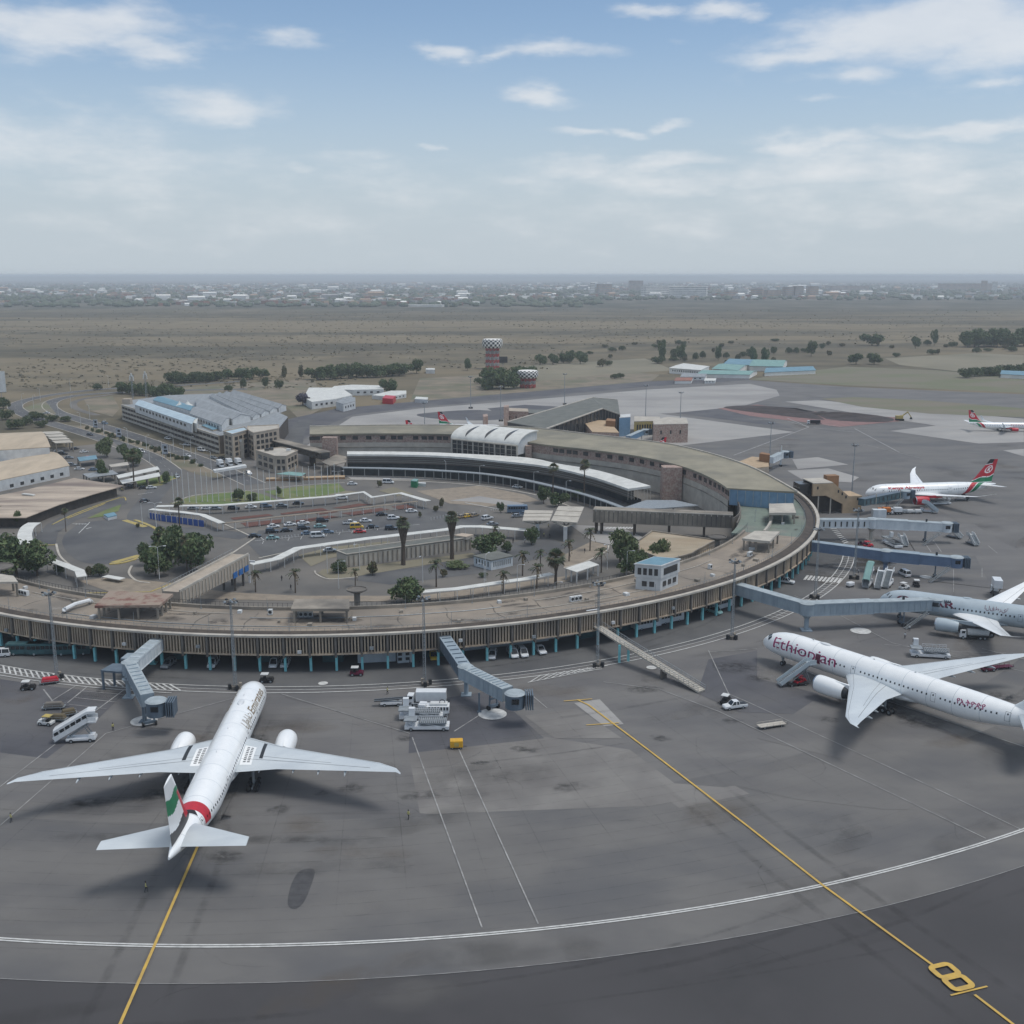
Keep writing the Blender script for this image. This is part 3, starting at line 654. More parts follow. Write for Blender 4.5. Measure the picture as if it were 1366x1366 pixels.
def canopy(name,label,roof,zr,mat,thick=.5,legs=2,zb=8.4,inset=.1,cat='roof canopy',legmat='concrete'):
    P=GL(roof,zr); c=sum(P,Vector())/len(P); t=thing(name,label,cat,(c.x,c.y,zb))
    mb=MB(); mb.prism(P,0,thick); mb.build('canopy_slab',mat,t)
    if legs:
        n=len(P)
        for i in range(n):
            p,q=P[i],P[(i+1)%n]
            for k in range(legs):
                f=(k+.0)/legs; s=p.lerp(q,f).lerp(c,inset); mb=MB(); mb.box((s.x,s.y,(zb+zr-thick)/2),(.45,.45,zr-thick-zb)); mb.build('post',legmat,t)
    return t
canopy('roof_canopy','rust stained flat canopy on posts over the left of the roof',[(126,808),(146,788),(231,792),(213,807.)],12.2,'roof_rust',.6,3)
canopy('roof_canopy','long grey concrete slab on posts in the middle of the roof',[(388,812),(393,799),(466,799),(466,812)],12.0,'concrete',.7,2)
canopy('roof_canopy','pale square canopy on the far green roof',[(1026,684),(1026,672),(1058,671),(1062,684)],12.4,'concrete_pale',.8,2)
canopy('roof_canopy','tilted pale canopy on the near edge of the green roof',[(990,718),(1007,708),(1040,709),(1027,722)],12.2,'concrete_pale',.7,2)
canopy('roof_canopy','low flat concrete roof at the left edge of the photo',[(-20,776),(-20,763),(18,768),(24,776)],12.5,'concrete_pale',.5,1)
def mushroom(x,y,zz,r,label):
    g=G(x,y,zz); t=thing('mushroom_vent',label,'roof vent',(g.x,g.y,0)); mb=MB(); mb.lathe([(.01,zz-1.2),(.8,zz-1.1),(r,zz-.2),(r,zz+.15),(r-.25,zz+.15),(r-.3,zz-.05),(.01,zz-.1)],(g.x,g.y,0),n=28); mb.build('dish','concrete_dark',t,True)
    mb=MB(); mb.cyl((g.x,g.y,0),(g.x,g.y,zz-1.0),.8,n=12); mb.build('stem','concrete',t)
mushroom(476,786,10.5,2.7,'round concrete dish on a stem beside the dark green bush')
mushroom(957,716,10.5,2.9,'round concrete dish on a stem beside the sand coloured roof')
mushroom(-4,756,12,4.2,'round white rimmed dish cut by the left edge of the photo')
# solar water panels by the blue end wall
t=thing('solar_panel_array','dark blue tilted panels at the foot of the blue end wall','solar panel',G(1042,660,8.4))
for i in range(4):
    g=G(1030+i*7,661,8.6); mb=MB(); mb.wedge((g.x,g.y,9.3),(2.6,4.5,.12),(2.6,4.5),.3); o=mb.build('panel','blue_paint',t)
# long white pipe on the roof
t=thing('roof_duct','bent white pipe running up from the fin screen onto the roof','duct',G(100,812,8.6)); mb=MB(); mb.tube([G(86,822,6.),G(86,813,9.6),G(100,806,9.6),G(119,801,9.6),G(122,803,8.6)],.55,8); mb.build('pipe','white_paint',t,True)
# slim poles and pipes on the roof
pp_=None
for i in range(34):
    a=-124+i*3.45; r_=142.2 if i%2 else 158.2; p=pol(r_,a,8.4)
    if pp_ is None: m_=MB(); m_.cyl((0,0,0),(0,0,3.4),.06,.04,5); m_.box((0,0,.1),(.4,.4,.2)); pp_=m_.build('roof_pole','galvanised',local=True); o_=pp_
    else: o_=pp_.copy(); COL.objects.link(o_)
    o_.location=p; tag(o_,'slim grey pole standing on the edge of the ring roof','pole','slim poles on the roof edges')
for i,(r_,a0_,a1_) in enumerate(((145.5,-120,-96),(148.2,-94,-70),(146,-66,-40),(154.6,-112,-84),(152.5,-72,-50))):
    m_=MB(); m_.tube([pol(r_+.15*math.sin(q),a0_+(a1_-a0_)*q/24,8.55) for q in range(25)],.1,6); m_.build('roof_pipe','galvanised' if i%2 else 'concrete_pale',T)
for i in range(26):
    a=-122+i*4.3+rnd.uniform(-1,1); p=pol(rnd.uniform(144,157),a,8.4); m_=MB(); w_=rnd.uniform(.7,1.6); m_.box((p.x,p.y,8.4+.35),(w_,w_*.8,.7),R(a)); m_.build('roof_hatch','concrete' if i%3 else 'plaster_white',T)
for i,a in enumerate((-115.5,-103.2,-96.7,-88.4,-82.6,-75.3,-68.9,-61.2,-54.4)):
    p=pol(163.15,a,5.2+.5*(i%3)); m_=MB(); m_.box(p,(.5,.9,.7),R(a)); m_.build('wall_unit','plaster_white' if i%2 else 'galvanised',T)
mb=MB()
for i in range(0,232): p=pol(141.2,A0+i*.5); mb.box((p.x,p.y,9.7),(.06,.06,1.))
for i in range(0,116): mb.beam(pol(141.2,A0+i,10.18),pol(141.2,A0+i+1,10.18),.06,.06)
mb.build('roof_railing','dark_metal',T)
# control room
CB=[G(848,782,8.4),G(880,792,8.4),G(906,781,8.4)]
t=thing('control_room','small white two storey control room with blue flat roof','control room',G(876,784,8.4))
a_,b_,c_=G(846,786,8.4),G(881,789,8.4),G(906,779,8.4); d_=a_+(c_-b_)
H1=9.6
foot=[a_,b_,c_,d_]; cc=(a_+c_)/2
def box4(F,z0,z1): m=MB(); m.prism([Vector((p.x,p.y,z1)) for p in F],z0); return m
box4([p.lerp(cc,.06) for p in foot],8.4,11.8).build('lower_storey','plaster_white',t)
box4(foot,11.8,15.2).build('upper_storey','plaster_white',t)
box4([p.lerp(cc,-.05) for p in foot],15.2,15.5).build('roof','plaster_white',t)
box4([p.lerp(cc,.05) for p in foot],15.5,15.56).build('roof_sheet','roof_blue',t)
def wallwin(parent,p,q,z0,z1,cols,name='window',mat='window_dark',depth=.12,margin=.08,gap=.35,rows=1,out=1):
    d=(q-p); d.z=0; Lw=d.length; u=d.normalized(); nrm=Vector((u.y,-u.x,0))*out
    usable=Lw*(1-2*margin); wstep=usable/cols; proto=None
    for r_ in range(rows):
        zz0=z0+(z1-z0)*r_/rows; zz1=z0+(z1-z0)*(r_+1)/rows; zc=(zz0+zz1)/2; hh=(zz1-zz0)*(.62 if rows>1 else 1)
        for i in range(cols):
            c=p+u*(Lw*margin+wstep*(i+.5))
            if proto is None:
                m=MB(); m.box((0,0,0),(wstep*(1-gap),depth*2,hh)); o=m.build(name,mat,parent,local=True); o.matrix_parent_inverse=parent_inv(parent); proto=o
            else: o=proto.copy(); COL.objects.link(o)
            o.location=(c.x+nrm.x*.0,c.y+nrm.y*.0,zc); o.rotation_euler=(0,0,math.atan2(u.y,u.x))
wallwin(t,a_,b_,12.6,14.4,4); wallwin(t,b_,c_,12.6,14.4,1,gap=.15)
fl=[p.lerp(cc,.06) for p in foot]; wallwin(t,fl[0],fl[1],9.4,10.8,2,margin=.2); wallwin(t,fl[1],fl[2],9.4,10.8,3)
# ------------------------------------------------------------------ higher rear terminal
ZI,ZO=14.,14.6
Ipx=[(413,579),(450,578.5),(520,578),(600,579),(660,583),(720,592),(790,600),(850,608),(900,619),(930,629),(955,641),(970,651)]
Opx=[(413,569),(450,568.5),(520,567.5),(600,567.5),(660,569),(720,572),(790,580),(850,587),(900,594),(960,609),(1010,627),(1063,656)]
IN=catmull(GL(Ipx,ZI),4); OU=catmull(GL(Opx,ZO),4); n=len(IN)
TR=thing('rear_terminal','tall rear terminal wing with olive roof and pink mosaic walls','terminal',(C0.x,C0.y+100,0))
def zz(p,z): return Vector((p.x,p.y,z))
mb=MB()
for i in range(n-1): mb.poly([IN[i],IN[i+1],OU[i+1],OU[i]]); mb.poly([zz(IN[i],13.3),zz(IN[i+1],13.3),zz(OU[i+1],13.9),zz(OU[i],13.9)])
for S,h in ((IN,.7),(OU,.7)):
    for i in range(n-1): mb.poly([S[i],S[i+1],S[i+1]-Vector((0,0,h)),S[i]-Vector((0,0,h))])
mb.poly([IN[0],OU[0],zz(OU[0],13.9),zz(IN[0],13.3)]); mb.poly([IN[-1],OU[-1],zz(OU[-1],13.9),zz(IN[-1],13.3)])
mb.build('roof','roof_olive',TR)
def inset(S,O,d): return [s+(o-s).normalized()*d for s,o in zip(S,O)]
IW=inset(IN,OU,1.0); OW=inset(OU,IN,1.0)
mb=MB()
for S in (OU,):
    for i in range(n-1): mb.beam(S[i]+Vector((0,0,.25)),S[i+1]+Vector((0,0,.25)),.6,.5)
mb.build('roof_kerb','concrete_pale',TR)
def wallstrip(S,z0,z1,mat,name,par=TR,a=0,b=None):
    mb=MB(); b=len(S) if b is None else b
    for i in range(a,b-1): mb.poly([zz(S[i],z0),zz(S[i+1],z0),zz(S[i+1],z1),zz(S[i],z1)])
    return mb.build(name,mat,par)
wallstrip(IW,9.4,13.5,'mosaic','upper_wall'); wallstrip(OW,0,14.,'mosaic','outer_wall')
IW2=inset(IN,OU,.55); wallstrip(IW2,0,9.4,'concrete_pale','lower_wall'); IW3=inset(IN,OU,.4)
mb=MB()
for i in range(n-1): mb.poly([zz(IW2[i],9.4),zz(IW2[i+1],9.4),zz(IW[i+1],9.4),zz(IW[i],9.4)]); mb.beam(zz(IW2[i],7.1),zz(IW2[i+1],7.1),.5,.35)
mb.build('ledge','concrete',TR)
mb=MB(); mb.prism([zz(p,13.2) for p in (IW[0],OW[0],OW[0]+Vector((.3,0,0)),IW[0]+Vector((.3,0,0)))],0); mb.build('end_wall','mosaic',TR)
mb=MB(); e0,e1=IW[-1],OW[-1]; mb.prism([zz(e0,13.6),zz(e1,13.9),zz(e1,13.9)+Vector((.2,.6,0)),zz(e0,13.6)+Vector((.2,.6,0))],7.8); mb.build('end_wall','glass_blue',TR)
cw_=catmull([zz(e0,9.3),G(981,664,9.3),G(986.5,676,9.3),G(985,685,9.2),G(977,691,9.1)],4); mb=MB()
for p_,q_ in zip(cw_,cw_[1:]): mb.rings([[zz(p_,0),p_,p_+Vector((.4,.3,0)),zz(p_,0)+Vector((.4,.3,0))],[zz(q_,0),q_,q_+Vector((.4,.3,0)),zz(q_,0)+Vector((.4,.3,0))]])
mb.build('curved_wall','concrete_dark',TR)
mb=MB()
for k in range(9):
    p=e0.lerp(e1,k/8); mb.box((p.x,p.y-.05,11),(.2,.35,5.))
mb.build('mullion','bridge_blue',TR)
# upper windows along the inner wall, each its own pane
acc=0; proto=None
for i in range(n-1):
    d=IW[i+1]-IW[i]; Lg=d.length; rz=math.atan2(d.y,d.x)
    c=(IW[i]+IW[i+1])/2
    X=683+FOC*c.x/(c.y*CP+(CAMH-11)*SP)
    if 600<X<745 : continue
    for f in ((.25,.7) if Lg>7 else (.5,)):
        q=IW[i].lerp(IW[i+1],f)
        if rnd.random()<.12: continue
        if proto is None:
            m=MB(); m.box((0,0,0),(2.6,.3,1.7)); o=m.build('window','window_dark',TR,local=True); proto=o; o.matrix_parent_inverse=parent_inv(TR)
        else: o=proto.copy(); COL.objects.link(o)
        o.location=(q.x,q.y,11.7); o.rotation_euler=(0,0,rz)
# stair towers of brick on the inner wall
for (x,y,wd,hh,zt) in [(733,592,5.6,5,12.6),(705,594,3,4,12.6),(896,622,8,6,13.6),(440,583,7,4,13.4)]:
    g=G(x,y,zt); mb=MB(); mb.box((g.x,g.y,zt/2),(wd,hh,zt),0); mb.build('stair_tower','mosaic',TR)
# ------------------------------------------------------------------ white vaulted atrium
AT=thing('atrium_hall','white vaulted hall with tall glazed front in the middle of the rear terminal','hall',G(650,606,5))
fl_,fr_=G(603,585,13.6),G(690,594,13.6); ax=(fr_-fl_); ax.z=0; Lx=ax.length; ux=ax.normalized(); uy=Vector((-ux.y,ux.x,0)); D=27.
def vault(t,s): # s along front, t 0..1 arch
    a=PI*(.02+.56*t); return fl_+ux*s+uy*(D*.5-D*.5*math.cos(a))+Vector((0,0,5.2*math.sin(a)))
mb=MB(); nt_=14
rows=[[vault(i/nt_,s) for i in range(nt_+1)] for s in (-.8,Lx+.8)]
bot=[[p-Vector((0,0,.45)) for p in r_] for r_ in rows]
for i in range(nt_): mb.poly([rows[0][i],rows[0][i+1],rows[1][i+1],rows[1][i]]); mb.poly([bot[0][i],bot[0][i+1],bot[1][i+1],bot[1][i]])
for k in (0,1):
    for i in range(nt_): mb.poly([rows[k][i],rows[k][i+1],bot[k][i+1],bot[k][i]])
mb.poly([rows[0][0],rows[1][0],bot[1][0],bot[0][0]]); mb.poly([rows[0][-1],rows[1][-1],bot[1][-1],bot[0][-1]])
mb.build('vault_roof','roof_white',AT,30)
for fx in (.2,.5,.8):
    mb=MB(); pr=[]
    for i in range(9):
        t_=.12+.7*i/8; wv=.9*math.sin(PI*i/8)+.05; p=vault(t_,Lx*fx); pr.append((p+Vector((0,0,.07))-ux*wv,p+Vector((0,0,.07))+ux*wv))
    for i in range(8): mb.poly([pr[i][0],pr[i][1],pr[i+1][1],pr[i+1][0]])
    mb.build('roof_light','window_dark',AT)
mb=MB()
for s,sg in ((.1,0),(Lx-.1,1)):
    mb=MB(); pts=[vault(i/nt_,s)-Vector((0,0,.4)) for i in range(nt_+1)]; base=[zz(pts[-1],9.),zz(pts[0],9.)]
    mb.poly(pts+base); mb.build('gable_wall','plaster_white',AT)
mb=MB(); mb.poly([zz(fl_,4.),zz(fr_,4.),zz(fr_,13.3),zz(fl_,13.3)]); mb.build('glazing','window_dark',AT)
mb=MB()
for k in range(0,13):
    p=fl_.lerp(fr_,k/12)-uy*.2; mb.box((p.x,p.y,8.6),((.75 if k%2==0 else .2),.4,9.4),math.atan2(ux.y,ux.x))
for z_ in (6.5,9,11.3): mb.beam(zz(fl_,z_)-uy*.12,zz(fr_,z_)-uy*.12,.15,.15)
mb.beam(zz(fl_,13.4)-uy*.4,zz(fr_,13.4)-uy*.4,.9,.5)
mb.build('glazing_frame','concrete_pale',AT)
# ------------------------------------------------------------------ kerbside canopies in front of the rear terminal
def ribbon_slab(mb,F,B,th):
    m=len(F)
    for i in range(m-1):
        mb.poly([F[i],F[i+1],B[i+1],B[i]]); f0,f1,b0,b1=[p-Vector((0,0,th)) for p in (F[i],F[i+1],B[i],B[i+1])]
        mb.poly([f0,f1,b1,b0]); mb.poly([F[i],F[i+1],f1,f0]); mb.poly([B[i],B[i+1],b1,b0])
    for i in (0,m-1): mb.poly([F[i],B[i],B[i]-Vector((0,0,th)),F[i]-Vector((0,0,th))])
KF=catmull(GL([(463,606),(540,606.5),(605,609),(660,614),(730,622),(790,636),(838,652)],8.),5)
KB=catmull(GL([(463,602),(540,602.5),(605,604.5),(700,610),(745,618.5),(800,628),(868,648)],8.8),5)
CK=thing('kerbside_canopy','long white curved canopy over the drop off road of the rear terminal','canopy',G(660,640))
mb=MB(); ribbon_slab(mb,KF,KB,.9); mb.build('canopy_roof','roof_white',CK)
KG=[f+(b_-f)*.25 for f,b_ in zip(KF,KB)]
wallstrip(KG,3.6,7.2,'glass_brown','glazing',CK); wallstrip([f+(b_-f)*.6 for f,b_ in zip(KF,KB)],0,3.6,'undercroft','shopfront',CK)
mb=MB()
for z_ in (4.4,5.3,6.2):
    for i in range(len(KG)-1): mb.beam(zz(KG[i],z_)-Vector((0,.1,0)),zz(KG[i+1],z_)-Vector((0,.1,0)),.12,.12)
mb.build('glazing_bar','post_grey',CK)
e0=KF[-1];e1=KB[-1]
mb=MB(); 
for k in range(8): p=e0.lerp(e1,k/7); mb.box((p.x,p.y,5.5),(.15,.15,4.))
mb.build('end_mullion','concrete_pale',CK)
LF=catmull(GL([(459,624),(540,626),(600,629),(650,633),(700,641),(760,655),(800,667),(832,679)],4.2),5)
LB=[p+Vector((C0.x-p.x,C0.y+50-p.y,0)).normalized()*-3.4 for p in LF]
AR=[p+Vector((C0.x-p.x,C0.y+50-p.y,0)).normalized()*-4.2 for p in LF]
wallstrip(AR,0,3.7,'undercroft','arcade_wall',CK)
CL=thing('walkway_canopy','low grey canopy on white posts curving along the drop off kerb','canopy',G(660,660))
mb=MB(); ribbon_slab(mb,LF,LB,.35); mb.build('canopy_roof','galvanised',CL)
acc=0; pm=None
for i in range(0,len(LF)):
    p=LF[i].lerp(LB[i],.15)
    m=MB(); m.cyl((p.x,p.y,0),(p.x,p.y,3.9),.17,n=8); m.build('post','post_grey',CL)
canopy('walkway_canopy','flat grey canopy joining the end of the curved drop off canopy',[(826,679),(862,667),(900,667),(932,674),(880,678)],5.5,'galvanised',.4,1,0.,.08,'canopy')
# ------------------------------------------------------------------ pier
PR=thing('pier_building','long pitched grey roof of the pier reaching out behind the rear terminal','pier',G(780,575))
A_,B_,C_,D_,E_,F_=G(677,563,13.),G(790,530.5,17.),G(729,572,12.5),G(804,545,16.2),G(824,533.5,15.5),G(827,553,12.5)
mb=MB(); rf=[(A_,B_,D_,C_),(B_,E_,F_,D_)]
for q in rf: mb.poly(q); mb.poly([p-Vector((0,0,.5)) for p in q])
bd=[A_,B_,E_,F_,D_,C_]
for i in range(6): p,q=bd[i],bd[(i+1)%6]; mb.poly([p,q,q-Vector((0,0,.5)),p-Vector((0,0,.5))])
mb.build('roof','roof_grey',PR)
mb=MB()
for p,q in ((C_,D_),(D_,F_),(A_,B_),(B_,E_)): mb.beam(p+Vector((0,0,.1)),q+Vector((0,0,.1)),.9,.5)
mb.build('roof_trim','concrete_pale',PR)
mb=MB(); sh=Vector((0,1.2,0))
for p,q in ((C_,D_),(D_,F_),(F_,E_),(A_,C_)): p,q=p+sh,q+sh; mb.poly([p-Vector((0,0,.5)),q-Vector((0,0,.5)),zz(q,0),zz(p,0)])
mb.build('glazed_wall','window_dark',PR)
mb=MB()
for k in range(1,14):
    p=C_.lerp(D_,k/14)+Vector((0,.7,0)); mb.box((p.x,p.y,(p.z-.5)/2),(.5,.4,p.z-.6))
for k in range(0,7):
    p=D_.lerp(F_,k/6)+Vector((0,.7,0)); mb.box((p.x,p.y,(p.z-.5)/2),(.4,.3,p.z-.6))
mb.build('mullion','concrete_dark',PR)
# generic block from its roof outline
def block(name,label,cat,roof,zr,wall,roofm,z0=0.,par=.0,wins=(),group=None,over=0.,shrink=0.):
    P=GL(roof,zr); c=sum(P,Vector())/len(P); t=thing(name,label,cat,(c.x,c.y,z0),0,group)
    mz=min(p.z for p in P)
    mb=MB(); mb.prism([p.lerp(c,shrink)-Vector((0,0,.3)) for p in P],z0); mb.build('wall',wall,t)
    Q=[p+(p-c).normalized()*over for p in P]; mb=MB(); mb.prism(Q,0,.297); mb.build('roof',roofm,t)
    if par:
        mb=MB()
        for i in range(len(P)): mb.beam(P[i]+Vector((0,0,par/2)),P[(i+1)%len(P)]+Vector((0,0,par/2)),.4,par)
        mb.build('parapet',wall,t)
    for wn in wins:
        i,z0_,z1_,cols=wn[:4]; kw=wn[4] if len(wn)>4 else {}
        wallwin(t,zz(P[i],0),zz(P[(i+1)%len(P)],0),z0_,z1_,cols,**kw)
    return t
# brick gate houses with stepped walls (fixed link buildings)
def gatehouse(label,face,zt,depth,steps=True):
    a,b=face; 
    p,q=G(a[0],a[1],zt),G(b[0],b[1],zt); return p,q
t=block('gate_building','tan gate building with sloping stepped wall and orange brown tower beside the pale jet bridge','gate building',[(1085,645),(1079,640),(1116,638),(1125,646)],11.5,'plaster_tan','concrete_pale',wins=[(3,8.4,9.6,1,{'gap':.93})])
for o in list(t.children): bpy.data.objects.remove(o)
def gx(x,y,z): return G(x,y,z)
f0=G(1085,645.5,12.); f1=G(1150,662.,6.5); dd=(f1-f0); dd.z=0; Lf=dd.length; uf=dd.normalized(); nf=Vector((-uf.y,uf.x,0))
def gh(pts,th,name,mat,par,off=0.):
    F=[f0*1 for _ in pts]; fr=[Vector((f0.x,f0.y,0))+uf*(s*Lf)+Vector((0,0,z))+nf*off for s,z in pts]; bk=[p+nf*th for p in fr]; mb=MB(); mb.rings([fr,bk]); return mb.build(name,mat,par)
gh([(0,7.2),(.27,7.2),(.62,3.6),(.62,0),(1.,0),(1.,6.6),(.72,6.6),(.40,12.),(0,12.)],1.,'wall','plaster_tan',t)
gh([(0,0),(.62,0),(.62,3.4),(.27,7.),(0,7.)],.5,'recess','plaster_dark',t,4.)
gh([(0,0),(1.,0),(1.,6.4),(.72,6.4),(.40,11.8),(0,11.8)],1.,'rear_wall','plaster_dark',t,8.)
gh([(0,11.99),(.40,11.99),(.40,12.3),(0,12.3)],10.,'roof','concrete_pale',t)
gh([(.40,11.7),(.72,6.3),(1,6.3),(1.,6.69),(.73,6.69),(.41,12.1)],10.,'stair_roof','plaster_tan',t,.02)
gh([(.44,0),(.68,0),(.68,13.5),(.44,13.5)],3.4,'tower','plaster_brown',t,7.)
gh([(-.2,7),(0,7),(0,11.4),(-.2,11.4)],6.,'link','window_dark',t,3.)
for s,z in ((.08,9.8),(.5,8.2),(.58,7.2),(.66,5.9),(.9,5.)): gh([(s,z),(s+.028,z),(s+.028,z+1.1),(s,z+1.1)],.2,'window','window_dark',t,-.1)
for s in (.12,.37): 
    gh([(s,0),(s+.02,0),(s+.02,7.),(s,7.)],.4,'pier_post','concrete_pale',t,.3)
block('gate_building','low tan gate building with brown tower behind the end of the olive roof','gate building',[(985,616),(1003,609),(1024,611),(1026,622),(1000,625)],9,'plaster','plaster_tan')
block('gate_tower','orange brown stair tower behind the olive roof','tower',[(1013,605),(1016,603),(1027,605),(1027,607)],12.5,'plaster_brown','plaster_brown')
t=block('gate_building','pinkish gate building with diagonal stair wall in front of the pier gable','gate building',[(780,564),(792,560),(812,561),(826,577),(790,576)],10.,'mosaic','plaster_tan',wins=[(4,6,7.5,3,{'gap':.8})])
block('gate_tower','orange brown stair tower in front of the pier gable','tower',[(808,561),(810,558),(821,559),(821,562)],13.,'plaster_brown','plaster_brown')
block('gate_link','bright blue clad box at the end of the pier','gate building',[(826,553),(841,552),(841,556),(826,557)],11.,'glass_blue','plaster_white')
block('gate_link','low ochre link with slats beyond the pier end','gate building',[(846,555),(880,556),(882,561),(846,562)],8.,'kerb_yellow','concrete_pale',wins=[(2,3,6,9,{'gap':.4})])
block('gate_building','pale brown gate building right of the pier beside the parked red tail','gate building',[(871,561),(890,556),(916,558),(918,565),(872,566)],10.5,'mosaic','concrete_pale',wins=[(3,5,7,3,{'gap':.85})])
block('gate_building','pinkish gate building left of the pier behind the white vault','gate building',[(672,548),(679,544),(704,545),(705,549)],11.,'mosaic','plaster',wins=[(3,6,8,3,{'gap':.85})])
block('gate_tower','dark brown chimney block at the left of the pinkish gate building','tower',[(672,541),(679,540),(679,542),(672,543)],14.5,'mosaic','mosaic')
block('gate_tower','small brown block on the apron edge left of the pier','tower',[(644,553),(650,552),(651,555),(645,556)],9.,'mosaic','mosaic')
block('gate_link','low grey link roof joining the left gate building to the pier','gate building',[(704,546),(738,547),(736,551),(704,551)],6.,'plaster_dark','roof_grey')
# ------------------------------------------------------------------ airliners: local x aft from the nose, y to starboard, z up
def lerp_tab(tab,x):
    if x<=tab[0][0]: return tab[0][1:]
    for a,b in zip(tab,tab[1:]):
        if x<=b[0]:
            f=(x-a[0])/(b[0]-a[0]); return tuple(p+(q-p)*f for p,q in zip(a[1:],b[1:]))
    return tab[-1][1:]
class Fus:
    # table rows: x, half width, half height, centre z
    def __init__(s,tab): s.t=tab
    def __call__(s,x,a,off=0.):   # a: angle from top, positive to starboard
        w,h,z=lerp_tab(s.t,x); return Vector((x,math.sin(a)*(w+off),z+math.cos(a)*(h+off)))
def fus_tab(L,r,zc,tail0,ztail,nose=10.):
    t=[]
    for f,k,dz in ((0,.015,-.30),(.02,.20,-.29),(.06,.35,-.265),(.13,.52,-.225),(.24,.69,-.165),(.38,.83,-.10),(.55,.925,-.045),(.75,.98,-.012),(1,1.,0)): t.append((nose*f,r*k,r*k*(1.0 if f else 1),zc+dz*r))
    for f in (0,.1,.2,.3,.4,.5,.6,.7,.8,.9,.96,1.):
        k=1-.9*f**1.45; kw=1-.955*f**1.6
        t.append((tail0+(L-tail0)*f, r*kw, r*k*(1 if f<.97 else .8), zc+(ztail-zc)*f**1.35))
    return t
def fuselage(F,L,par,mat,lower=None,n=40):
    mb=MB(); xs=sorted(set([r[0] for r in F.t]+[F.t[8][0]+i*(F.t[9][0]-F.t[8][0])/24 for i in range(25)])); 
    mb.rings([[F(x,2*PI*j/n) for j in range(n)] for x in xs])
    o=mb.build('fuselage',mat,par,50,local=True); m2=MB()
    for i in range(1,12):
        x=L*(.06+.078*i)
        for j in range(28):
            a,b=-2.6+5.2*j/28,-2.6+5.2*(j+1)/28; m2.poly([F(x,a,.012),F(x+.07,a,.012),F(x+.07,b,.012),F(x,b,.012)])
    m2.build('panel_line','plane_silver',par,local=True); return o
def skin_patch(F,poly_fn,xs,par,mat,name,off=.02,na=10):
    # patch between angle limits a0(x)..a1(x)
    mb=MB()
    for x0,x1 in zip(xs,xs[1:]):
        a0,b0=poly_fn(x0); a1,b1=poly_fn(x1)
        for k in range(na): 
            f,g=k/na,(k+1)/na
            mb.poly([F(x0,a0+(b0-a0)*f,off),F(x1,a1+(b1-a1)*f,off),F(x1,a1+(b1-a1)*g,off),F(x0,a0+(b0-a0)*g,off)])
    return mb.build(name,mat,par,50,local=True)
def lettering(F,text,side,x0,zoff,size,par,mat,name='lettering',shear=0.,length=None,off=.025,bold=0.):
    # text wrapped on the skin. x0: text start measured from the nose, zoff: arc height of the base line above the centre
    cu=bpy.data.curves.new('t','FONT'); cu.body=text; cu.size=size; cu.shear=shear; cu.offset=bold; cu.resolution_u=4
    ob=bpy.data.objects.new('t',cu); COL.objects.link(ob)
    bpy.context.view_layer.update()
    me=bpy.data.meshes.new_from_object(ob.evaluated_get(bpy.context.evaluated_depsgraph_get()))
    bpy.data.objects.remove(ob)
    bm=bmesh.new(); bm.from_mesh(me)
    bmesh.ops.triangulate(bm,faces=bm.faces)
    y=-size
    while y<size*1.3:
        bmesh.ops.bisect_plane(bm,geom=list(bm.verts)+list(bm.edges)+list(bm.faces),plane_co=(0,y,0),plane_no=(0,1,0)); y+=size/9
    if not bm.verts: bm.free(); return None
    mx=max(v.co.x for v in bm.verts); mn=min(v.co.x for v in bm.verts); k=1. if length is None else length/(mx-mn)
    for v in bm.verts:
        tx=(v.co.x-mn)*k; ty=v.co.y
        x=x0+tx if side<0 else x0+((length or (mx-mn))-tx)
        w,h,z=lerp_tab(F.t,x); a=PI/2-(zoff+ty)/h
        v.co=F(x,a*side,off)
    bm.to_mesh(me); bm.free(); me.materials.clear(); me.materials.append(MATS[mat])
    o=bpy.data.objects.new(name,me); COL.objects.link(o); o.parent=par; return o
def airfoil(c,t,le,y,z,n=8,vert=False,tw=0.):
    up=[];lo=[]
    for i in range(n+1):
        s=(1-math.cos(PI*i/n))/2; th=t*5*(.2969*math.sqrt(s)-.126*s-.3516*s*s+.2843*s**3-.1015*s**4)*c
        cam=.02*c*4*s*(1-s)*(0 if vert else 1)
        up.append((s*c,th+cam)); lo.append((s*c,-th+cam))
    pts=lo[::-1]+up[1:-1]
    if vert: return [Vector((le+x,y+h,z)) for x,h in pts]
    return [Vector((le+x,y,z+h-tw*x)) for x,h in pts]
def wing(sections,par,mat,name,side,vert=False):
    mb=MB(); rs=[]
    for (le,c,y,z,t) in sections: rs.append(airfoil(c,t,le,(y*side if not vert else y),z,vert=vert))
    mb.rings(rs); return mb.build(name,mat,par,40,local=True)
def wing_pt(sec,fy,fc,dz=0.,side=1):
    for a,b in zip(sec,sec[1:]):
        if fy<=b[2]:
            f=(fy-a[2])/(b[2]-a[2]); le,c,y,z,t=[p+(q-p)*f for p,q in zip(a,b)]
            s=fc; th=t*5*(.2969*math.sqrt(max(s,0))-.126*s-.3516*s*s+.2843*s**3-.1015*s**4)*c+.08*c*s*(1-s)
            return Vector((le+fc*c,fy*side,z+th+dz))
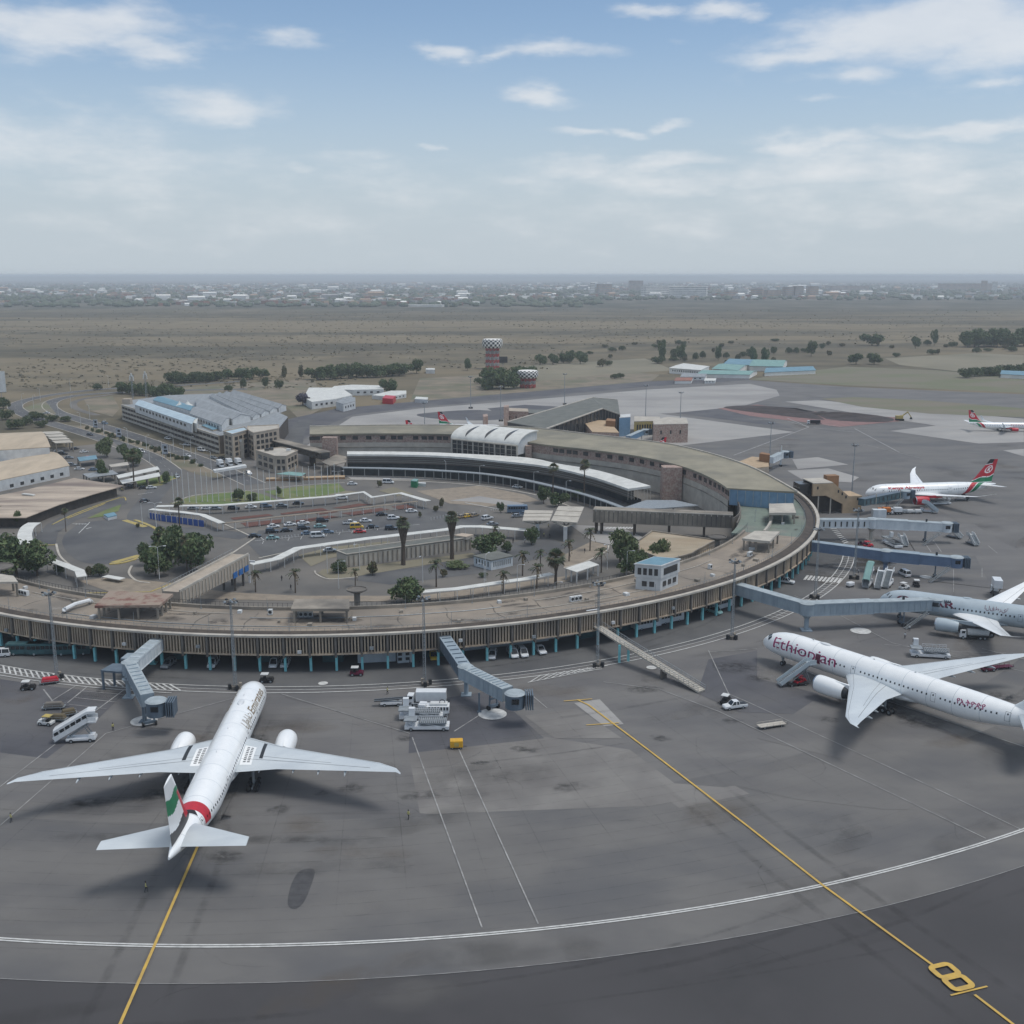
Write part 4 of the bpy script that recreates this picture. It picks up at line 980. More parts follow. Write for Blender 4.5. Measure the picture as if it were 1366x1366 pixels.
def engine(par,x,y,z,r,Ln,mat,side,wsec,lip='metal_lip'):
    mb=MB(); mb.lathe([(r*.80,.55*r),(r*.82,.05),(r*.90,-.05),(r*.97,.25*r),(r*1.0,.8*r),(r*.99,Ln*.5),(r*.88,Ln*.85),(r*.80,Ln),(r*.76,Ln),(r*.76,Ln*.8)],(x,y,z),'X',32); e=mb.build('engine',mat,par,40,local=True)
    m=MB(); m.lathe([(r*.81,.2),(r*.835,.0),(r*.90,-.06),(r*.955,.12*r),(r*.95,.125*r)],(x,y,z),'X',32); o=m.build('inlet_lip',lip,e,40,local=True)
    m=MB(); m.lathe([(.01,.5*r),(r*.2,.75*r),(r*.81,.9*r)],(x,y,z),'X',28); m.build('fan','dark_metal',e,40,local=True)
    m=MB(); m.lathe([(r*.80,Ln*.82),(r*.56,Ln*1.12),(r*.5,Ln*1.14),(r*.30,Ln*1.14),(.02,Ln*1.34)],(x,y,z),'X',24); m.build('exhaust','dark_metal',e,40,local=True)
    m=MB(); w0=wing_pt(wsec,abs(y),.0,0,side); w1=wing_pt(wsec,abs(y),.45,-.35,side)
    zt=z+r*.92; m.rings([[Vector((x+Ln*.25,y-.05,zt+.05)),Vector((x+Ln*.25,y+.05,zt+.05)),Vector((x+Ln*.25,y+.05,z+r*.7)),Vector((x+Ln*.25,y-.05,z+r*.7))],
        [Vector((w0.x+.2,y-.28,w0.z+.15)),Vector((w0.x+.2,y+.28,w0.z+.15)),Vector((w0.x+.2,y+.28,z+r*.5)),Vector((w0.x+.2,y-.28,z+r*.5))],
        [Vector((w1.x,y-.25,w1.z)),Vector((w1.x,y+.25,w1.z)),Vector((w1.x,y+.25,w1.z-.9)),Vector((w1.x,y-.25,w1.z-.9))]]); m.build('pylon',mat,e,True,local=True)
def gear(par,name,x,y,ztop,wheels,wr,ww=.5):
    m=MB(); m.cyl((x,y,wr),(x,y,ztop),.22,.28,10); m.cyl((x,y,wr+.6),(x-1.4,y*.86,ztop),.1,n=6)
    g=m.build(name,'galvanised',par,local=True)
    for dx,dy in wheels:
        m=MB(); c=Vector((x+dx,y+dy,wr)); m.lathe([(wr*.5,-ww/2),(wr*.9,-ww/2),(wr,-ww*.3),(wr,ww*.3),(wr*.9,ww/2),(wr*.5,ww/2)],c,'Y',18); o=m.build('wheel','black_rubber',g,40,local=True)
        m=MB(); m.lathe([(.02,-ww*.42),(wr*.5,-ww*.42),(wr*.5,ww*.42),(.02,ww*.42)],c,'Y',14)
        h=m.build('hub','galvanised',par,local=True); h.parent=o if False else g; h.name='hub'
    if len(wheels)>2:
        m=MB(); m.box((x,y,wr),(max(w_[0] for w_ in wheels)*2+.3,.3,.3)); m.build('bogie_beam','galvanised',g,local=True)
def fin(par,sec,mats,fn,name='tail_fin',nu=44,nv=44):
    # vertical fin as a fine skin so the livery can follow it; fn(u chord,v height)->slot
    mb=MB()
    def P(u,v,sd):

        for a,b in zip(sec,sec[1:]):
            if v<=b[4] or b is sec[-1]:
                f=(v-a[4])/(b[4]-a[4]); le,c,z,t=[p+(q-p)*f for p,q in zip(a[:4],b[:4])]; break
        th=t*5*(.2969*math.sqrt(u)-.126*u-.3516*u*u+.2843*u**3-.1015*u**4)*c
        return Vector((le+u*c,sd*th,z))
    for sd in (-1,1):
        for i in range(nu):
            for j in range(nv):
                u0,u1=(i/nu)**1.3,((i+1)/nu)**1.3; v0,v1=j/nv,(j+1)/nv
                mb.mat(fn((u0+u1)/2,(v0+v1)/2,sd)); q=[P(u0,v0,sd),P(u1,v0,sd),P(u1,v1,sd),P(u0,v1,sd)]; mb.poly(q if sd<0 else q[::-1])
    mb.mat(fn(.5,1,1)); 
    for i in range(nu):
        u0,u1=(i/nu)**1.3,((i+1)/nu)**1.3; mb.poly([P(u0,1,-1),P(u1,1,-1),P(u1,1,1),P(u0,1,1)])
    o=mb.build(name,mats,par,False,local=True,fix=False); o.data.polygons.foreach_set('use_smooth',[True]*len(o.data.polygons)); return o
def windows(F,par,x0,x1,pitch,zoff,gaps=(),wd=.26,ht=.40):
    m=MB(); protos={}
    for side in (-1,1):
        x=x0
        while x<x1:
            if not any(a<=x<=b for a,b in gaps):
                p=F(x,side*(PI/2-zoff/lerp_tab(F.t,x)[1]),.0)
                if side not in protos:
                    mb=MB(); mb.wedge((0,0,0),(wd,ht,.05),(wd*.9,ht*.92)); o=mb.build('window','dark_glass',par,local=True)
                    protos[side]=o
                else: o=protos[side].copy(); COL.objects.link(o)
                o.location=p; o.rotation_euler=(-side*(PI/2-zoff/lerp_tab(F.t,x)[1]),0,0)
            x+=pitch
def door(F,par,x,side,zc,wd=1.07,ht=1.9,dark=False,name='door'):
    mb=MB(); t=.05
    def ad(za): return side*(PI/2-za/lerp_tab(F.t,x)[1])
    ks=8
    for (xa,xb,za,zb) in ((x-wd/2,x-wd/2+t,zc-ht/2,zc+ht/2),(x+wd/2-t,x+wd/2,zc-ht/2,zc+ht/2),(x-wd/2,x+wd/2,zc-ht/2,zc-ht/2+t),(x-wd/2,x+wd/2,zc+ht/2-t,zc+ht/2)):
        for k in range(ks):
            z0=za+(zb-za)*k/ks; z1=za+(zb-za)*(k+1)/ks; mb.poly([F(xa,ad(z0),.015),F(xb,ad(z0),.015),F(xb,ad(z1),.015),F(xa,ad(z1),.015)])
    o=mb.build(name,'dark_metal',par,local=True)
    mb=MB(); mb.poly([F(x-.14,ad(zc+.3),.02),F(x+.14,ad(zc+.3),.02),F(x+.14,ad(zc+.65),.02),F(x-.14,ad(zc+.65),.02)]); mb.build('door_window','dark_glass',o,local=True)
    if dark:
        mb=MB(); 
        for k in range(ks):
            z0=zc-ht/2+ht*k/ks; z1=zc-ht/2+ht*(k+1)/ks; mb.poly([F(x-wd/2,ad(z0),.03),F(x+wd/2,ad(z0),.03),F(x+wd/2,ad(z1),.03),F(x-wd/2,ad(z1),.03)])
        mb.build('open_doorway','dark_glass',o,local=True)
def cockpit(F,par,x0,x1,a0,a1,n=3):
    for side in (-1,1):
        for k in range(n):
            mb=MB(); f0,f1=k/n+.03,(k+1)/n-.03
            aa,ab=a0+(a1-a0)*f0,a0+(a1-a0)*f1
            xa,xb=x0+(x1-x0)*f0**1.3,x0+(x1-x0)*f1**1.3
            hgt=.30
            def q(x,a,up): return F(x+up*.75,side*(a-up*.32),.03)
            for i in range(4):
                u0,u1=i/4,(i+1)/4
                mb.poly([q(xa,aa,u0),q(xb,ab,u0),q(xb,ab,u1),q(xa,aa,u1)])
            mb.build('cockpit_window','dark_glass',par,local=True)
def belly(F,par,x0,x1,w,zb,zt,mat):
    mb=MB(); rs=[]
    for i in range(13):
        f=i/12; k=math.sin(PI*min(max(f,.02),.98))**.55; x=x0+(x1-x0)*f
        rs.append([Vector((x,w*k*math.cos(2*PI*j/20),(zb+zt)/2+(zt-zb)/2*k*math.sin(2*PI*j/20))) for j in range(20)])
    mb.rings(rs); mb.build('belly_fairing',mat,par,50,local=True)
def flap_fairings(par,sec,ys,side,mat,ln=4.2):
    for y in ys:
        p=wing_pt(sec,y,.86,0,side); mb=MB(); rs=[]
        for i in range(8):
            f=i/7; k=.32*math.sin(PI*min(max(f,.05),.95))**.7; rs.append([Vector((p.x-ln*.65+ln*f,p.y+k*.8*math.cos(2*PI*j/8),p.z-.62-.12*f+k*1.2*math.sin(2*PI*j/8))) for j in range(8)])
        mb.rings(rs); mb.build('flap_fairing',mat,par,50,local=True)
def wing_line(par,sec,y0,y1,fc,side,w,mat,name='panel_line'):
    mb=MB(); n=8
    for i in range(n):
        ya,yb=y0+(y1-y0)*i/n,y0+(y1-y0)*(i+1)/n
        mb.poly([wing_pt(sec,ya,fc,.02,side),wing_pt(sec,yb,fc,.02,side),wing_pt(sec,yb,fc,.02,side)+Vector((w,0,-.004)),wing_pt(sec,ya,fc,.02,side)+Vector((w,0,-.004))])
    mb.build(name,mat,par,local=True)
S777=dict(L=73.6,r=3.1,zc=5.35,tail0=51.,ztail=7.35,nose=10.5)
W777=[(24.6,14.6,2.2,4.1,.13),(31.2,9.0,10.2,5.0,.11),(43.4,3.4,28.6,7.2,.09),(46.6,1.5,31.6,7.65,.08),(48.7,.55,32.4,7.8,.07)]
H777=[(62.6,7.4,.5,7.2,.1),(69.3,2.6,10.8,8.1,.09)]
F777=[(61.3,10.4,8.1,.09,0.),(63.0,8.9,9.6,.09,.12),(69.2,4.3,18.5,.08,1.)]
def t777(name,label,loc,hd,mat,finmats,finfn,winggrey='wing_grey',engmat=None,wingl=True):
    t=thing(name,label,'airliner',loc,hd); S=S777; F=Fus(fus_tab(S['L'],S['r'],S['zc'],S['tail0'],S['ztail'],S['nose']))
    fuselage(F,S['L'],t,mat)
    belly(F,t,22,45,3.2,1.75,4.6,mat)
    for s in (-1,1):
        w_=wing(W777,t,winggrey,'wing',s); flap_fairings(w_,W777,(7.,13.2,17.8,22.6),s,winggrey)
        wing_line(w_,W777,3.2,27,.72,s,.07,'dark_metal'); wing_line(w_,W777,3.2,30,.13,s,.05,'dark_metal'); wing_line(w_,W777,3.2,20,.62,s,.05,'dark_metal')
        engine(t,22.8,9.6*s,3.15,1.98,7.2,engmat or mat,s,W777)
        wing(H777,t,winggrey,'tailplane',s)
        gear(t,'main_gear',37.1,5.5*s,4.6,[(dx,dy) for dx in (-1.45,0,1.45) for dy in (-.7,.7)],.66,.55)
        for x in (6.6,17.4,27.,46.2,61.5): door(F,t,x,s,.35)
    gear(t,'nose_gear',5.9,0,3.2,[(0,-.35),(0,.35)],.54,.4)
    fin(t,F777,finmats,finfn)
    windows(F,t,9.0,60.,.62 if False else 1.05,.62,[(16.2,18.6),(25.8,28.2),(45.,47.4)],.34,.42)
    cockpit(F,t,1.75,3.0,.16,1.2)
    for x,h in ((14.,.35),(40.,.3),(30,.22)): mb=MB(); p=F(x,0); mb.wedge((x,0,p.z+h/2),(.55,.07,h),(.3,.04),0,.1); mb.build('antenna','white_paint',t,local=True)
    mb=MB(); mb.lathe([(.5,0),(.42,.22),(.02,.34)],(0,0,0),'Z',16); o=mb.build('antenna_dome','white_paint',t,50,local=True); o.location=(17.5,0,S['zc']+S['r']-.06); o.scale=(3.2,1.3,1.1)
    return t,F
# airliner at the left stand, seen from behind
def fin_flag(u,v,sd):
    wv=.035*math.sin(u*7.)
    if v<.06: return 3
    if v<.17+wv: return 3 if u>.22 else 2
    if u<.20 and v<.66: return 2
    if v<.47+wv: return 0
    if v<.74+wv: return 1
    return 0
E1,FE=t777('airliner','white airliner seen from behind with red tail band and green striped fin',Vector((-54.0,215.6,0)),R(-86.7),'plane_white',['plane_white','green_paint','red_paint','black_paint'],fin_flag)
def xr(a,b,n=8): return [a+(b-a)*i/n for i in range(n+1)]
skin_patch(FE,lambda x:(-1.75+(x-58)*.02,1.75-(x-58)*.02),xr(58.0,60.6,4),E1,'red_paint','tail_band',.02,24)
skin_patch(FE,lambda x:(-.35-(x-60.6)*.36,.35+(x-60.6)*.36),xr(60.62,61.7,4),E1,'black_paint','tail_band',.02,18)
lettering(FE,'Emirates',1,8.2,1.45,2.5,E1,'gold_letter',length=11.6,bold=.035)
lettering(FE,'الإمارات',1,20.6,1.6,2.2,E1,'gold_letter',length=6.,bold=.02)
lettering(FE,'Emirates',-1,8.2,1.45,2.5,E1,'gold_letter',length=11.6,bold=.035)
for s in (-1,1):
    mb=MB(); w0=W777
    a=[wing_pt(w0,5.9,.12,.03,s),wing_pt(w0,6.35,.12,.03,s)]; 
    for i in range(8):
        f,g=.17+.52*i/8,.17+.52*(i+1)/8
        mb.poly([wing_pt(w0,6.5,f,.03,s),wing_pt(w0,7.15,f,.03,s),wing_pt(w0,7.15,g,.03,s),wing_pt(w0,6.5,g,.03,s)])
    mb.build('walkway_stripe','dark_metal',E1,local=True)
    mb=MB()
    for i in range(9):
        for j in range(2):
            f=.42+.045*i; y=3.7+.75*j; mb.poly([wing_pt(w0,y,f,.03,s),wing_pt(w0,y+.5,f,.03,s),wing_pt(w0,y+.5,f+.022,.03,s),wing_pt(w0,y,f+.022,.03,s)])
    mb.build('wing_marking','dark_metal',E1,local=True)
    mb=MB()
    for i in range(8):
        f,g=.38+.06*i,.38+.06*(i+1); mb.poly([wing_pt(w0,3.2,f,.022,s),wing_pt(w0,5.4,f,.022,s),wing_pt(w0,5.4,g,.022,s),wing_pt(w0,3.2,g,.022,s)])
    mb.build('wing_panel','plane_white',E1,local=True)
# airliner at the right stand
def fin_et(u,v,sd):
    if v<.16: return 0
    k=u+v*.9
    return 1 if k<.55 else 2 if k<.95 else 3 if k<1.35 else 0
E2,FT=t777('airliner','white airliner with magenta lettering and boarding stairs at its open door',Vector((60.4,246.,0)),R(-52.6),'plane_white',['plane_white','green_paint','yellow_paint','red_paint'],fin_et)
lettering(FT,'Ethiopian',-1,4.9,-.25,3.7,E2,'magenta',length=17.6,bold=.0)
lettering(FT,'የኢትዮጵያ',-1,51.2,.75,1.5,E2,'magenta',length=5.8,bold=.02)
lettering(FT,'Ethiopian',1,4.9,-.25,3.7,E2,'magenta',length=17.6,bold=.04)
skin_patch(FT,lambda x:(-2.35,-1.9),xr(52.,55.,3),E2,'dark_metal','lower_line',.02,1) if False else None
o=MB(); 
for k in range(6):
    z0=-.75+2.2*k/6; z1=-.75+2.2*(k+1)/6; h=FT.t[9][2]
    o.poly([FT(17.1,-(PI/2-z0/3.1),.04),FT(18.4,-(PI/2-z0/3.1),.04),FT(18.4,-(PI/2-z1/3.1),.04),FT(17.1,-(PI/2-z1/3.1),.04)])
o.build('open_doorway','maroon',E2,local=True)
# twin aisle with shorter body and swept thin wings
W787=[(18.6,11.2,2.2,3.7,.13),(24.6,6.6,9.8,4.5,.11),(32.4,2.6,25.,6.9,.09),(35.2,1.4,28.6,8.2,.08),(37.4,.4,30.0,8.9,.07)]
H787=[(48.2,5.6,.4,6.4,.1),(53.2,1.9,9.9,7.3,.09)]
F787=[(44.8,9.6,7.4,.09,0.),(46.4,8.2,8.8,.09,.13),(53.,3.4,16.9,.08,1.)]
def t787(label,loc,hd,mat,finmats,finfn,engmat,winggrey):
    t=thing('airliner',label,'airliner',loc,hd); F=Fus(fus_tab(56.4,2.92,4.95,36.5,6.6,8.5))
    fuselage(F,56.4,t,mat); belly(F,t,17,35,3.,1.6,4.2,mat)
    for s in (-1,1):
        w_=wing(W787,t,winggrey,'wing',s); flap_fairings(w_,W787,(6.,11.5,16.5),s,winggrey,3.6); wing_line(w_,W787,3.,24,.72,s,.06,'dark_metal')
        engine(t,16.0,9.7*s,2.75,1.75,5.6,engmat,s,W787,'metal_lip'); wing(H787,t,winggrey,'tailplane',s)
        gear(t,'main_gear',28.3,4.9*s,4.2,[(dx,dy) for dx in (-.75,.75) for dy in (-.6,.6)],.66,.5)
        for x in (6.2,13.6,35.,46.): door(F,t,x,s,.35)
    gear(t,'nose_gear',5.5,0,3.,[(0,-.3),(0,.3)],.5,.36); fin(t,F787,finmats,finfn)
    windows(F,t,8.6,45.,1.0,.55,[(12.8,14.6),(34.,36.)],.38,.5)
    cockpit(F,t,1.5,2.9,.14,1.15,2)
    mb=MB(); mb.lathe([(.5,0),(.42,.2),(.02,.3)],(0,0,0),'Z',14); o=mb.build('antenna_dome',mat,t,50,local=True); o.location=(22,0,4.95+2.88); o.scale=(2.6,1.2,1.)
    return t,F
def fin_kq(u,v,sd):
    k=v-(.05+.30*u+.06*math.sin(u*6))
    if k<-.0: return 0 if v<.02 else 2
    if k<.035: return 0
    # ring emblem with a letter
    du,dv=(u-.52)*.62,(v-.56)
    rr=math.hypot(du*1.05,dv)
    if .135<rr<.175: return 0
    if rr<.125:
        if -.06<du<-.02 and abs(dv)<.095: return 0
        if abs(dv)<.1 and abs((du+.012)-abs(dv)*.75)<.026: return 0
    if v>.80+.1*(u-.5) and u<.55: return 3 if v>.83+.1*(u-.5) else 0
    return 1
def kenya_band(F,t,xa,ha,sc=1.):
    # two slanting sashes around the rear body, red ahead of green, with white piping
    def slab(o0,o1,mat,off):
        mb=MB(); na=26
        for i in range(na):
            A,B=-2.6+5.2*i/na,-2.6+5.2*(i+1)/na
            def X(a,o): return xa+o-abs(a)*ha*(1-.10*abs(a))
            for k in range(3):
                p,q=o0+(o1-o0)*k/3,o0+(o1-o0)*(k+1)/3
                mb.poly([F(X(A,p),A,off),F(X(B,p),B,off),F(X(B,q),B,off),F(X(A,q),A,off)])
        mb.build('livery_sash',mat,t,50,local=True)
    slab(0,2.5*sc,'red_paint',.02); slab(3.0*sc,5.4*sc,'green_paint',.022)
K1,FK=t787('white airliner with red engine and red and green tail parked beside the tan gate building',Vector((142.2,425.6,0)),R(8.6),'plane_white',['plane_white','red_paint','green_paint','black_paint'],fin_kq,'red_paint','plane_white')
kenya_band(FK,K1,46.4,2.9)
lettering(FK,'Kenya Airways',-1,8.3,1.25,1.5,K1,'red_paint',length=15.5,bold=.05); lettering(FK,'Kenya Airways',1,8.5,.75,1.5,K1,'red_paint',length=14.5,bold=.02)
Q1,FQ=t787('pale grey airliner with dark maroon lettering docked at the long jet bridge',Vector((99.4,280.4,0)),R(-29.5),'plane_silver',['plane_silver','maroon','maroon','maroon'],lambda u,v,s:0,'plane_silver','plane_white')
lettering(FQ,'QATAR',-1,4.9,.45,2.3,Q1,'maroon',length=14.6,bold=.05); lettering(FQ,'QATAR',1,6.4,.05,2.3,Q1,'maroon',length=15.6,bold=.05)
lettering(FQ,'القطرية',-1,26.5,1.45,1.5,Q1,'maroon',length=5.6)
# smaller single aisle jets
W73=[(12.6,7.6,1.6,2.6,.13),(16.6,4.4,5.6,3.1,.11),(23.0,1.6,17.0,4.4,.09),(23.9,1.0,17.3,5.6,.08),(24.9,.6,17.5,7.1,.06)]
H73=[(33.2,4.2,.3,4.9,.1),(37.2,1.5,7.1,5.5,.09)]
F73=[(29.4,8.6,5.2,.09,0.),(32.2,5.8,6.6,.09,.18),(36.4,2.4,12.4,.08,1.)]
def t737(label,loc,hd,letters=True):
    t=thing('airliner',label,'airliner',loc,hd); F=Fus(fus_tab(38.6,1.95,3.35,25.,4.7,5.5)); fuselage(F,38.6,t,'plane_white',n=28); belly(F,t,11,22,2.,1.1,2.8,'plane_white')
    for s in (-1,1):
        wing(W73,t,'wing_grey','wing',s); engine(t,11.2,4.9*s,1.75,1.05,3.8,'red_paint',s,W73); wing(H73,t,'plane_white','tailplane',s)
        gear(t,'main_gear',20.,2.9*s,2.6,[(0,-.4),(0,.4)],.55,.4)
    gear(t,'nose_gear',4.,0,2.,[(0,-.2),(0,.2)],.36,.25); fin(t,F73,['plane_white','red_paint','green_paint','black_paint'],fin_kq,nu=30,nv=30)
    kenya_band(F,t,32.,1.9,.7); windows(F,t,6.,30.,1.,.45,[],.34,.4); cockpit(F,t,1.,1.9,.14,1.1,2)
    lettering(F,'Kenya Airways',-1,5.5,.6,1.,t,'red_paint',length=9.) ; lettering(F,'Kenya Airways',1,5.5,.6,1.,t,'red_paint',length=9.)
    return t
def by_tail(px_,py_,z,hd,tx): # nose location so the fin tip stands at this survey point
    g=G(px_,py_,z); return Vector((g.x-tx*math.cos(hd),g.y-tx*math.sin(hd),0))
t737('white airliner with red engine cut by the right edge far across the apron',by_tail(1293.5,547,12.4,R(176),38.2),R(176))
t737('airliner behind the rear terminal showing its red and green tail beside the white vault',by_tail(585,549,12.4,R(172),38.2),R(172))
t737('airliner behind the rear terminal with only the small red tail tip showing',by_tail(542,560.5,12.4,R(205),38.2),R(205))
t737('airliner behind the olive roof showing a small red tail near the brown gate building',by_tail(888,583,12.4,R(20),38.2),R(20))
# ------------------------------------------------------------------ jet bridges
def tunnel(par,p,q,w,h,mat,top,ribs=0,win=0,name='tunnel'):
    mb=MB(); mb.beam(p,q,w,h); o=mb.build(name,mat,par)
    d=(q-p); L=d.length; u=d.normalized(); s=Vector((-u.y,u.x,0)).normalized()
    mb=MB(); up=Vector((0,0,1)); mb.beam(p+up*(h/2+.06),q+up*(h/2+.06),w+.15,.12); mb.build('tunnel_roof',top,par)
    mb=MB(); n=max(3,int(L/1.6))
    for i in range(n+1):
        c=p.lerp(q,i/n)
        for sg in (-1,1): mb.box(c+s*sg*(w/2+.03),(.16,.08,h),math.atan2(u.y,u.x))
    for sg in (-1,1):
        for z in (-h/2+.1,h/2-.1): mb.beam(p+s*sg*(w/2+.05)+up*z,q+s*sg*(w/2+.05)+up*z,.1,.2)
    mb.build('frame',mat,par)
    if ribs:
        for i in range(1,ribs):
            mb=MB(); c=p.lerp(q,i/ribs); mb.box(c+up*(h/2+.2),(.25,w*.8,.16),math.atan2(u.y,u.x)); mb.build('roof_rib',mat,par)
    if win:
        for i in range(win):
            c=p.lerp(q,(i+.5)/win)
            for sg in (-1,1): mb=MB(); mb.box(c+s*sg*(w/2+.06),(.45,.1,h*.62),math.atan2(u.y,u.x)); mb.build('slit_window','window_dark',par)
    return o
def rotunda(par,c,r,h,mat):
    mb=MB(); mb.cyl(c-Vector((0,0,h/2)),c+Vector((0,0,h/2)),r,r,16); mb.build('rotunda',mat,par,True)
    mb=MB(); mb.cyl(c+Vector((0,0,h/2)),c+Vector((0,0,h/2+.4)),r+.2,r*.7,16); mb.build('rotunda_cap','bridge_top',par)
def column(par,x,y,ztop,r,mat,flare=True):
    mb=MB(); mb.cyl((x,y,0),(x,y,ztop),r,r,12); mb.box((x,y,.12),(r*4.5,r*4.5,.24))
    if flare: mb.cyl((x,y,ztop-1.2),(x,y,ztop),r,r*2.4,12)
    mb.build('support_column',mat,par)
def bogie(par,x,y,ztop,rz,mat):
    mb=MB(); c,s=math.cos(rz),math.sin(rz)
    for d in (-1.,1.): mb.cyl((x-s*d,y+c*d,.7),(x-s*d*.8,y+c*d*.8,ztop),.17,n=8)
    mb.box((x,y,.85),(.6,2.6,.5),rz); mb.box((x,y,2.4),(.3,2.2,.3),rz); mb.build('drive_leg',mat,par)
    for d in (-1.25,1.25):
        mb=MB(); mb.cyl((x-s*(d-.2),y+c*(d-.2),.55),(x-s*(d+.2),y+c*(d+.2),.55),.55,n=14); mb.build('wheel','black_rubber',par)
def cab(par,c,rz,mat,face=1.9):
    cs,sn=math.cos(rz),math.sin(rz)
    mb=MB(); mb.cyl(c-Vector((0,0,1.5)),c+Vector((0,0,1.5)),2.0,2.0,18); mb.build('cab',mat,par,True)
    f=c+Vector((cs,sn,0))*2.2
    for k in range(4):
        mb=MB(); q=f+Vector((cs,sn,0))*(.45*k); mb.box((q.x,q.y,c.z+.1),(.24,3.4+.1*k,3.2),rz); mb.build('bellows','bridge_dark',par)
    mb=MB(); mb.cyl(c+Vector((0,0,1.5)),c+Vector((0,0,1.8)),2.2,1.8,18); mb.build('cab_roof','bridge_top',par)
    w=c+Vector((-sn,cs,0))*2.02+Vector((cs,sn,0))*.2
    for sg in (-1,1):
        q=c+Vector((-sn,cs,0))*sg*1.98; mb=MB(); mb.box((q.x,q.y,c.z+.4),(1.5,.2,1.1),rz); mb.build('cab_window','dark_glass',par)
def dirz(p,q): return math.atan2(q.y-p.y,q.x-p.x)
UP=Vector((0,0,1))
# left bridge
t=thing('jet_bridge','pale grey bent jet bridge with open cab left of the tail-on airliner nose','jet bridge',G(176,928))
p0,p1,p2,p3=G(224,848,5.9),G(174,891,5.7),G(197,934,5.6),G(209,944,5.5)
tunnel(t,p0,p1,2.7,2.8,'bridge_pale','bridge_top',8); rotunda(t,p1,1.7,2.9,'bridge_blue'); tunnel(t,p1,p2,2.5,2.6,'bridge_blue','bridge_top',9)
cab(t,p3,R(5),'bridge_dark'); column(t,G(172,930).x,G(172,930).y,4.3,.5,'bridge_blue'); column(t,G(189,968).x,G(189,968).y+2,4.2,.45,'bridge_dark',False); column(t,G(205,885).x,G(205,885).y,4.3,.35,'teal_column',False)
bogie(t,p2.x,p2.y,4.2,dirz(p1,p2),'bridge_dark')
t=canopy('stair_shelter','dark grey pitched shelter on posts left of the bent jet bridge',[(134,894,4.6),(150,885,5.2),(168,885,5.2),(182,898,4.6)],4.6,'bridge_dark',.4,1,0.,.1,'shelter','bridge_dark')
canopy('stair_shelter','small flat grey shelter roof between the bent jet bridge and the columns',[(161,878),(170,871),(186,871),(178,880)],5.2,'bridge_blue',.3,1,0.,.1,'shelter','bridge_dark')
# middle bridge
t=thing('jet_bridge','blue grey jet bridge in the middle angled right with its cab above an empty stand','jet bridge',G(620,963))
p0,p1,p2,p3=G(589,850,6.),G(621,897,5.8),G(677,926,5.6),G(687,934,5.5)
tunnel(t,p0,p1,2.6,2.7,'bridge_dark','bridge_blue',9); rotunda(t,p1,1.6,2.8,'bridge_blue'); tunnel(t,p1,p2,2.6,2.7,'bridge_blue','bridge_top',12)
cab(t,p3,R(2),'bridge_dark'); g=G(622,927); column(t,g.x,g.y,4.4,.5,'bridge_blue'); g=G(658,946); bogie(t,g.x,g.y,4.2,dirz(p1,p2),'bridge_dark'); g=G(633,950); column(t,g.x+1,g.y,4.3,.2,'bridge_dark',False)
t2=t
def service_stair(par,top,foot,w=1.,mat='galvanised'):
    mb=MB(); d=(foot-top); u=Vector((d.x,d.y,0)).normalized(); s=Vector((-u.y,u.x,0))
    for sg in (-1,1):
        mb.beam(top+s*sg*w/2,foot+s*sg*w/2,.08,.2); mb.beam(top+s*sg*w/2+UP*1.,foot+s*sg*w/2+UP*1.,.06,.06)
        for k in range(7): c=top.lerp(foot,k/6)+s*sg*w/2; mb.box(c+UP*.5,(.05,.05,1.))
    n=max(6,int(abs(d.z)/.22))
    for k in range(n): c=top.lerp(foot,(k+.5)/n); mb.box(c,(.28,w,.05),math.atan2(u.y,u.x))
    return mb.build('service_stair',mat,par)
# sloped stair ramp
t=thing('passenger_stair','long pale stair ramp descending from a white framed opening to the apron','stairway',G(830,875))
p0,p1,p2=G(790,831,5.3),G(832,858,4.6),G(936,922,.3)
mb=MB(); mb.beam(p0,p1,2.3,.4); mb.build('landing','concrete_pale',t); mb=MB(); mb.beam(p1,p2,2.3,.4); 
for k in range(30): c=p1.lerp(p2,(k+.5)/30)+UP*.26; mb.box(c,(.35,2.1,.12),dirz(p1,p2))
mb.build('flight','concrete_pale',t)
for a,b in ((p0,p1),(p1,p2)):
    u=(b-a).normalized(); s=Vector((-u.y,u.x,0)).normalized(); mb=MB()
    for sg in (-1,1):
        mb.beam(a+s*sg*1.15+UP*1.15,b+s*sg*1.15+UP*1.15,.09,.09); mb.beam(a+s*sg*1.15+UP*.65,b+s*sg*1.15+UP*.65,.06,.06); n=int((b-a).length/1.4)
        for k in range(n+1): c=a.lerp(b,k/n)+s*sg*1.15; mb.box(c+UP*.65,(.07,.07,1.1))
    mb.build('handrail','galvanised',t)
mb=MB(); d=dirz(p0,p1); g=p0+UP*1.6
for sg in (-1,1): mb.box(g+Vector((0,0,0))+Vector((-math.sin(R(-66)),math.cos(R(-66)),0))*sg*1.5,(.5,.5,3.6),R(-66))
mb.box(g+UP*1.6,(.5,3.4,.5),R(-66)); mb.build('door_frame','white_paint',t)
for x,y in ((826,884),(838,882)): g=G(x,y); mb=MB(); mb.box((g.x,g.y,2.2),(.55,.55,4.4)); mb.build('support_column','teal_column',t)
g=G(885,905); mb=MB(); mb.box((g.x,g.y,1.2),(.4,1.8,2.2),dirz(p1,p2)); mb.build('support_frame','concrete_dark',t)
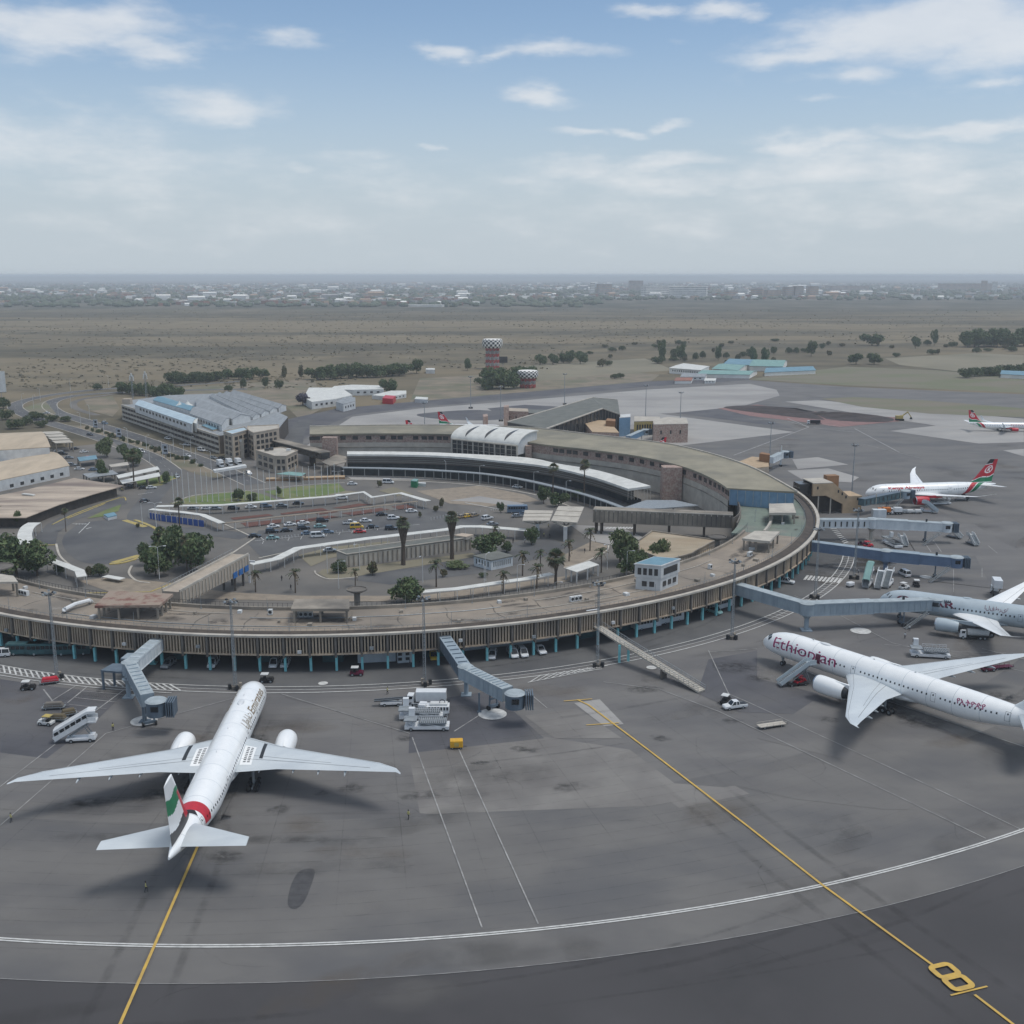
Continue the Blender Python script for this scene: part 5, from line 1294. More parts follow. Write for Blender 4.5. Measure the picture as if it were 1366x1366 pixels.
# right bridges
def longbridge(label,a,b,c,z,mat1,mat2,top,colpx,bogpx,cabrz,wd=2.7,slit=0,cabin=True,capm=None):
    t=thing('jet_bridge',label,'jet bridge',G(*colpx)); p0,p1,p2=G(*a,z[0]),G(*b,z[1]),G(*c,z[2])
    tunnel(t,p0,p1,wd,2.9,mat1,top,0,slit); rotunda(t,p1,1.9,3.1,mat1); tunnel(t,p1,p2,wd,2.9,mat2,top)
    mid=p1.lerp(p2,.52); tunnel(t,p1.lerp(p2,.02),mid,wd+.35,3.2,mat2,top,name='outer_tunnel')
    g=G(*colpx); column(t,p1.x,p1.y,4.3,.6,capm or mat1); g=G(*bogpx); q=p1.lerp(p2,.78); bogie(t,q.x,q.y,5.,dirz(p1,p2),'bridge_dark')
    if cabin: cab(t,p2+(p2-p1).normalized()*1.6,cabrz,mat2)
    service_stair(t,p2+Vector((-1.,-2.2,-1.6)),Vector((p2.x-7.5,p2.y-4.,.1)))
    mb=MB(); qq=p1+UP*1.9; mb.box(q+UP*1.9,(.5,.5,1.2)); mb.build('beacon','dark_metal',t)
    return t
longbridge('long grey blue jet bridge docked at the pale grey airliner',(983,785),(1077,812),(1240,806),(6.,5.8,5.5),'bridge_blue','bridge_blue','bridge_top',(1072,838),(1187,835),R(-20))
longbridge('navy blue jet bridge ending over an empty stand beyond the pale grey airliner',(1082,728),(1182,741),(1268,749),(6.,5.8,5.5),'bridge_navy','bridge_navy','bridge_blue',(1173,765),(1235,769),R(-8))
longbridge('whitish jet bridge with a row of slit windows below the tan gate building',(1086,698),(1163,698),(1256,703),(6.,6.,5.6),'bridge_pale','bridge_pale','bridge_top',(1161,726),(1227,722),R(-6),slit=10,capm='concrete_pale')
t=thing('jet_bridge','glass sided jet bridge with stairs at the nose of the red engined airliner','jet bridge',G(1185,680))
p0,p1=G(1149,670,5.2),G(1199,660,5.2); tunnel(t,p0,p1,2.6,2.6,'glass_teal','bridge_dark',0,9); cab(t,p1+Vector((2.6,.6,0)),R(25),'bridge_blue'); q=p0.lerp(p1,.7); bogie(t,q.x,q.y,4.2,0,'bridge_dark'); service_stair(t,p1+Vector((1,-2,-1.2)),Vector((p1.x-5,p1.y-7,.1)))
mb=MB(); mb.box((p0.x+6,p0.y-3,1.6),(5,2.4,3.0)); mb.build('plant_cabin','bridge_pale',t)
for q_ in (p0.lerp(p1,.35),p1):
    mb=MB(); mb.box((q_.x,q_.y-1.5,5.6),(.35,.3,4.)); mb.build('tunnel_post','concrete_pale',t)
t=thing('jet_bridge','pale jet bridge behind the olive roof beside the small brown tower','jet bridge',G(1045,628)); p0,p1=G(1028,614,5.5),G(1042,607,5.5); tunnel(t,p0,p1,2.6,2.7,'bridge_pale','bridge_top'); cab(t,p1+Vector((2,1,0)),R(20),'bridge_dark'); bogie(t,p1.x,p1.y,4.3,0,'bridge_pale')
mb=MB(); mb.box(p1+UP*2.5,(.4,.4,4.)); mb.build('mast','pole_white',t)
t=thing('jet_bridge','pale blue jet bridge in front of the bright blue box at the pier','jet bridge',G(850,590)); p0,p1=G(838,585,5.),G(856,577,5.); tunnel(t,p0,p1,2.6,2.7,'glass_blue','bridge_top'); cab(t,p1+Vector((2,1,0)),R(20),'bridge_blue'); bogie(t,p1.x,p1.y,4.3,0,'bridge_pale')
# ------------------------------------------------------------------ apron light masts
def make_mast(h=20.5,lattice=True):
    t=thing('light_mast','tall lattice floodlight mast','light mast'); mb=MB()
    if lattice:
        w0,w1=.42,.2
        ang=[R(90+120*k) for k in range(3)]
        def pt(k,z): r=w0+(w1-w0)*z/h; return Vector((r*math.cos(ang[k%3]),r*math.sin(ang[k%3]),z))
        for k in range(3): mb.cyl(pt(k,0),pt(k,h),.065,.05,5)
        n=22
        for i in range(n):
            for k in range(3): mb.cyl(pt(k,h*i/n),pt(k+1,h*(i+1)/n),.03,n=4); mb.cyl(pt(k,h*i/n),pt(k+1,h*i/n),.028,n=4)
    else: mb.cyl((0,0,0),(0,0,h),.28,.13,10)
    mb.build('mast','galvanised',t,local=True)
    mb=MB(); mb.lathe([(1.1,0),(1.25,.12),(1.1,.12)],(0,0,h-.6),n=16)
    for k in range(3): a=PI*k/3; mb.cyl((1.2*math.cos(a),1.2*math.sin(a),h-.5),(-1.2*math.cos(a),-1.2*math.sin(a),h-.5),.05,n=5)
    mb.build('head_ring','dark_metal',t,local=True)
    for k in range(9):
        a=2*PI*k/9; m=MB(); m.wedge((1.35*math.cos(a),1.35*math.sin(a),h-.3+.35*(k%2)),(.55,.5,.3),(.4,.35),a); m.build('floodlight','galvanised' if k%3 else 'dark_metal',t,local=True)
    m=MB(); m.box((0,0,.4),(1.6,1.6,.8)); m.build('footing','concrete_dark',t,local=True)
    for k,(dx,dy) in enumerate(((1.2,.3),(-1.2,.2),(.2,-1.2))): m=MB(); m.box((dx,dy,.6),(.6,.7,1.2)); m.build('switch_cabinet','dark_metal' if k else 'concrete',t,local=True)
    return t
MK=[((76,905),'lattice floodlight mast beside the red covered baggage cart at far left'),((314,919),'lattice floodlight mast just behind the nose of the tail-on airliner'),((567,914),'lattice floodlight mast left of the middle blue grey jet bridge'),((797,889),'lattice floodlight mast beside the white frame of the stair ramp'),((976,852),'lattice floodlight mast at the foot of the finned wall where the long jet bridge leaves'),((1087,798),'lattice floodlight mast in front of the navy jet bridge'),((1139,772),'lattice floodlight mast by the hatched road near the zebra crossing')]
mm=make_mast()
for i,(p,l) in enumerate(MK):
    o=mm if i==0 else copy_tree(mm); place(o,G(*p),rnd.uniform(0,2),1. if i!=6 else 1.05,l,'floodlight masts on the apron')
m2=make_mast(22,False)
for i,(p,l) in enumerate([((567,590),'slim floodlight mast on the pale apron left of the white vault'),((668,562),'slim floodlight mast beside the dark chimney block'),((753,540),'slim floodlight mast behind the pier roof'),((861,560),'slim floodlight mast right of the pier'),((907,572),'slim floodlight mast on the pale concrete beside the pale brown gate building'),((1026,625),'slim floodlight mast behind the small orange brown tower'),((1136,663),'slim floodlight mast behind the tan gate building'),((628,545),'slim floodlight mast far across the pale apron')]):
    o=m2 if i==0 else copy_tree(m2); place(o,G(*p),i,1.,l,'slim floodlight masts')
# ------------------------------------------------------------------ ground vehicles (front towards +x)
def wheels(par,xs,yw,r=.42,w=.26,local=True):
    for x in xs:
        for s in (-1,1):
            m=MB(); m.cyl((x,s*yw-w/2*s*0-.5*w,r),(x,s*yw+.5*w,r),r,n=12); o=m.build('wheel','black_rubber',par,local=True)
            m=MB(); m.cyl((x,s*(yw+.5*w),r),(x,s*(yw+.5*w+.02),r),r*.55,n=10); m.build('hub','galvanised',o,local=True)
def box_part(par,name,mat,c,d,top=None,sh=0.,rz=0.,bev=0.):
    m=MB(); m.wedge(c,d,top or (d[0],d[1]),rz,sh); o=m.build(name,mat,par,local=True)
    if bev: bevel(o,bev)
    return o
def bevel(o,wd,seg=2):
    bm=bmesh.new(); bm.from_mesh(o.data); bmesh.ops.bevel(bm,geom=list(bm.edges),offset=wd,segments=seg,affect='EDGES',profile=.6); bm.to_mesh(o.data); bm.free()
def car_proto(kind='saloon',mat='car_white'):
    t=thing('parked_car','car','car'); m=MB()
    if kind=='saloon': L,W,H,prof=4.5,1.76,1.45,[(-2.25,.35),(-2.25,.82),(-1.6,.92),(1.0,.90),(2.1,.72),(2.25,.5),(2.25,.32)]; cab=[(-1.75,.9),(-1.15,1.43),(.25,1.45),(1.05,.88)]
    elif kind=='suv': L,W,H,prof=4.7,1.85,1.75,[(-2.35,.4),(-2.35,.98),(-2.2,1.05),(1.05,1.02),(2.2,.9),(2.35,.6),(2.35,.38)]; cab=[(-2.25,1.03),(-1.95,1.74),(.2,1.76),(1.0,1.0)]
    elif kind=='van': L,W,H,prof=5.0,1.85,2.1,[(-2.5,.4),(-2.5,1.1),(-2.4,1.15),(1.6,1.12),(2.3,.9),(2.5,.6),(2.5,.38)]; cab=[(-2.45,1.12),(-2.3,2.05),(.9,2.08),(1.75,1.08)]
    else: L,W,H,prof=5.2,1.85,1.8,[(-2.6,.5),(-2.6,1.05),(-.6,1.08),(1.1,1.05),(2.4,.92),(2.6,.62),(2.6,.4)]; cab=[(-.75,1.05),(-.6,1.76),(.55,1.78),(1.25,1.02)]
    def ext(pr,w0,w1,zs=None):
        zs=[p[1] for p in pr]; z0,z1=min(zs),max(zs)
        return [[Vector((x,sg*(w0+(w1-w0)*((z-z0)/(z1-z0)))/2,z)) for x,z in pr] for sg in (-1,1)]
    m.rings(ext(prof,W*.97,W)); b=m.build('body',mat,t,local=True); bevel(b,.06)
    m=MB(); m.rings(ext(cab,W*.96,W*.74)); g=m.build('glasshouse','dark_glass',t,local=True)
    m=MB(); r=ext([cab[1],cab[2]],W*.74,W*.74)
    x0,x1=cab[1][0]-.02,cab[2][0]+.02; z=max(cab[1][1],cab[2][1]); m.box(((x0+x1)/2,0,z+.015),(x1-x0,W*.76,.07)); rf=m.build('roof',mat,t,local=True); bevel(rf,.025,1)
    m=MB()
    for sg in (-1,1):
        for (a,bq) in ((cab[0],cab[1]),(cab[3],cab[2])): m.beam(Vector((a[0],sg*W*.475,a[1])),Vector((bq[0],sg*W*.375,bq[1])),.1,.09)
        xm=(cab[1][0]+cab[2][0])/2; m.beam(Vector((xm,sg*W*.48,cab[0][1])),Vector((xm,sg*W*.375,z)),.12,.08)
    m.build('pillar',mat,t,local=True)
    if kind=='pickup': box_part(t,'load_bed','dark_metal',(-1.7,0,1.09),(1.6,1.5,.02))
    wheels(t,(-L*.29,L*.31),W/2-.12,.34,.22)
    for sg in (-1,1):
        box_part(t,'headlight','sign_white',(L/2-.02,sg*W*.36,.66),(.06,.3,.14)); box_part(t,'tail_lamp','red_paint',(-L/2+.0,sg*W*.38,.78),(.05,.2,.16))
    return t
PROT={}
def car(kind,colr,px_,rz,label,group=None,name='parked_car'):
    key=kind
    if key not in PROT: PROT[key]=car_proto(kind); o=PROT[key]
    else: o=copy_tree(PROT[key])
    place(o,Vector((G(*px_).x,G(*px_).y,.0)),R(rz),None,label,group); o['category']='car' if kind in('saloon','suv') else 'van' if kind=='van' else 'pickup'
    o.name=name
    for c in o.children:
        if c.name.split('.')[0] in ('body','roof','pillar'): recolour(c,0,colr)
    return o
def tug(label,px_,rz,mat='dark_metal',canopy_='concrete_pale'):
    t=thing('baggage_tug',label,'tractor',G(*px_),R(rz)); b=box_part(t,'chassis',mat,(0,0,.62),(3.1,1.6,.5)); bevel(b,.06)
    b=box_part(t,'bonnet',mat,(.95,0,1.0),(1.1,1.3,.4),(.9,1.1)); bevel(b,.05); box_part(t,'seat','black_rubber',(-.5,0,1.05),(.6,1.1,.5)); box_part(t,'roof',canopy_,(-.4,0,2.05),(1.7,1.5,.1))
    m=MB()
    for x in (-1.15,.3):
        for s in (-1,1): m.cyl((x,s*.68,.8),(x,s*.68,2.0),.04,n=5)
    m.build('roof_post','dark_metal',t,local=True); wheels(t,(-.95,.95),.68,.42,.28); return t
def dolly(label,px_,rz,load=None,mat='galvanised',L=3.2):
    t=thing('baggage_dolly',label,'trailer',G(*px_),R(rz)); box_part(t,'deck',mat,(0,0,.6),(L,1.6,.14)); wheels(t,(-L*.32,L*.32),.62,.26,.16)
    m=MB(); m.beam(Vector((L/2,0,.5)),Vector((L/2+.9,0,.35)),.08,.08); m.build('tow_bar','dark_metal',t,local=True)
    m=MB()
    for s in (-1,1):
        m.beam(Vector((-L/2,s*.78,1.1)),Vector((L/2,s*.78,1.1)),.05,.05)
        for k in range(5): m.box((-L/2+L*k/4,s*.78,.88),(.05,.05,.46))
    m.build('side_rail',mat,t,local=True)
    if load: b=box_part(t,'tarpaulin',load,(0,0,1.15),(L*.9,1.4,.95),(L*.7,1.)); bevel(b,.15)
    return t
def boarding_stairs(label,px_,rz,ztop=4.9,Ln=8.,cover=True,mat='white_paint',top='white_paint',truck=True,scale=1.):
    t=thing('boarding_stairs',label,'boarding stairs',G(*px_),R(rz))
    a=Vector((-Ln/2,0,.5)); b=Vector((Ln/2-1.6,0,ztop)); c=Vector((Ln/2,0,ztop)); w=1.9
    m=MB(); m.beam(a,b,w,.3); n=18
    for k in range(n): q=a.lerp(b,(k+.5)/n); m.box(q+UP*.2,(.3,w-.3,.16))
    m.build('flight','galvanised',t,local=True); m=MB(); m.beam(b,c,w+.3,.3); m.build('platform',mat,t,local=True)
    m=MB()
    for s in (-1,1):
        p,q,r_=a+Vector((0,s*w/2,.5)),b+Vector((0,s*w/2,.5)),c+Vector((0,s*w/2,.5)); m.beam(p,q,.1,.95); m.beam(q,r_,.1,1.0)
    m.build('side_panel',mat,t,local=True)
    if cover:
        m=MB(); rs=[]
        for p in (a+UP*1.2,b+UP*1.2,c+UP*1.2): rs.append([p+Vector((0,y,z)) for y,z in ((-1.0,0.5),(-1.0,1.05),(-.7,1.35),(.7,1.35),(1.0,1.05),(1.0,.5),(.9,.5),(.9,1.),(.65,1.25),(-.65,1.25),(-.9,1.),(-.9,.5))])
        m.rings(rs); m.build('canopy',top,t,local=True)
        for s in (-1,1):
            for k in range(6):
                f=(k+.5)/6; p=a.lerp(b,f)+Vector((0,s*.98,1.4)); m=MB(); d=(b-a).normalized(); m.beam(p-d*.42,p+d*.42,.06,.62); m.build('window','dark_glass',t,local=True)
            m=MB()
            for k in range(7): p=a.lerp(b,k/6)+Vector((0,s*.98,.9)); m.box(p+UP*.5,(.1,.07,1.1))
            m.build('canopy_post',mat,t,local=True)
    m=MB()
    for s in (-1,1): m.beam(Vector((-Ln*.2,s*.6,.9)),Vector((Ln*.36,s*.6,ztop-.2)),.14,.18); m.beam(Vector((Ln*.38,s*.6,.9)),Vector((Ln*.2,s*.6,ztop-.9)),.12,.14)
    m.build('lift_frame','galvanised',t,local=True)
    if truck:
        b_=box_part(t,'chassis',mat,(.9,0,.75),(5.6,2.0,.5)); bevel(b_,.08); b_=box_part(t,'driver_cab',mat,(3.0,-.2,1.2),(1.4,1.6,.9),(1.1,1.4)); bevel(b_,.08); wheels(t,(-.9,2.7),.9,.42,.28)
    else:
        box_part(t,'base_frame','dark_metal',(0.3,0,.5),(5.,1.9,.2)); wheels(t,(-1.5,1.9),.9,.3,.2)
    return t
def truck(label,px_,rz,Lb=5.,hb=2.4,mat='white_paint',boxm='white_paint',name='service_truck',lift=0.,cat='truck'):
    t=thing(name,label,cat,G(*px_),R(rz)); box_part(t,'chassis','dark_metal',(0,0,.75),(Lb+2.6,1.9,.3))
    b=box_part(t,'driver_cab',mat,(Lb/2+.55,0,1.5),(1.7,2.1,1.9),(1.35,1.95),0,-.12); bevel(b,.08)
    box_part(t,'windscreen','dark_glass',(Lb/2+1.32,0,1.95),(.16,1.75,.75),(.06,1.7),0,-.12)
    for s in (-1,1): box_part(t,'cab_window','dark_glass',(Lb/2+.5,s*1.02,1.95),(.9,.06,.6))
    if boxm:
        b=box_part(t,'cargo_box',boxm,(-.55,0,1.1+hb/2+lift),(Lb,2.3,hb)); bevel(b,.05)
        if lift:
            m=MB()
            for s in (-1,1): m.beam(Vector((-2.2,s*.9,1.)),Vector((1.2,s*.9,1.1+lift)),.14,.14); m.beam(Vector((1.2,s*.9,1.)),Vector((-2.2,s*.9,1.1+lift)),.14,.14)
            m.build('scissor_lift','dark_metal',t,local=True)
    wheels(t,(-Lb/2+.3,-Lb/2+1.4,Lb/2+.5),.92,.48,.3); return t
def bus(label,px_,rz,L=10.5,mat='white_paint'):
    t=thing('bus',label,'bus',G(*px_),R(rz)); b=box_part(t,'body',mat,(0,0,1.75),(L,2.5,2.6),(L-.2,2.4)); bevel(b,.12)
    for s in (-1,1):
        for k in range(7): box_part(t,'window','dark_glass',(-L/2+.9+k*(L-1.8)/6.6,s*1.24,2.15),((L-1.8)/8.,.06,.85))
    box_part(t,'windscreen','dark_glass',(L/2-.02,0,2.0),(.1,2.1,1.1)); wheels(t,(-L*.28,L*.3),1.08,.5,.3); return t
def fire_tender(label,px_,rz):   # squat airport truck with a row of dark lockers
    t=thing('crew_truck',label,'truck',G(*px_),R(rz)); b=box_part(t,'body','white_paint',(-.7,0,1.45),(4.8,2.4,1.5)); bevel(b,.1); b=box_part(t,'driver_cab','white_paint',(2.5,0,1.6),(1.9,2.3,1.9),(1.5,2.1),0,-.15); bevel(b,.1)
    box_part(t,'windscreen','dark_glass',(3.32,0,2.0),(.2,1.9,.8),(.08,1.8),0,-.12); box_part(t,'roof_box','plaster_white',(-.9,0,2.4),(3.6,1.7,.45))
    for s in (-1,1):
        for k in range(7): box_part(t,'locker','window_dark',(-2.7+k*.62,s*1.2,1.75),(.34,.08,.7))
    m=MB(); m.lathe([(.62,-.05),(.62,.05),(.48,.05),(.48,-.05)],(-1.6,0,2.75),'Y',14); m.build('hose_reel','dark_metal',t,local=True); wheels(t,(-2.,2.2),1.,.55,.32); return t
def loader(label,px_,rz):
    t=thing('cargo_loader',label,'cargo loader',G(*px_),R(rz)); b=box_part(t,'chassis','white_paint',(0,0,.75),(9.,2.9,.7)); bevel(b,.06)
    box_part(t,'main_platform','galvanised',(-1.2,0,1.75),(5.6,3.,.25)); box_part(t,'bridge_platform','galvanised',(3.3,.3,2.3),(2.6,2.8,.25))
    for k in range(14): box_part(t,'roller','dark_metal',(-3.8+k*.4,0,1.92),(.12,2.6,.1))
    m=MB()
    for s in (-1,1):
        m.beam(Vector((-4,s*1.45,2.7)),Vector((1.6,s*1.45,2.7)),.07,.07); m.beam(Vector((-4,s*1.45,2.3)),Vector((1.6,s*1.45,2.3)),.05,.05)
        for k in range(8): m.box((-4+k*.8,s*1.45,2.3),(.06,.06,.9))
        m.beam(Vector((-2.8,s*1.2,1.)),Vector((1.,s*1.2,1.7)),.16,.16); m.beam(Vector((2.2,s*1.3,1.)),Vector((4.2,s*1.3,2.2)),.16,.16)
    m.build('guard_rail','white_paint',t,local=True); b=box_part(t,'operator_cab','white_paint',(3.2,-1.3,3.2),(1.2,1.,1.6)); box_part(t,'cab_window','dark_glass',(3.82,-1.3,3.4),(.05,.8,.8)); 
    wheels(t,(-3.4,3.2),1.3,.4,.3); return t
def belt_loader(label,px_,rz):
    t=thing('belt_loader',label,'belt loader',G(*px_),R(rz)); b=box_part(t,'chassis','white_paint',(0,0,.75),(4.6,1.8,.5)); bevel(b,.06); box_part(t,'seat','black_rubber',(1.4,.6,1.25),(.5,.5,.5))
    m=MB(); m.beam(Vector((-3.6,-.3,1.3)),Vector((3.6,-.3,1.75)),.9,.22); m.build('belt','dark_metal',t,local=True); m=MB()
    for s in (-.78,.18): m.beam(Vector((-3.6,s,1.45)),Vector((3.6,s,1.9)),.07,.12)
    m.build('belt_rail','galvanised',t,local=True); wheels(t,(-1.4,1.5),.82,.38,.26); return t
def fuel_truck(label,px_,rz):
    t=truck(label,px_,rz,5.,1.4,'white_paint',None,'fuel_truck'); m=MB(); m.cyl((-3.2,0,1.75),(1.9,0,1.75),.9,n=16); o=m.build('tank','plaster_white',t,True,local=True)
    m=MB(); m.beam(Vector((-2.5,.2,2.7)),Vector((.4,.5,4.1)),.25,.25); m.box((-2.6,0,2.7),(1.2,1.4,.25)); m.build('lift_platform','galvanised',t,local=True)
    for k in range(5): box_part(t,'hose_locker','dark_metal',(-2.6+k*.9,-.98,1.2),(.6,.1,.6))
    return t
boarding_stairs('white covered boarding stairs truck with window strip parked left of the tail-on airliner',(103,989),8,4.3,8.2,True)
tug('black tug with pale flat roof beside the red covered baggage cart',(38,920),10,'black_rubber','plaster_white')
dolly('red and white covered baggage cart at the far left mast',(67,912),20,'red_paint',L=4.2)
tug('small dark tug with cream roof on the ring road behind the tail-on airliner',(356,910),3,'black_rubber','plaster_white')
tug('dark red tug with white roof on the ring road near the columns',(476,901),2,'maroon','plaster_white')
dolly('dusty flat trailer with ochre frame stacked among the left equipment',(72,946),8,'concrete_dark',L=4.6)
dolly('yellow framed dolly behind the covered stairs truck',(78,962),-5,'leaf_dry',L=3.6)
tug('white and ochre tug nearest the covered stairs truck',(62,967),170,'plaster_white','kerb_yellow')
dolly('brown tarpaulin dolly left of the covered stairs truck',(92,955),30,'leaf_dry',L=3.2)
truck('white high bodied truck parked behind the locker truck near the middle jet bridge',(572,940),180,6.5,2.2)
fire_tender('white squat truck with a row of dark lockers near the middle jet bridge',(580,953),180)
loader('white cargo loader platform parked nearest the yellow unit',(570,972),180)
loader('white cargo loader platform behind the nearest loader with ochre fittings',(562,958),182)
belt_loader('white belt loader with dark belt left of the parked trucks',(522,941),4)
t=thing('power_unit','bright yellow box shaped ground power unit on small wheels alone on the apron','power unit',G(609,998),R(4)); b=box_part(t,'housing','yellow_paint',(0,0,1.1),(2.5,1.6,1.4)); bevel(b,.15); wheels(t,(-.8,.8),.6,.26,.18); box_part(t,'panel','kerb_yellow',(0,-.82,1.1),(.9,.05,.8)); m=MB(); m.beam(Vector((1.2,0,.4)),Vector((2.,0,.35)),.08,.08); m.build('tow_bar','dark_metal',t,local=True)
t=boarding_stairs('grey boarding stairs pushed up to the open door of the magenta lettered airliner',(1067,897),0,4.9,8.4,False,'plane_silver','galvanised',False)
dg=FT(17.7,-PI/2); wm=Matrix.Translation(E2.location)@Matrix.Rotation(E2.rotation_euler[2],4,'Z'); dp=wm@(dg+Vector((0,-.5,0))); fo=G(1050,915)
d=Vector((dp.x-fo.x,dp.y-fo.y,0)); t.rotation_euler=(0,0,math.atan2(d.y,d.x)); t.location=Vector((dp.x,dp.y,0))-d.normalized()*4.6
tug('red tug under the boarding stairs of the magenta lettered airliner',(1066,912),35,'red_paint','red_paint')
car('pickup','car_white',(980,945),195,'white pickup on the white stand line beside a dark tug',name='pickup_truck')
tug('black tug with white roof just behind the white pickup',(968,938),60,'black_rubber','plaster_white')
t=dolly('long low steel pallet dolly alone on the apron below the magenta lettered airliner',(1029,970),18,None,'concrete_pale',6.)
fuel_truck('white fuel truck with raised hose platform under the pale grey airliner wing',(1300,852),172)
loader('pale cargo lift platform parked between the two right airliners',(1240,876),170)
tug('dark red tow tractor behind the far wing of the magenta lettered airliner',(1318,895),10,'maroon','maroon')
dolly('dark red flat dolly behind the far wing of the magenta lettered airliner',(1336,892),12,None,'maroon',5.)
boarding_stairs('white boarding stairs with mint green top parked beyond the long jet bridge',(1157,782),62,4.4,7.,True,'white_paint','roof_teal',True)
boarding_stairs('plain white boarding stairs in the middle of the parked row',(1173,783),62,4.2,6.8,False,'white_paint','white_paint',True)
boarding_stairs('plain white boarding stairs at the right end of the parked row',(1184,782),60,4.2,6.8,False,'white_paint','white_paint',True)
car('van','car_white',(1206,768),100,'small white van standing alone under the end of the navy jet bridge',name='service_van')
t=thing('air_start_unit','white rounded start unit on wheels left of the parked boarding stairs','power unit',G(1134,783),R(30)); b=box_part(t,'housing','white_paint',(0,0,1.),(2.4,1.5,1.1)); bevel(b,.3,3); wheels(t,(-.7,.7),.6,.3,.2)
truck('white high lift catering truck at the far side of the pale grey airliner',(1328,795),75,4.6,2.3,lift=1.9)
tug('dark tractor with cream cab roof behind the nose of the pale grey airliner',(1222,782),80,'black_rubber','plaster_white')
tug('white topped tug beside the nose of the pale grey airliner',(1206,786),30,'plaster_white','plaster_white')
truck('orange truck on the apron below the red engined airliner',(1180,686),178,3.,1.6,'orange_paint','orange_paint')
truck('white box truck behind the orange truck',(1195,686),180,3.,1.6)
for i,(x,l) in enumerate(((1206,'grey loaded dolly beside the white box truck'),(1214,'white loaded dolly in the middle of the line below the red engine'),(1224,'white covered dolly at the end of the line below the red engine'))): dolly(l,(x,685),2,'plaster_white' if i else 'galvanised')
boarding_stairs('grey open boarding stairs below the red engine',(1240,684),150,3.8,6.,False,'plane_silver','galvanised',True)
loader('grey cargo loader beneath the wing of the red engined airliner',(1252,673),5)
boarding_stairs('dark small boarding stairs under the tail of the red engined airliner',(1283,668),160,3.,5.,False,'dark_metal','dark_metal',False)
loader('silver cargo loader parked under the whitish jet bridge',(1190,728),100)
tug('red tug at the foot of the whitish jet bridge column',(1158,730),5,'red_paint','red_paint')
tug('dark red tug left of the whitish jet bridge column',(1150,727),-8,'maroon','dark_metal')
boarding_stairs('narrow white boarding stairs alone on the open stand right of the jet bridges',(1297,727),100,3.2,5.,False,'plaster_white','galvanised',False)
boarding_stairs('narrow white boarding stairs below the end of the whitish jet bridge',(1273,718),130,3.2,5.,False,'plaster_white','galvanised',False)
boarding_stairs('narrow pale boarding stairs between the marked bays',(1204,728),95,3.,4.6,False,'plaster_white','galvanised',False)
truck('dark truck with white cab at the edge of the dug up taxiway',(1086,566),178,6.,1.6,'white_paint','black_paint')
t=thing('excavator','ochre excavator at the right end of the spoil heap','excavator',G(1200,561)); b=box_part(t,'track_base','black_rubber',(0,0,.6),(5,3,1.2)); bevel(b,.3); b=box_part(t,'cab_body','kerb_yellow',(-.4,0,2.2),(4.4,2.6,2.)); bevel(b,.2); m=MB(); m.beam(Vector((1.,.4,2.6)),Vector((5.,.4,5.4)),.6,.7); m.beam(Vector((5.,.4,5.4)),Vector((7.4,.4,2.)),.45,.5); m.build('boom','kerb_yellow',t,local=True); b=box_part(t,'bucket','dark_metal',(7.3,.4,1.4),(1.4,1.3,1.2),(.9,1.2)); box_part(t,'cab_window','dark_glass',(1.,.7,2.8),(1.2,1.1,1.1))
# vehicles in the shade under the upper storey
def und(kind,col_,px_,rz,label): car(kind,col_,px_,rz,label,'vehicles parked between the teal columns')
und('suv','car_white',(657,877),-95,'white car parked under the storey right of the middle jet bridge'); und('van','car_white',(684,875),-75,'white van, first of a pair parked right of the middle jet bridge'); und('van','car_white',(697,874),-75,'white van, second of a pair parked right of the middle jet bridge'); und('pickup','car_white',(720,870),-70,'white pickup parked under the storey third bay right of the middle jet bridge')
und('van','car_yellow',(578,878),-80,'yellow green van parked under the storey left of the middle jet bridge'); und('van','car_white',(367,888),-92,'white van parked deep under the storey behind the nose of the tail-on airliner'); und('suv','car_white',(381,888),-88,'pale car beside the white van parked behind the tail-on airliner')
und('suv','car_silver',(225,889),-100,'pale car parked under the storey beside the bent jet bridge'); und('van','car_white',(285,888),-90,'white van parked in shade between two columns left of the second mast'); und('van','car_white',(0,876),190,'white vehicle cut by the left edge under the storey')
for (x,y,rz,l) in ((862,838,28,'white bus parked under the storey right of the stair ramp'),(893,830,30,'white bus parked under the storey nearest the control room'),(960,812,38,'white bus under the storey left of the long jet bridge')): bus(l,(x,y),rz,8.)
und('van','car_teal',(952,818),-50,'teal fronted van under the storey near the long jet bridge'); und('pickup','car_white',(1048,778),-30,'white pickup under the right end of the storey')
for (x,rz,l) in ((35,0,'dark bus in shade at the far left columns'),(62,0,'dark bus second from the left in the shade'),(98,0,'dark bus nearest the far left mast')): bus(l,(x,873),rz+5-(100-x)*.05,9.,'teal_dark')
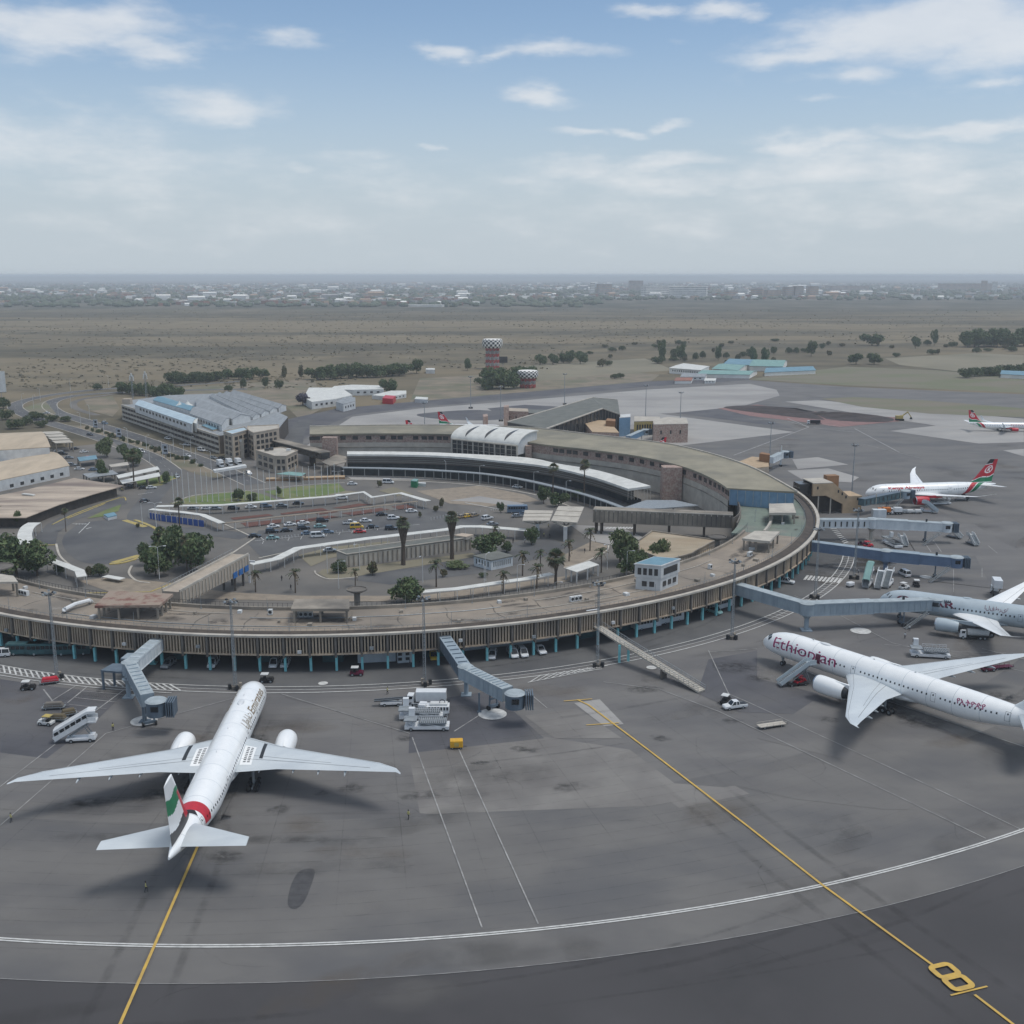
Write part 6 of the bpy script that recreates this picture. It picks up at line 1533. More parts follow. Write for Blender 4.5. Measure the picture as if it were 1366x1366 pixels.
# ------------------------------------------------------------------ people
def person_mesh(name,shirt,trousers,step=.18):
    J=[(0,0,.92),(0,0,1.12),(0,0,1.36),(0,0,1.50),(0,0,1.62),(0,0,1.74),(0,.09,.88),(step,.10,.48),(step*.7,.10,.08),(step*.7+.16,.10,.04),(0,-.09,.88),(-step*.6,-.10,.48),(-step*1.3,-.10,.08),(-step*1.3+.16,-.10,.04),(0,.17,1.40),(-.06,.22,1.12),(.08,.22,.90),(.11,.22,.82),(0,-.17,1.40),(.06,-.22,1.12),(.18,-.22,.92),(.21,-.22,.84)]
    E=[(0,1),(1,2),(2,3),(3,4),(4,5),(0,6),(6,7),(7,8),(8,9),(0,10),(10,11),(11,12),(12,13),(2,14),(14,15),(15,16),(16,17),(2,18),(18,19),(19,20),(20,21)]
    RAD=[.13,.125,.15,.06,.085,.09,.095,.065,.05,.04,.095,.065,.05,.04,.065,.048,.036,.03,.065,.048,.036,.03]
    me=bpy.data.meshes.new(name); me.from_pydata(J,E,[]); ob=bpy.data.objects.new(name,me); COL.objects.link(ob)
    md=ob.modifiers.new('s','SKIN'); 
    for v,r in zip(me.skin_vertices[0].data,RAD): v.radius=(r,r)
    me.skin_vertices[0].data[0].use_root=True
    sb=ob.modifiers.new('d','SUBSURF'); sb.levels=1; sb.render_levels=1
    bpy.context.view_layer.update(); m2=bpy.data.meshes.new_from_object(ob.evaluated_get(bpy.context.evaluated_depsgraph_get())); bpy.data.objects.remove(ob)
    bm=bmesh.new(); bm.from_mesh(m2)
    for hx,hy in ((.11,.22),(.21,-.22)):
        z0=.82 if hy>0 else .84
        for k in range(5):
            a=(k-1.5)*.02; L_=(.075,.085,.08,.065,.05)[k]; dx=.015*(k<4) if k<4 else .035
            vs=[]
            for (xx,zz_,r) in ((hx+a*.9,z0,.010),(hx+a+dx,z0-L_*.6,.009),(hx+a+dx*.6,z0-L_,.006)):
                vs.append([bm.verts.new((xx+r*cx,hy+r*cy,zz_)) for cx,cy in ((1,0),(0,1),(-1,0),(0,-1))])
            for i in range(2):
                for j in range(4): bm.faces.new((vs[i][j],vs[i][(j+1)%4],vs[i+1][(j+1)%4],vs[i+1][j]))
            bm.faces.new(vs[2])
    bm.to_mesh(m2); bm.free(); m2.materials.clear()
    for k in ('skin',shirt,trousers,'black_rubber'): m2.materials.append(MATS[k])
    for p in m2.polygons:
        c=p.center; z=c.z; arm=abs(c.y)>.185
        p.material_index = 0 if z>1.50 or (arm and z<.93) else 1 if z>.93 else 3 if z<.09 else 2
        p.use_smooth=True
    return m2
PM=[person_mesh('person','hivis','cloth_dark'),person_mesh('person','plaster_white','cloth_dark',.1),person_mesh('person','cloth_dark','cloth_dark',.22)]
HAIR=MB(); HAIR.lathe([(.096,-.02),(.098,.04),(.07,.09),(.01,.105)],(0,0,0),n=12)
def person(k,px_,rz,label,group=None):
    o=bpy.data.objects.new('person',PM[k]); COL.objects.link(o); tag(o,label,'person',group); o.location=G(*px_); o.rotation_euler=(0,0,R(rz))
    h=HAIR.build('hair','black_rubber',o,True,local=True); h.location=(-.012,0,1.715)
    return o
for k,p,rz,l in [(0,(517,926),200,'person in a pale vest walking alone left of the parked white trucks'),(1,(1213,842),90,'person in white shirt standing below the long jet bridge stairs'),(1,(1207,852),60,'person in white shirt standing nearest the white stop disc'),(0,(195,1190),20,'small person standing alone behind the tail-on airliner'),(0,(151,975),120,'person in a pale vest by the bent white stand line'),(2,(547,890),30,'person in dark clothes by the small office under the storey'),(2,(560,889),200,'second person in dark clothes by the small office under the storey'),(0,(545,1093),60,'person standing alone right of the tail-on airliner wing'),
    (0,(15,1097),50,'person at the left edge by the white stand line'),(0,(665,924),10,'person in a pale vest behind the middle jet bridge'),(2,(733,655),40,'person walking near the tall palms at the drop off kerb'),(2,(760,744),0,'person in dark clothes crossing the inner road below the double canopy'),(2,(780,738),50,'person in dark clothes beside the planted kerb'),(2,(376,775),90,'person in dark clothes beside the concrete ramp'),(2,(388,787),120,'person in dark clothes by the small palm near the concrete ramp'),(1,(1145,765),0,'person in white at the foot of the far mast'),(1,(1370,655),0,'person beyond the right edge')][:16]:
    person(k,p,rz,l)
# ------------------------------------------------------------------ inner court
sheet('court_paving',[pol(142,a) for a in range(-150,10,5)]+[pol(138,a) for a in range(10,60,5)]+[pol(118,a) for a in range(60,125,5)]+[pol(190,125),pol(250,135),pol(260,150),pol(240,170),pol(190,190)],'inner_asphalt',.012)
def zone(name,pts,mat,z=.04,sm=False): return sheet(name,px(pts),mat,z+.001*len(KC),sm) if not KC.append(0) else None
zone('forecourt',[(83,722),(95,706),(115,697),(170,693),(196,702),(214,716),(208,730),(186,744),(158,751),(120,752),(95,742)],'road_asphalt',.04,True)
zone('forecourt_road',[(48,716),(62,700),(90,685),(140,670),(168,665),(170,672),(140,680),(102,694),(78,710),(74,726),(50,728)],'road_asphalt',.03)
zone('flower_bed',[(116,692),(140,681),(162,673),(158,682),(140,689)],'lawn',.1)
zone('car_park',[(330,725),(345,708),(420,700),(560,676),(600,684),(660,690),(640,700),(560,712),(480,720),(400,733),(350,745)],'road_asphalt',.03)
zone('court_road',[(440,770),(520,780),(640,765),(720,745),(760,728),(720,715),(640,735),(560,757),(470,765)],'road_asphalt',.03)
zone('paved_walk',[(420,802),(300,800),(160,795),(105,775),(150,770),(230,778),(300,790),(400,795),(560,795),(660,782),(760,768),(760,775),(640,795),(560,803)],'beige_paver',.05)
zone('paved_walk',[(555,655),(640,648),(700,660),(720,668),(650,676),(600,672)],'beige_paver',.05)
zone('paved_walk',[(600,668),(640,662),(700,672),(690,676),(640,670)],'apron_pale',.06)
zone('paved_walk',[(753,740),(790,722),(812,728),(800,742),(775,752),(752,758)],'beige_paver',.05)
zone('paved_walk',[(760,700),(830,704),(860,718),(820,728),(790,722)],'apron_pale',.045)
zone('planting_bed',[(430,760),(424,765),(440,773),(470,770),(640,742),(630,738),(470,757)],'dry_grass',.06)
zone('planting_bed',[(398,741),(440,730),(520,722),(520,728),(440,745),(415,756)],'dry_grass',.06)
for q in [[(307,691),(358,686),(365,688),(312,694)],[(374,685),(430,678),(437,681),(376,687)],[(321,698),(376,693),(374,698),(330,704)],[(443,678),(478,672),(497,673),(459,679)],[(455,685),(508,678),(520,680),(473,688)],[(522,676),(543,673),(556,678),(532,680)],[(390,695),(440,688),(452,690),(400,698)],[(420,684),(440,681),(452,683),(425,687)]]: zone('soil_bed',q,'red_soil',.08)
zone('drop_off_road_shade',[(456,628),(463,612),(540,612),(605,614),(660,619),(730,628),(790,642),(838,660),(832,684),(800,672),(760,660),(700,646),(600,634),(540,631)],'road_asphalt',.035)  # darker sheet puts the shade along the canopies into the road colour
zone('lawn',[(226,672),(258,662),(330,655),(352,660),(372,668),(290,674)],'lawn',.06)
zone('lawn',[(352,656),(400,649),(452,645),(461,655),(420,664),(380,666)],'lawn',.06)
zone('traffic_island',[(420,664),(461,655),(485,657),(460,662)],'dry_grass',.08)
zone('traffic_island',[(505,655),(525,650),(552,660),(530,662)],'dry_grass',.08)
zone('traffic_island',[(186,650),(180,640),(215,634),(238,636),(215,648)],'lawn',.06)
def kerb(mb,pts,wd,h,sm=0):
    P=px(pts); P=catmull(P,sm) if sm else P
    for a,b in zip(P,P[1:]): mb.beam(a+UP*h/2,b+UP*h/2,wd,h)
mb=MB(); kerb(mb,[(146,753),(164,751),(186,744),(205,732),(214,718),(209,707),(196,700),(180,694)],1.3,.25,5); kerb(mb,[(150,751),(186,741)],2.4,.1); kerb(mb,[(166,694),(194,703)],2.2,.1); kerb(mb,[(48,728),(74,727)],.6,.2); kerb(mb,[(70,700),(102,685),(160,664),(168,668)],.5,.2,4); kerb(mb,[(90,692),(140,672)],.5,.2); kerb(mb,[(210,645),(240,637)],.8,.2); kerb(mb,[(90,792),(200,790),(232,778)],.5,.2); structure('kerb',mb,'kerb_yellow')
mb=MB(); kerb(mb,[(75,726),(80,742),(95,755),(112,762)],.7,.2,5); kerb(mb,[(176,755),(172,765),(182,775),(200,778)],.7,.2,5); kerb(mb,[(300,745),(340,718),(300,700)],.6,.2); kerb(mb,[(345,745),(400,733),(480,721),(600,706)],.5,.2); kerb(mb,[(420,762),(423,767),(440,773),(478,770)],.5,.2,4); kerb(mb,[(230,672),(260,661),(330,655),(400,648),(460,644)],.5,.2,4); kerb(mb,[(752,758),(780,750),(808,736),(812,728)],.5,.2,4); kerb(mb,[(463,640),(520,641),(600,645),(660,651),(720,662),(760,676)],.8,.25,5); structure('kerb',mb,'concrete_pale')
mb=MB()
for i in range(9): line(mb,[(808+i*4.2,706),(812+i*4.2,703.5)],.8,.12)
for i in range(5): line(mb,[(97+i*4,699+i*.0),(103+i*4,700)],.3,.12)
line(mb,[(120,697),(105,712)],.3,.12); line(mb,[(115,706),(122,704)],.5,.12); line(mb,[(180,747),(193,743)],.6,.12); line(mb,[(205,657),(184,660)],.3,.12); line(mb,[(340,722),(400,716),(480,708),(560,700)],.25,.12); line(mb,[(345,715),(352,721)],.25,.12); line(mb,[(620,671),(672,681)],.5,.12)
for i in range(12): line(mb,[(352+i*17,722-i*2.),(350+i*17,726-i*2.)],.15,.12)
structure('court_marking',mb,'line_white')
def walkway(label,path,wd,z,mat='roof_white',post='pole_white',sm=0,ev=4.,name='covered_walkway',th=.18):
    P=GL(path,z); P=catmull(P,sm) if sm else P
    c=P[len(P)//2]; t=thing(name,label,'covered walkway',(c.x,c.y,0)); Lf=[];Rt=[]
    for i,p in enumerate(P):
        a=P[max(i-1,0)];b=P[min(i+1,len(P)-1)]; d=(b-a); d.z=0; d.normalize(); s=Vector((-d.y,d.x,0)); Lf.append(p+s*wd/2); Rt.append(p-s*wd/2)
    mb=MB(); ribbon_slab(mb,Rt,Lf,th); mb.build('canopy_roof',mat,t)
    acc=0
    for S in (Lf,Rt):
        acc=ev
        for a,b in zip(S,S[1:]):
            L=(b-a).length; q=ev-acc
            while q<L:
                c=a.lerp(b,q/L).lerp((Lf[0]+Rt[0])/2,.0); m=MB(); m.cyl((c.x,c.y,0),(c.x,c.y,z-th),.1,n=6); m.build('post',post,t); q+=ev
            acc=(acc+L)%ev
    return t
walkway('white covered walkway winding from the concrete ramp along the low concrete building',[(334,752),(369,745),(397,731),(440,725),(490,718),(543,712),(596,706),(616,702),(640,702),(706,707)],3.4,3.4,sm=0,ev=6.)
walkway('long white covered walkway behind the red soil beds with bent far end',[(209,675),(295,673.5),(440,662),(485,656),(496,663),(534,657.5),(571,668)],2.8,3.4,'roof_white',ev=5.)
walkway('short white covered walkway above the blue fence',[(201,679),(244,683),(270,686.5),(296,697.5)],2.6,3.2,ev=5.)
walkway('narrow pinkish covered walkway along the red soil beds',[(297,698),(376,688.5),(440,682),(557,668.5)],1.3,2.8,'beige_paver',ev=4.5)
walkway('white covered walkway along the roof edge right of the dark green bush',[(562,789),(610,785),(660,777.5),(700,772),(737,765)],2.8,3.2,ev=5.)
walkway('broad white curved walkway roof at the left of the round forecourt',[(46,697),(37,703),(33,713),(35,724),(41,733)],4.6,3.6,sm=4,ev=6.)
walkway('white walkway roof running down to the left roof parapet',[(68,747),(88,754),(106,761),(109,769)],2.8,3.4,ev=6.)
walkway('pale white low walkway piece left of the concrete ramp',[(140,768),(163,772)],2.4,1.2,ev=8.)
canopy('bus_shelter','small white flat shelter roof on posts right of the roofside walkway',[(754,758),(786,748),(799,753),(769,763)],3.6,'roof_white',.2,2,0.,.05,'shelter','pole_white')
t=thing('site_fence','solid deep blue fence below the short white walkway','fence',G(235,697)); P=px([(200,692),(215,695),(244,699),(272,703)]); mb=MB()
for a,b in zip(P,P[1:]): mb.beam(a+UP*1.2,b+UP*1.2,.15,2.4)
mb.build('panel','blue_paint',t); mb=MB()
for a,b in zip(P,P[1:]):
    for k in range(4): c=a.lerp(b,k/4); mb.box((c.x,c.y,1.25),(.3,.3,2.5))
mb.build('post','concrete_pale',t)
# twin butterfly canopy
t=thing('twin_canopy','cream twin canopy with two folded roofs on single posts in the inner court','canopy',G(735,715))
for Q,pp in (([(700,680.4),(738,681),(733,694.5),(697,694.5)],(717,718)),([(745,675),(779,676),(770,697),(735,694.5)],(754,722))):
    P=GL(Q,6.8); c=sum(P,Vector())/4; g=G(*pp); mb=MB(); mb.prism(P,0,.35); mb.build('roof_panel','concrete_pale',t)
    mb=MB()
    for f in (.33,.66): mb.beam(P[0].lerp(P[3],f)+UP*.06,P[1].lerp(P[2],f)+UP*.06,.25,.12)
    mb.build('roof_seam','concrete',t)
    mb=MB(); mb.box((g.x,g.y,2.6),(1.3,1.3,5.2)); mb.build('post','plaster_white',t)
    mb=MB()
    for p in P: mb.beam(Vector((g.x,g.y,5.)),p.lerp(c,.08)-UP*.45,.35,.4)
    mb.build('strut','concrete_pale',t)
t=block('concrete_building','long low concrete building with ribbed walls between two stout palms','building',[(462,740),(630,717),(618,712.5),(449,735)],4.2,'concrete_pale','roof_grey',par=.3)
p,q=G(462,740,4.2),G(630,717,4.2); u=(q-p); u.z=0; L_=u.length; u=u.normalized(); nn=Vector((u.y,-u.x,0)); mb=MB()
for i in range(27): c=p+u*(L_*(i+.5)/27)+nn*.1; mb.box((c.x,c.y,2.0),(.35,.4,3.4),math.atan2(u.y,u.x))
mb.build('rib','concrete',t)
block('roof_hatch','pale low roof box on the right end of the ribbed concrete building','building',[(606,714),(622,716),(632,713),(616,711)],5.,'concrete_pale','roof_stained',3.9)
t=block('kiosk','small pale kiosk with grey roof under a bushy tree','kiosk',[(632,741),(655,747),(684,741),(664,735)],3.4,'bridge_pale','roof_grey',over=.3,wins=[(1,1.,2.6,9,{'gap':.75,'mat':'window_dark'}),(0,1.,2.6,5,{'gap':.75})])
# ramp building and raised corridor
t=thing('ramp_building','sloping ribbed concrete passage with three blue panels rising off the ring roof','building',G(300,770)); a,b=G(228,789,9.),G(321,739.5,8.8); u=(b-a).normalized(); s=Vector((-u.y,u.x,0))
mb=MB(); mb.rings([[a+s*2.6-UP*3.,a-s*2.6-UP*3.,a-s*2.6,a+s*2.6],[b+s*2.6-UP*4.9,b-s*2.6-UP*4.9,b-s*2.6,b+s*2.6]]); mb.build('passage','plaster',t)
mb=MB(); L_=(b-a).length
for i in range(22):
    c=a.lerp(b,(i+.5)/22)-s*2.66; mb.box((c.x,c.y,c.z-2.),(.3,.35,3.7),math.atan2(u.y,u.x))
mb.build('rib','concrete_pale',t)
mb=MB()
for sg in (-1,1): mb.beam(a+s*sg*2.5+UP*.3,b+s*sg*2.5+UP*.3,.3,.6)
mb.build('parapet','concrete_pale',t)
mb=MB()
for i in range(26): c=a.lerp(b,i/25)+s*2.5; mb.box((c.x,c.y,c.z+1.),(.08,.08,1.))
mb.beam(a+s*2.5+UP*1.5,b+s*2.5+UP*1.5,.07,.07); mb.build('railing','galvanised',t)
for f in (.76,.85,.94): c=a.lerp(b,f)-s*2.9; mb=MB(); mb.box((c.x,c.y,c.z-3.6),(2.5,.15,1.7),math.atan2(u.y,u.x)); mb.build('panel','sign_blue',t)
for f in (.8,.93):
    for sg in (-1,1): c=a.lerp(b,f)+s*sg*1.8; mb=MB(); mb.box((c.x,c.y,2.),(.6,.6,4.)); mb.build('support_column','concrete_dark',t)
e=b-s*2.2+u*.5; mb=MB(); mb.box((e.x,e.y,4.4),(.5,.5,8.8)); mb.box((e.x+1.,e.y,6.6),(1.8,.5,.5)); mb.build('white_frame','white_paint',t)
t=thing('raised_corridor','dark ribbed concrete corridor raised on columns across the right of the court','building',G(880,715)); a,b=G(791,680,8.9),G(978,687.5,8.9); u=(b-a).normalized(); s=Vector((-u.y,u.x,0))
mb=MB(); mb.beam(a-UP*2.3+s*3,b-UP*2.3+s*3,6.,4.6); mb.build('corridor','concrete',t)
mb=MB()
for i in range(30): c=a.lerp(b,(i+.5)/30)-s*.05; mb.box((c.x,c.y,c.z-2.2),(.25,.3,3.9),math.atan2(u.y,u.x))
mb.build('rib','concrete_dark',t); mb=MB()
for i in range(23): c=a.lerp(b,(i+.5)/23); mb.box((c.x,c.y-.15,c.z-.2),(.3,.3,.9),math.atan2(u.y,u.x))
mb.beam(a+UP*.1,b+UP*.1,.3,.3); mb.build('railing','concrete_pale',t)
for f in (.02,.06,.3,.55,.8):
    for o_ in (1.2,4.8): c=a.lerp(b,f)+s*o_; mb=MB(); mb.box((c.x,c.y,2.2),(.7,.7,4.4)); mb.build('support_column','plaster_dark',t)
sweep('inner_wall',[(136.5,0),(137.,0),(137.,8.6),(136.5,8.6)],'concrete_dark',T,-19,6,30)
t=block('stepped_roof_hall','low hall with stained sand coloured roof inside the right bend of the ring','building',[(870,709),(955,721),(938,730),(923,739),(888,748),(853,735),(852,722)],5.2,'concrete','roof_sand',par=.4)
block('stepped_roof_hall','lower step of the sand roofed hall beside the round concrete dish','building',[(938,731),(960,733),(946,741),(923,741)],3.6,'concrete','roof_sand')
# street lamps
def lamp_proto(h,two=True):
    t=thing('street_lamp','lamp','street lamp'); m=MB(); m.cyl((0,0,0),(0,0,h),.12,.07,7)
    for s in ((-1,1) if two else (1,)): m.tube([Vector((0,0,h)),Vector((s*.8,0,h+.35)),Vector((s*1.8,0,h+.45))],.05,5)
    m.build('pole','pole_white',t,local=True)
    for s in ((-1,1) if two else (1,)): m=MB(); m.wedge((s*2.1,0,h+.42),(.9,.32,.14),(.7,.2)); m.build('lamp_head','sign_white',t,local=True)
    return t
LP=[lamp_proto(10),lamp_proto(9,False)]; used=[0,0]
def lamp(kd,p,rz,sc=1.,grp=('two armed street lamp beside the inner roads','one armed street lamp along the approach roads')):
    o=LP[kd] if not used[kd] else copy_tree(LP[kd]); used[kd]=1
    place(o,Vector((G(*p).x,G(*p).y,0)),R(rz),sc,grp[kd],('two armed street lamps','one armed street lamps')[kd])
for p in [(213,773),(209,708),(452,661)]: lamp(0,p,10)
for p in [(437,765),(190,700),(595,640),(640,646),(712,655),(755,668),(690,790),(564,777),(452,785),(480,760),(646,790),(648,775),(810,760),(836,770),(740,815)]: lamp(1,p,rnd.uniform(0,360),.9)
for i,(x,y) in enumerate([(108,571),(139,582),(171,594),(196,604),(217,613),(228,618),(246,618),(262,622),(282,628),(95,545),(78,556),(45,545),(54,535),(94,521),(145,516),(30,543),(120,560),(200,620),(232,603),(255,606)]): lamp(1,(x,y),-30 if i%2 else 150,1.)
# flag poles
fp=thing('flagpole','pole','flagpole'); m=MB(); m.cyl((0,0,0),(0,0,12.5),.17,.1,6); m.build('pole','pole_white',fp,local=True); m=MB(); m.box((0,0,.15),(.6,.6,.3)); m.build('base','concrete_pale',fp,local=True); m=MB(); m.lathe([(.01,12.4),(.1,12.5),(.01,12.65)],n=8); m.build('finial','kerb_yellow',fp,local=True)
xs=[232,238,245,253,262,270,277,284,292,300,309,318,327,336,345,353,361,369,378,387,396,405,413,421,430,438,447]
for i,x in enumerate(xs):
    o=fp if i==0 else copy_tree(fp); y=671-(x-232)*.033+(1.6 if i%3==1 else 0)-(3 if x>370 else 0); place(o,G(x,y),0,1.+.05*((i*7)%3),'slim bare white flagpole in the long row beside the green lawn','row of flagpoles by the lawn')
# billboards
def billboard(label,p,wd,h,z,rz,mat='sign_white'):
    t=thing('billboard',label,'billboard',G(*p),R(rz)); m=MB(); m.box((0,0,z+h/2),(wd,.35,h)); m.build('panel',mat,t,local=True); m=MB(); m.box((0,0,z-.1),(wd+.3,.6,.25)); m.build('catwalk','dark_metal',t,local=True); m=MB(); m.cyl((0,.3,0),(0,.3,z+h*.5),.22,n=8); m.build('post','post_grey',t,local=True)
    m=MB()
    for z_,hh,ww in ((z+h*.7,h*.25,wd*.5),(z+h*.35,h*.22,wd*.7)): m.box((.1*wd,-.2,z_),(ww,.06,hh))
    m.build('artwork','window_dark',t,local=True) if mat=='sign_white' else None
billboard('upright billboard nearest the bend of the approach road',(128,575),2.7,4.6,2.2,-10); billboard('upright billboard in the middle of the approach road median',(159,588),2.9,4.8,2.2,-10); billboard('upright billboard nearest the flagpoles',(221,612),2.8,4.9,2.4,-10)
billboard('big blank white billboard cut by the left edge of the photo',(3,538),7.,15,8,20,'plaster_white')
# parked and driving cars in the court
for kd,cl,p,rz,l in [('saloon','car_white',(365,704),20,'white saloon at the left end of the back row of the car park'),('saloon','car_white',(387,701.5),25,'white saloon second in the back row of the car park'),('saloon','car_white',(405,699.5),25,'white saloon third in the back row of the car park'),('suv','car_black',(430,696.5),15,'black tall car at the right end of the back row beside the white saloons'),
 ('suv','car_black',(363,711),15,'black car in front of the leftmost white saloon'),('saloon','car_black',(382,709.5),15,'dark saloon in the second car park row'),('suv','car_black',(405,706.5),20,'black tall car in the second car park row'),('saloon','car_teal',(427,704),12,'pale teal saloon in the second car park row'),
 ('saloon','car_black',(340,717),10,'black saloon standing alone at the left of the car park'),('saloon','car_teal',(364,719.5),12,'pale green saloon in the front row left'),('saloon','car_blue',(410,713.5),15,'grey blue saloon in the front row'),('van','car_white',(424,717),15,'white van at the front of the car park'),('saloon','car_blue',(437,711.5),10,'blue grey saloon right of the white van'),
 ('pickup','car_white',(467,699.5),5,'white car left of the yellow van'),('saloon','car_white',(488,696.5),8,'white saloon behind the yellow van'),('van','car_yellow',(476,705),10,'bright yellow van in the car park'),('saloon','car_red',(480,711),12,'red car in front of the yellow van'),('saloon','car_black',(497,705),8,'black saloon right of the yellow van'),('saloon','car_black',(509,688),15,'black saloon near the far end of the red soil beds'),('suv','car_white',(525,693),15,'white tall car left of the stout palm'),('suv','car_black',(522,707),5,'black tall car left of the stout palm'),('saloon','car_white',(549,683.5),15,'white saloon below the bent walkway end'),
 ('saloon','car_taupe',(616,691),50,'beige taxi, left of three side by side'),('saloon','car_yellow',(624,690),50,'yellow taxi in the middle of three'),('saloon','car_taupe',(633,689),50,'beige taxi, right of three side by side'),('suv','car_white',(650,693),40,'white car right of the three taxis'),('saloon','car_silver',(657,701),20,'silver car by the bend of the white walkway'),('saloon','car_white',(440,736),12,'white car at the left end of the ribbed concrete building'),
 ('van','car_white',(456,666),8,'white van beneath the long back walkway'),('van','car_white',(518,645),-5,'white van on the drop off road beside the green kiosk'),('saloon','car_silver',(258,680),5,'silver car parked first under the back walkway left'),('saloon','car_white',(276,680),5,'white car parked second under the back walkway left'),('saloon','car_silver',(288,680),5,'silver car parked third under the back walkway left'),('suv','car_black',(312,680),8,'dark car parked under the back walkway middle'),('saloon','car_white',(335,678),8,'white car parked under the back walkway middle'),('suv','car_blue',(355,677),8,'blue car parked under the back walkway middle'),('saloon','car_silver',(376,676),8,'silver car parked under the back walkway right'),('saloon','car_black',(398,673),8,'black car parked under the back walkway right'),
 ('saloon','car_white',(202,652),20,'white car below the lone tree near the flagpoles'),('saloon','car_black',(192,652),25,'dark car beside the white car near the flagpoles'),('saloon','car_black',(193,670),70,'dark car on the road left of the flagpoles'),('saloon','car_white',(249,594.5),-38,'white car driving beside the long parking building'),('van','car_white',(269,602),-38,'white minibus driving beside the long parking building'),('saloon','car_white',(250,609.5),-38,'white car on the approach road'),('saloon','car_silver',(285,612),-38,'silver car on the approach road near the brown office'),('saloon','car_black',(296,613),-38,'dark car on the approach road near the brown office'),('suv','car_white',(332,633),-60,'white car in front of the small office'),('saloon','car_blue',(700,687),5,'blue car left of the twin canopy'),('saloon','car_silver',(690,690),15,'silver car left of the twin canopy')]: car(kd,cl,p,rz,l)
bus('blue bus left of the cream twin canopy',(690,684),3,8.,'car_blue')
t=block('kiosk','small green kiosk on the drop off road','kiosk',[(548,641),(552,638.5),(558,639),(556,642)],3.,'green_paint','roof_teal'); t=block('barrier_wall','white barrier blocks beside the green kiosk','barrier',[(558,643),(568,643.5),(568,645),(558,644.5)],1.4,'plaster_white','plaster_white')
t=block('planter','white and blue planter box in the round forecourt','planter',[(138,686),(152,683),(156,687),(144,690)],1.3,'plaster_white','roof_blue')
for i,(kd,cl,p,rz) in enumerate([('saloon','car_white',(78,603),10),('suv','car_black',(84,607),10),('saloon','car_silver',(92,612),15),('saloon','car_black',(100,600),60),('saloon','car_white',(112,604),60),('suv','car_silver',(96,622),10),('saloon','car_white',(106,627),10),('saloon','car_red',(118,612),40),('van','car_white',(60,590),20),('saloon','car_blue',(125,628),15),('saloon','car_black',(166,648),-10),('saloon','car_silver',(176,650),-10)]):
    car(kd,cl,p,rz,'%s %s parked %s'%({'car_white':'white','car_black':'black','car_silver':'silver','car_red':'red','car_blue':'blue'}[cl],{'saloon':'saloon','suv':'tall car','van':'van'}[kd],('in the yard below the cream awnings','in the yard just below the cream awnings','in the yard left of the blue tarpaulin','behind the blue tarpaulin roof','right of the blue tarpaulin roof','left of the grey carport roof','under the grey carport roof','between blue tarpaulin and leafy green tree','beside the cream awnings at the hangar corner','beside the tall dark tree near the carports','in front of the lower white carport, left','in front of the lower white carport, right')[i]))
for i,(kd,cl,p,rz,l) in enumerate([('saloon','car_white',(62,552),165,'white saloon on the inner bend of the approach road'),('saloon','car_black',(120,581),-32,'black saloon on the approach road by the nearest billboard to the bend'),('van','car_white',(188,604),-35,'white van on the approach road between two billboards'),('saloon','car_silver',(236,637),-60,'silver saloon where the road meets the flagpoles'),('saloon','car_black',(310,618),-38,'black saloon waiting near the gate frame'),('saloon','car_white',(224,586),-38,'white saloon below the parking building front'),('suv','car_blue',(140,566),-35,'blue tall car on the far carriageway'),('saloon','car_white',(470,647),5,'white saloon on the drop off road left'),('suv','car_black',(560,630),0,'black tall car under the low drop off canopy'),('saloon','car_silver',(610,636),-8,'silver saloon under the low drop off canopy'),('saloon','car_blue',(585,633),-5,'blue saloon under the low drop off canopy'),('saloon','car_white',(690,651),-22,'white saloon at the drop off kerb right of the vault')]): car(kd,cl,p,rz,l)
for i in range(16):
    f=i/15; person(i%3,(60+100*f+rnd.uniform(-4,4),684-28*f+rnd.uniform(-2,2)),rnd.uniform(0,360),'person standing in the loose queue along the stained flat roofed hall','people along the stained flat roofed hall')
for i in range(10): person(i%3,(700+rnd.uniform(-20,80),706+rnd.uniform(-6,22)),rnd.uniform(0,360),'person on the paving around the cream twin canopy','people around the cream twin canopy')
# bollards along the drop off road and the car park
bo=MB(); bo.cyl((0,0,0),(0,0,1.0),.12,n=6); B0=bo.build('bollard','line_white'); n_=0
for pts,nn_ in ((((575,694),(603,688),(655,682),(676,680)),22),(((350,722),(400,716),(500,706)),24)):
    P=px(pts); 
    for i in range(nn_):
        f=i/(nn_-1)*(len(P)-1); j=min(int(f),len(P)-2); c=P[j].lerp(P[j+1],f-j); o=B0 if n_==0 else B0.copy(); n_+=1
        if o is not B0: COL.objects.link(o)
        o.location=c; tag(o,'small white bollard in the line beside the car park road','bollard','white bollards')
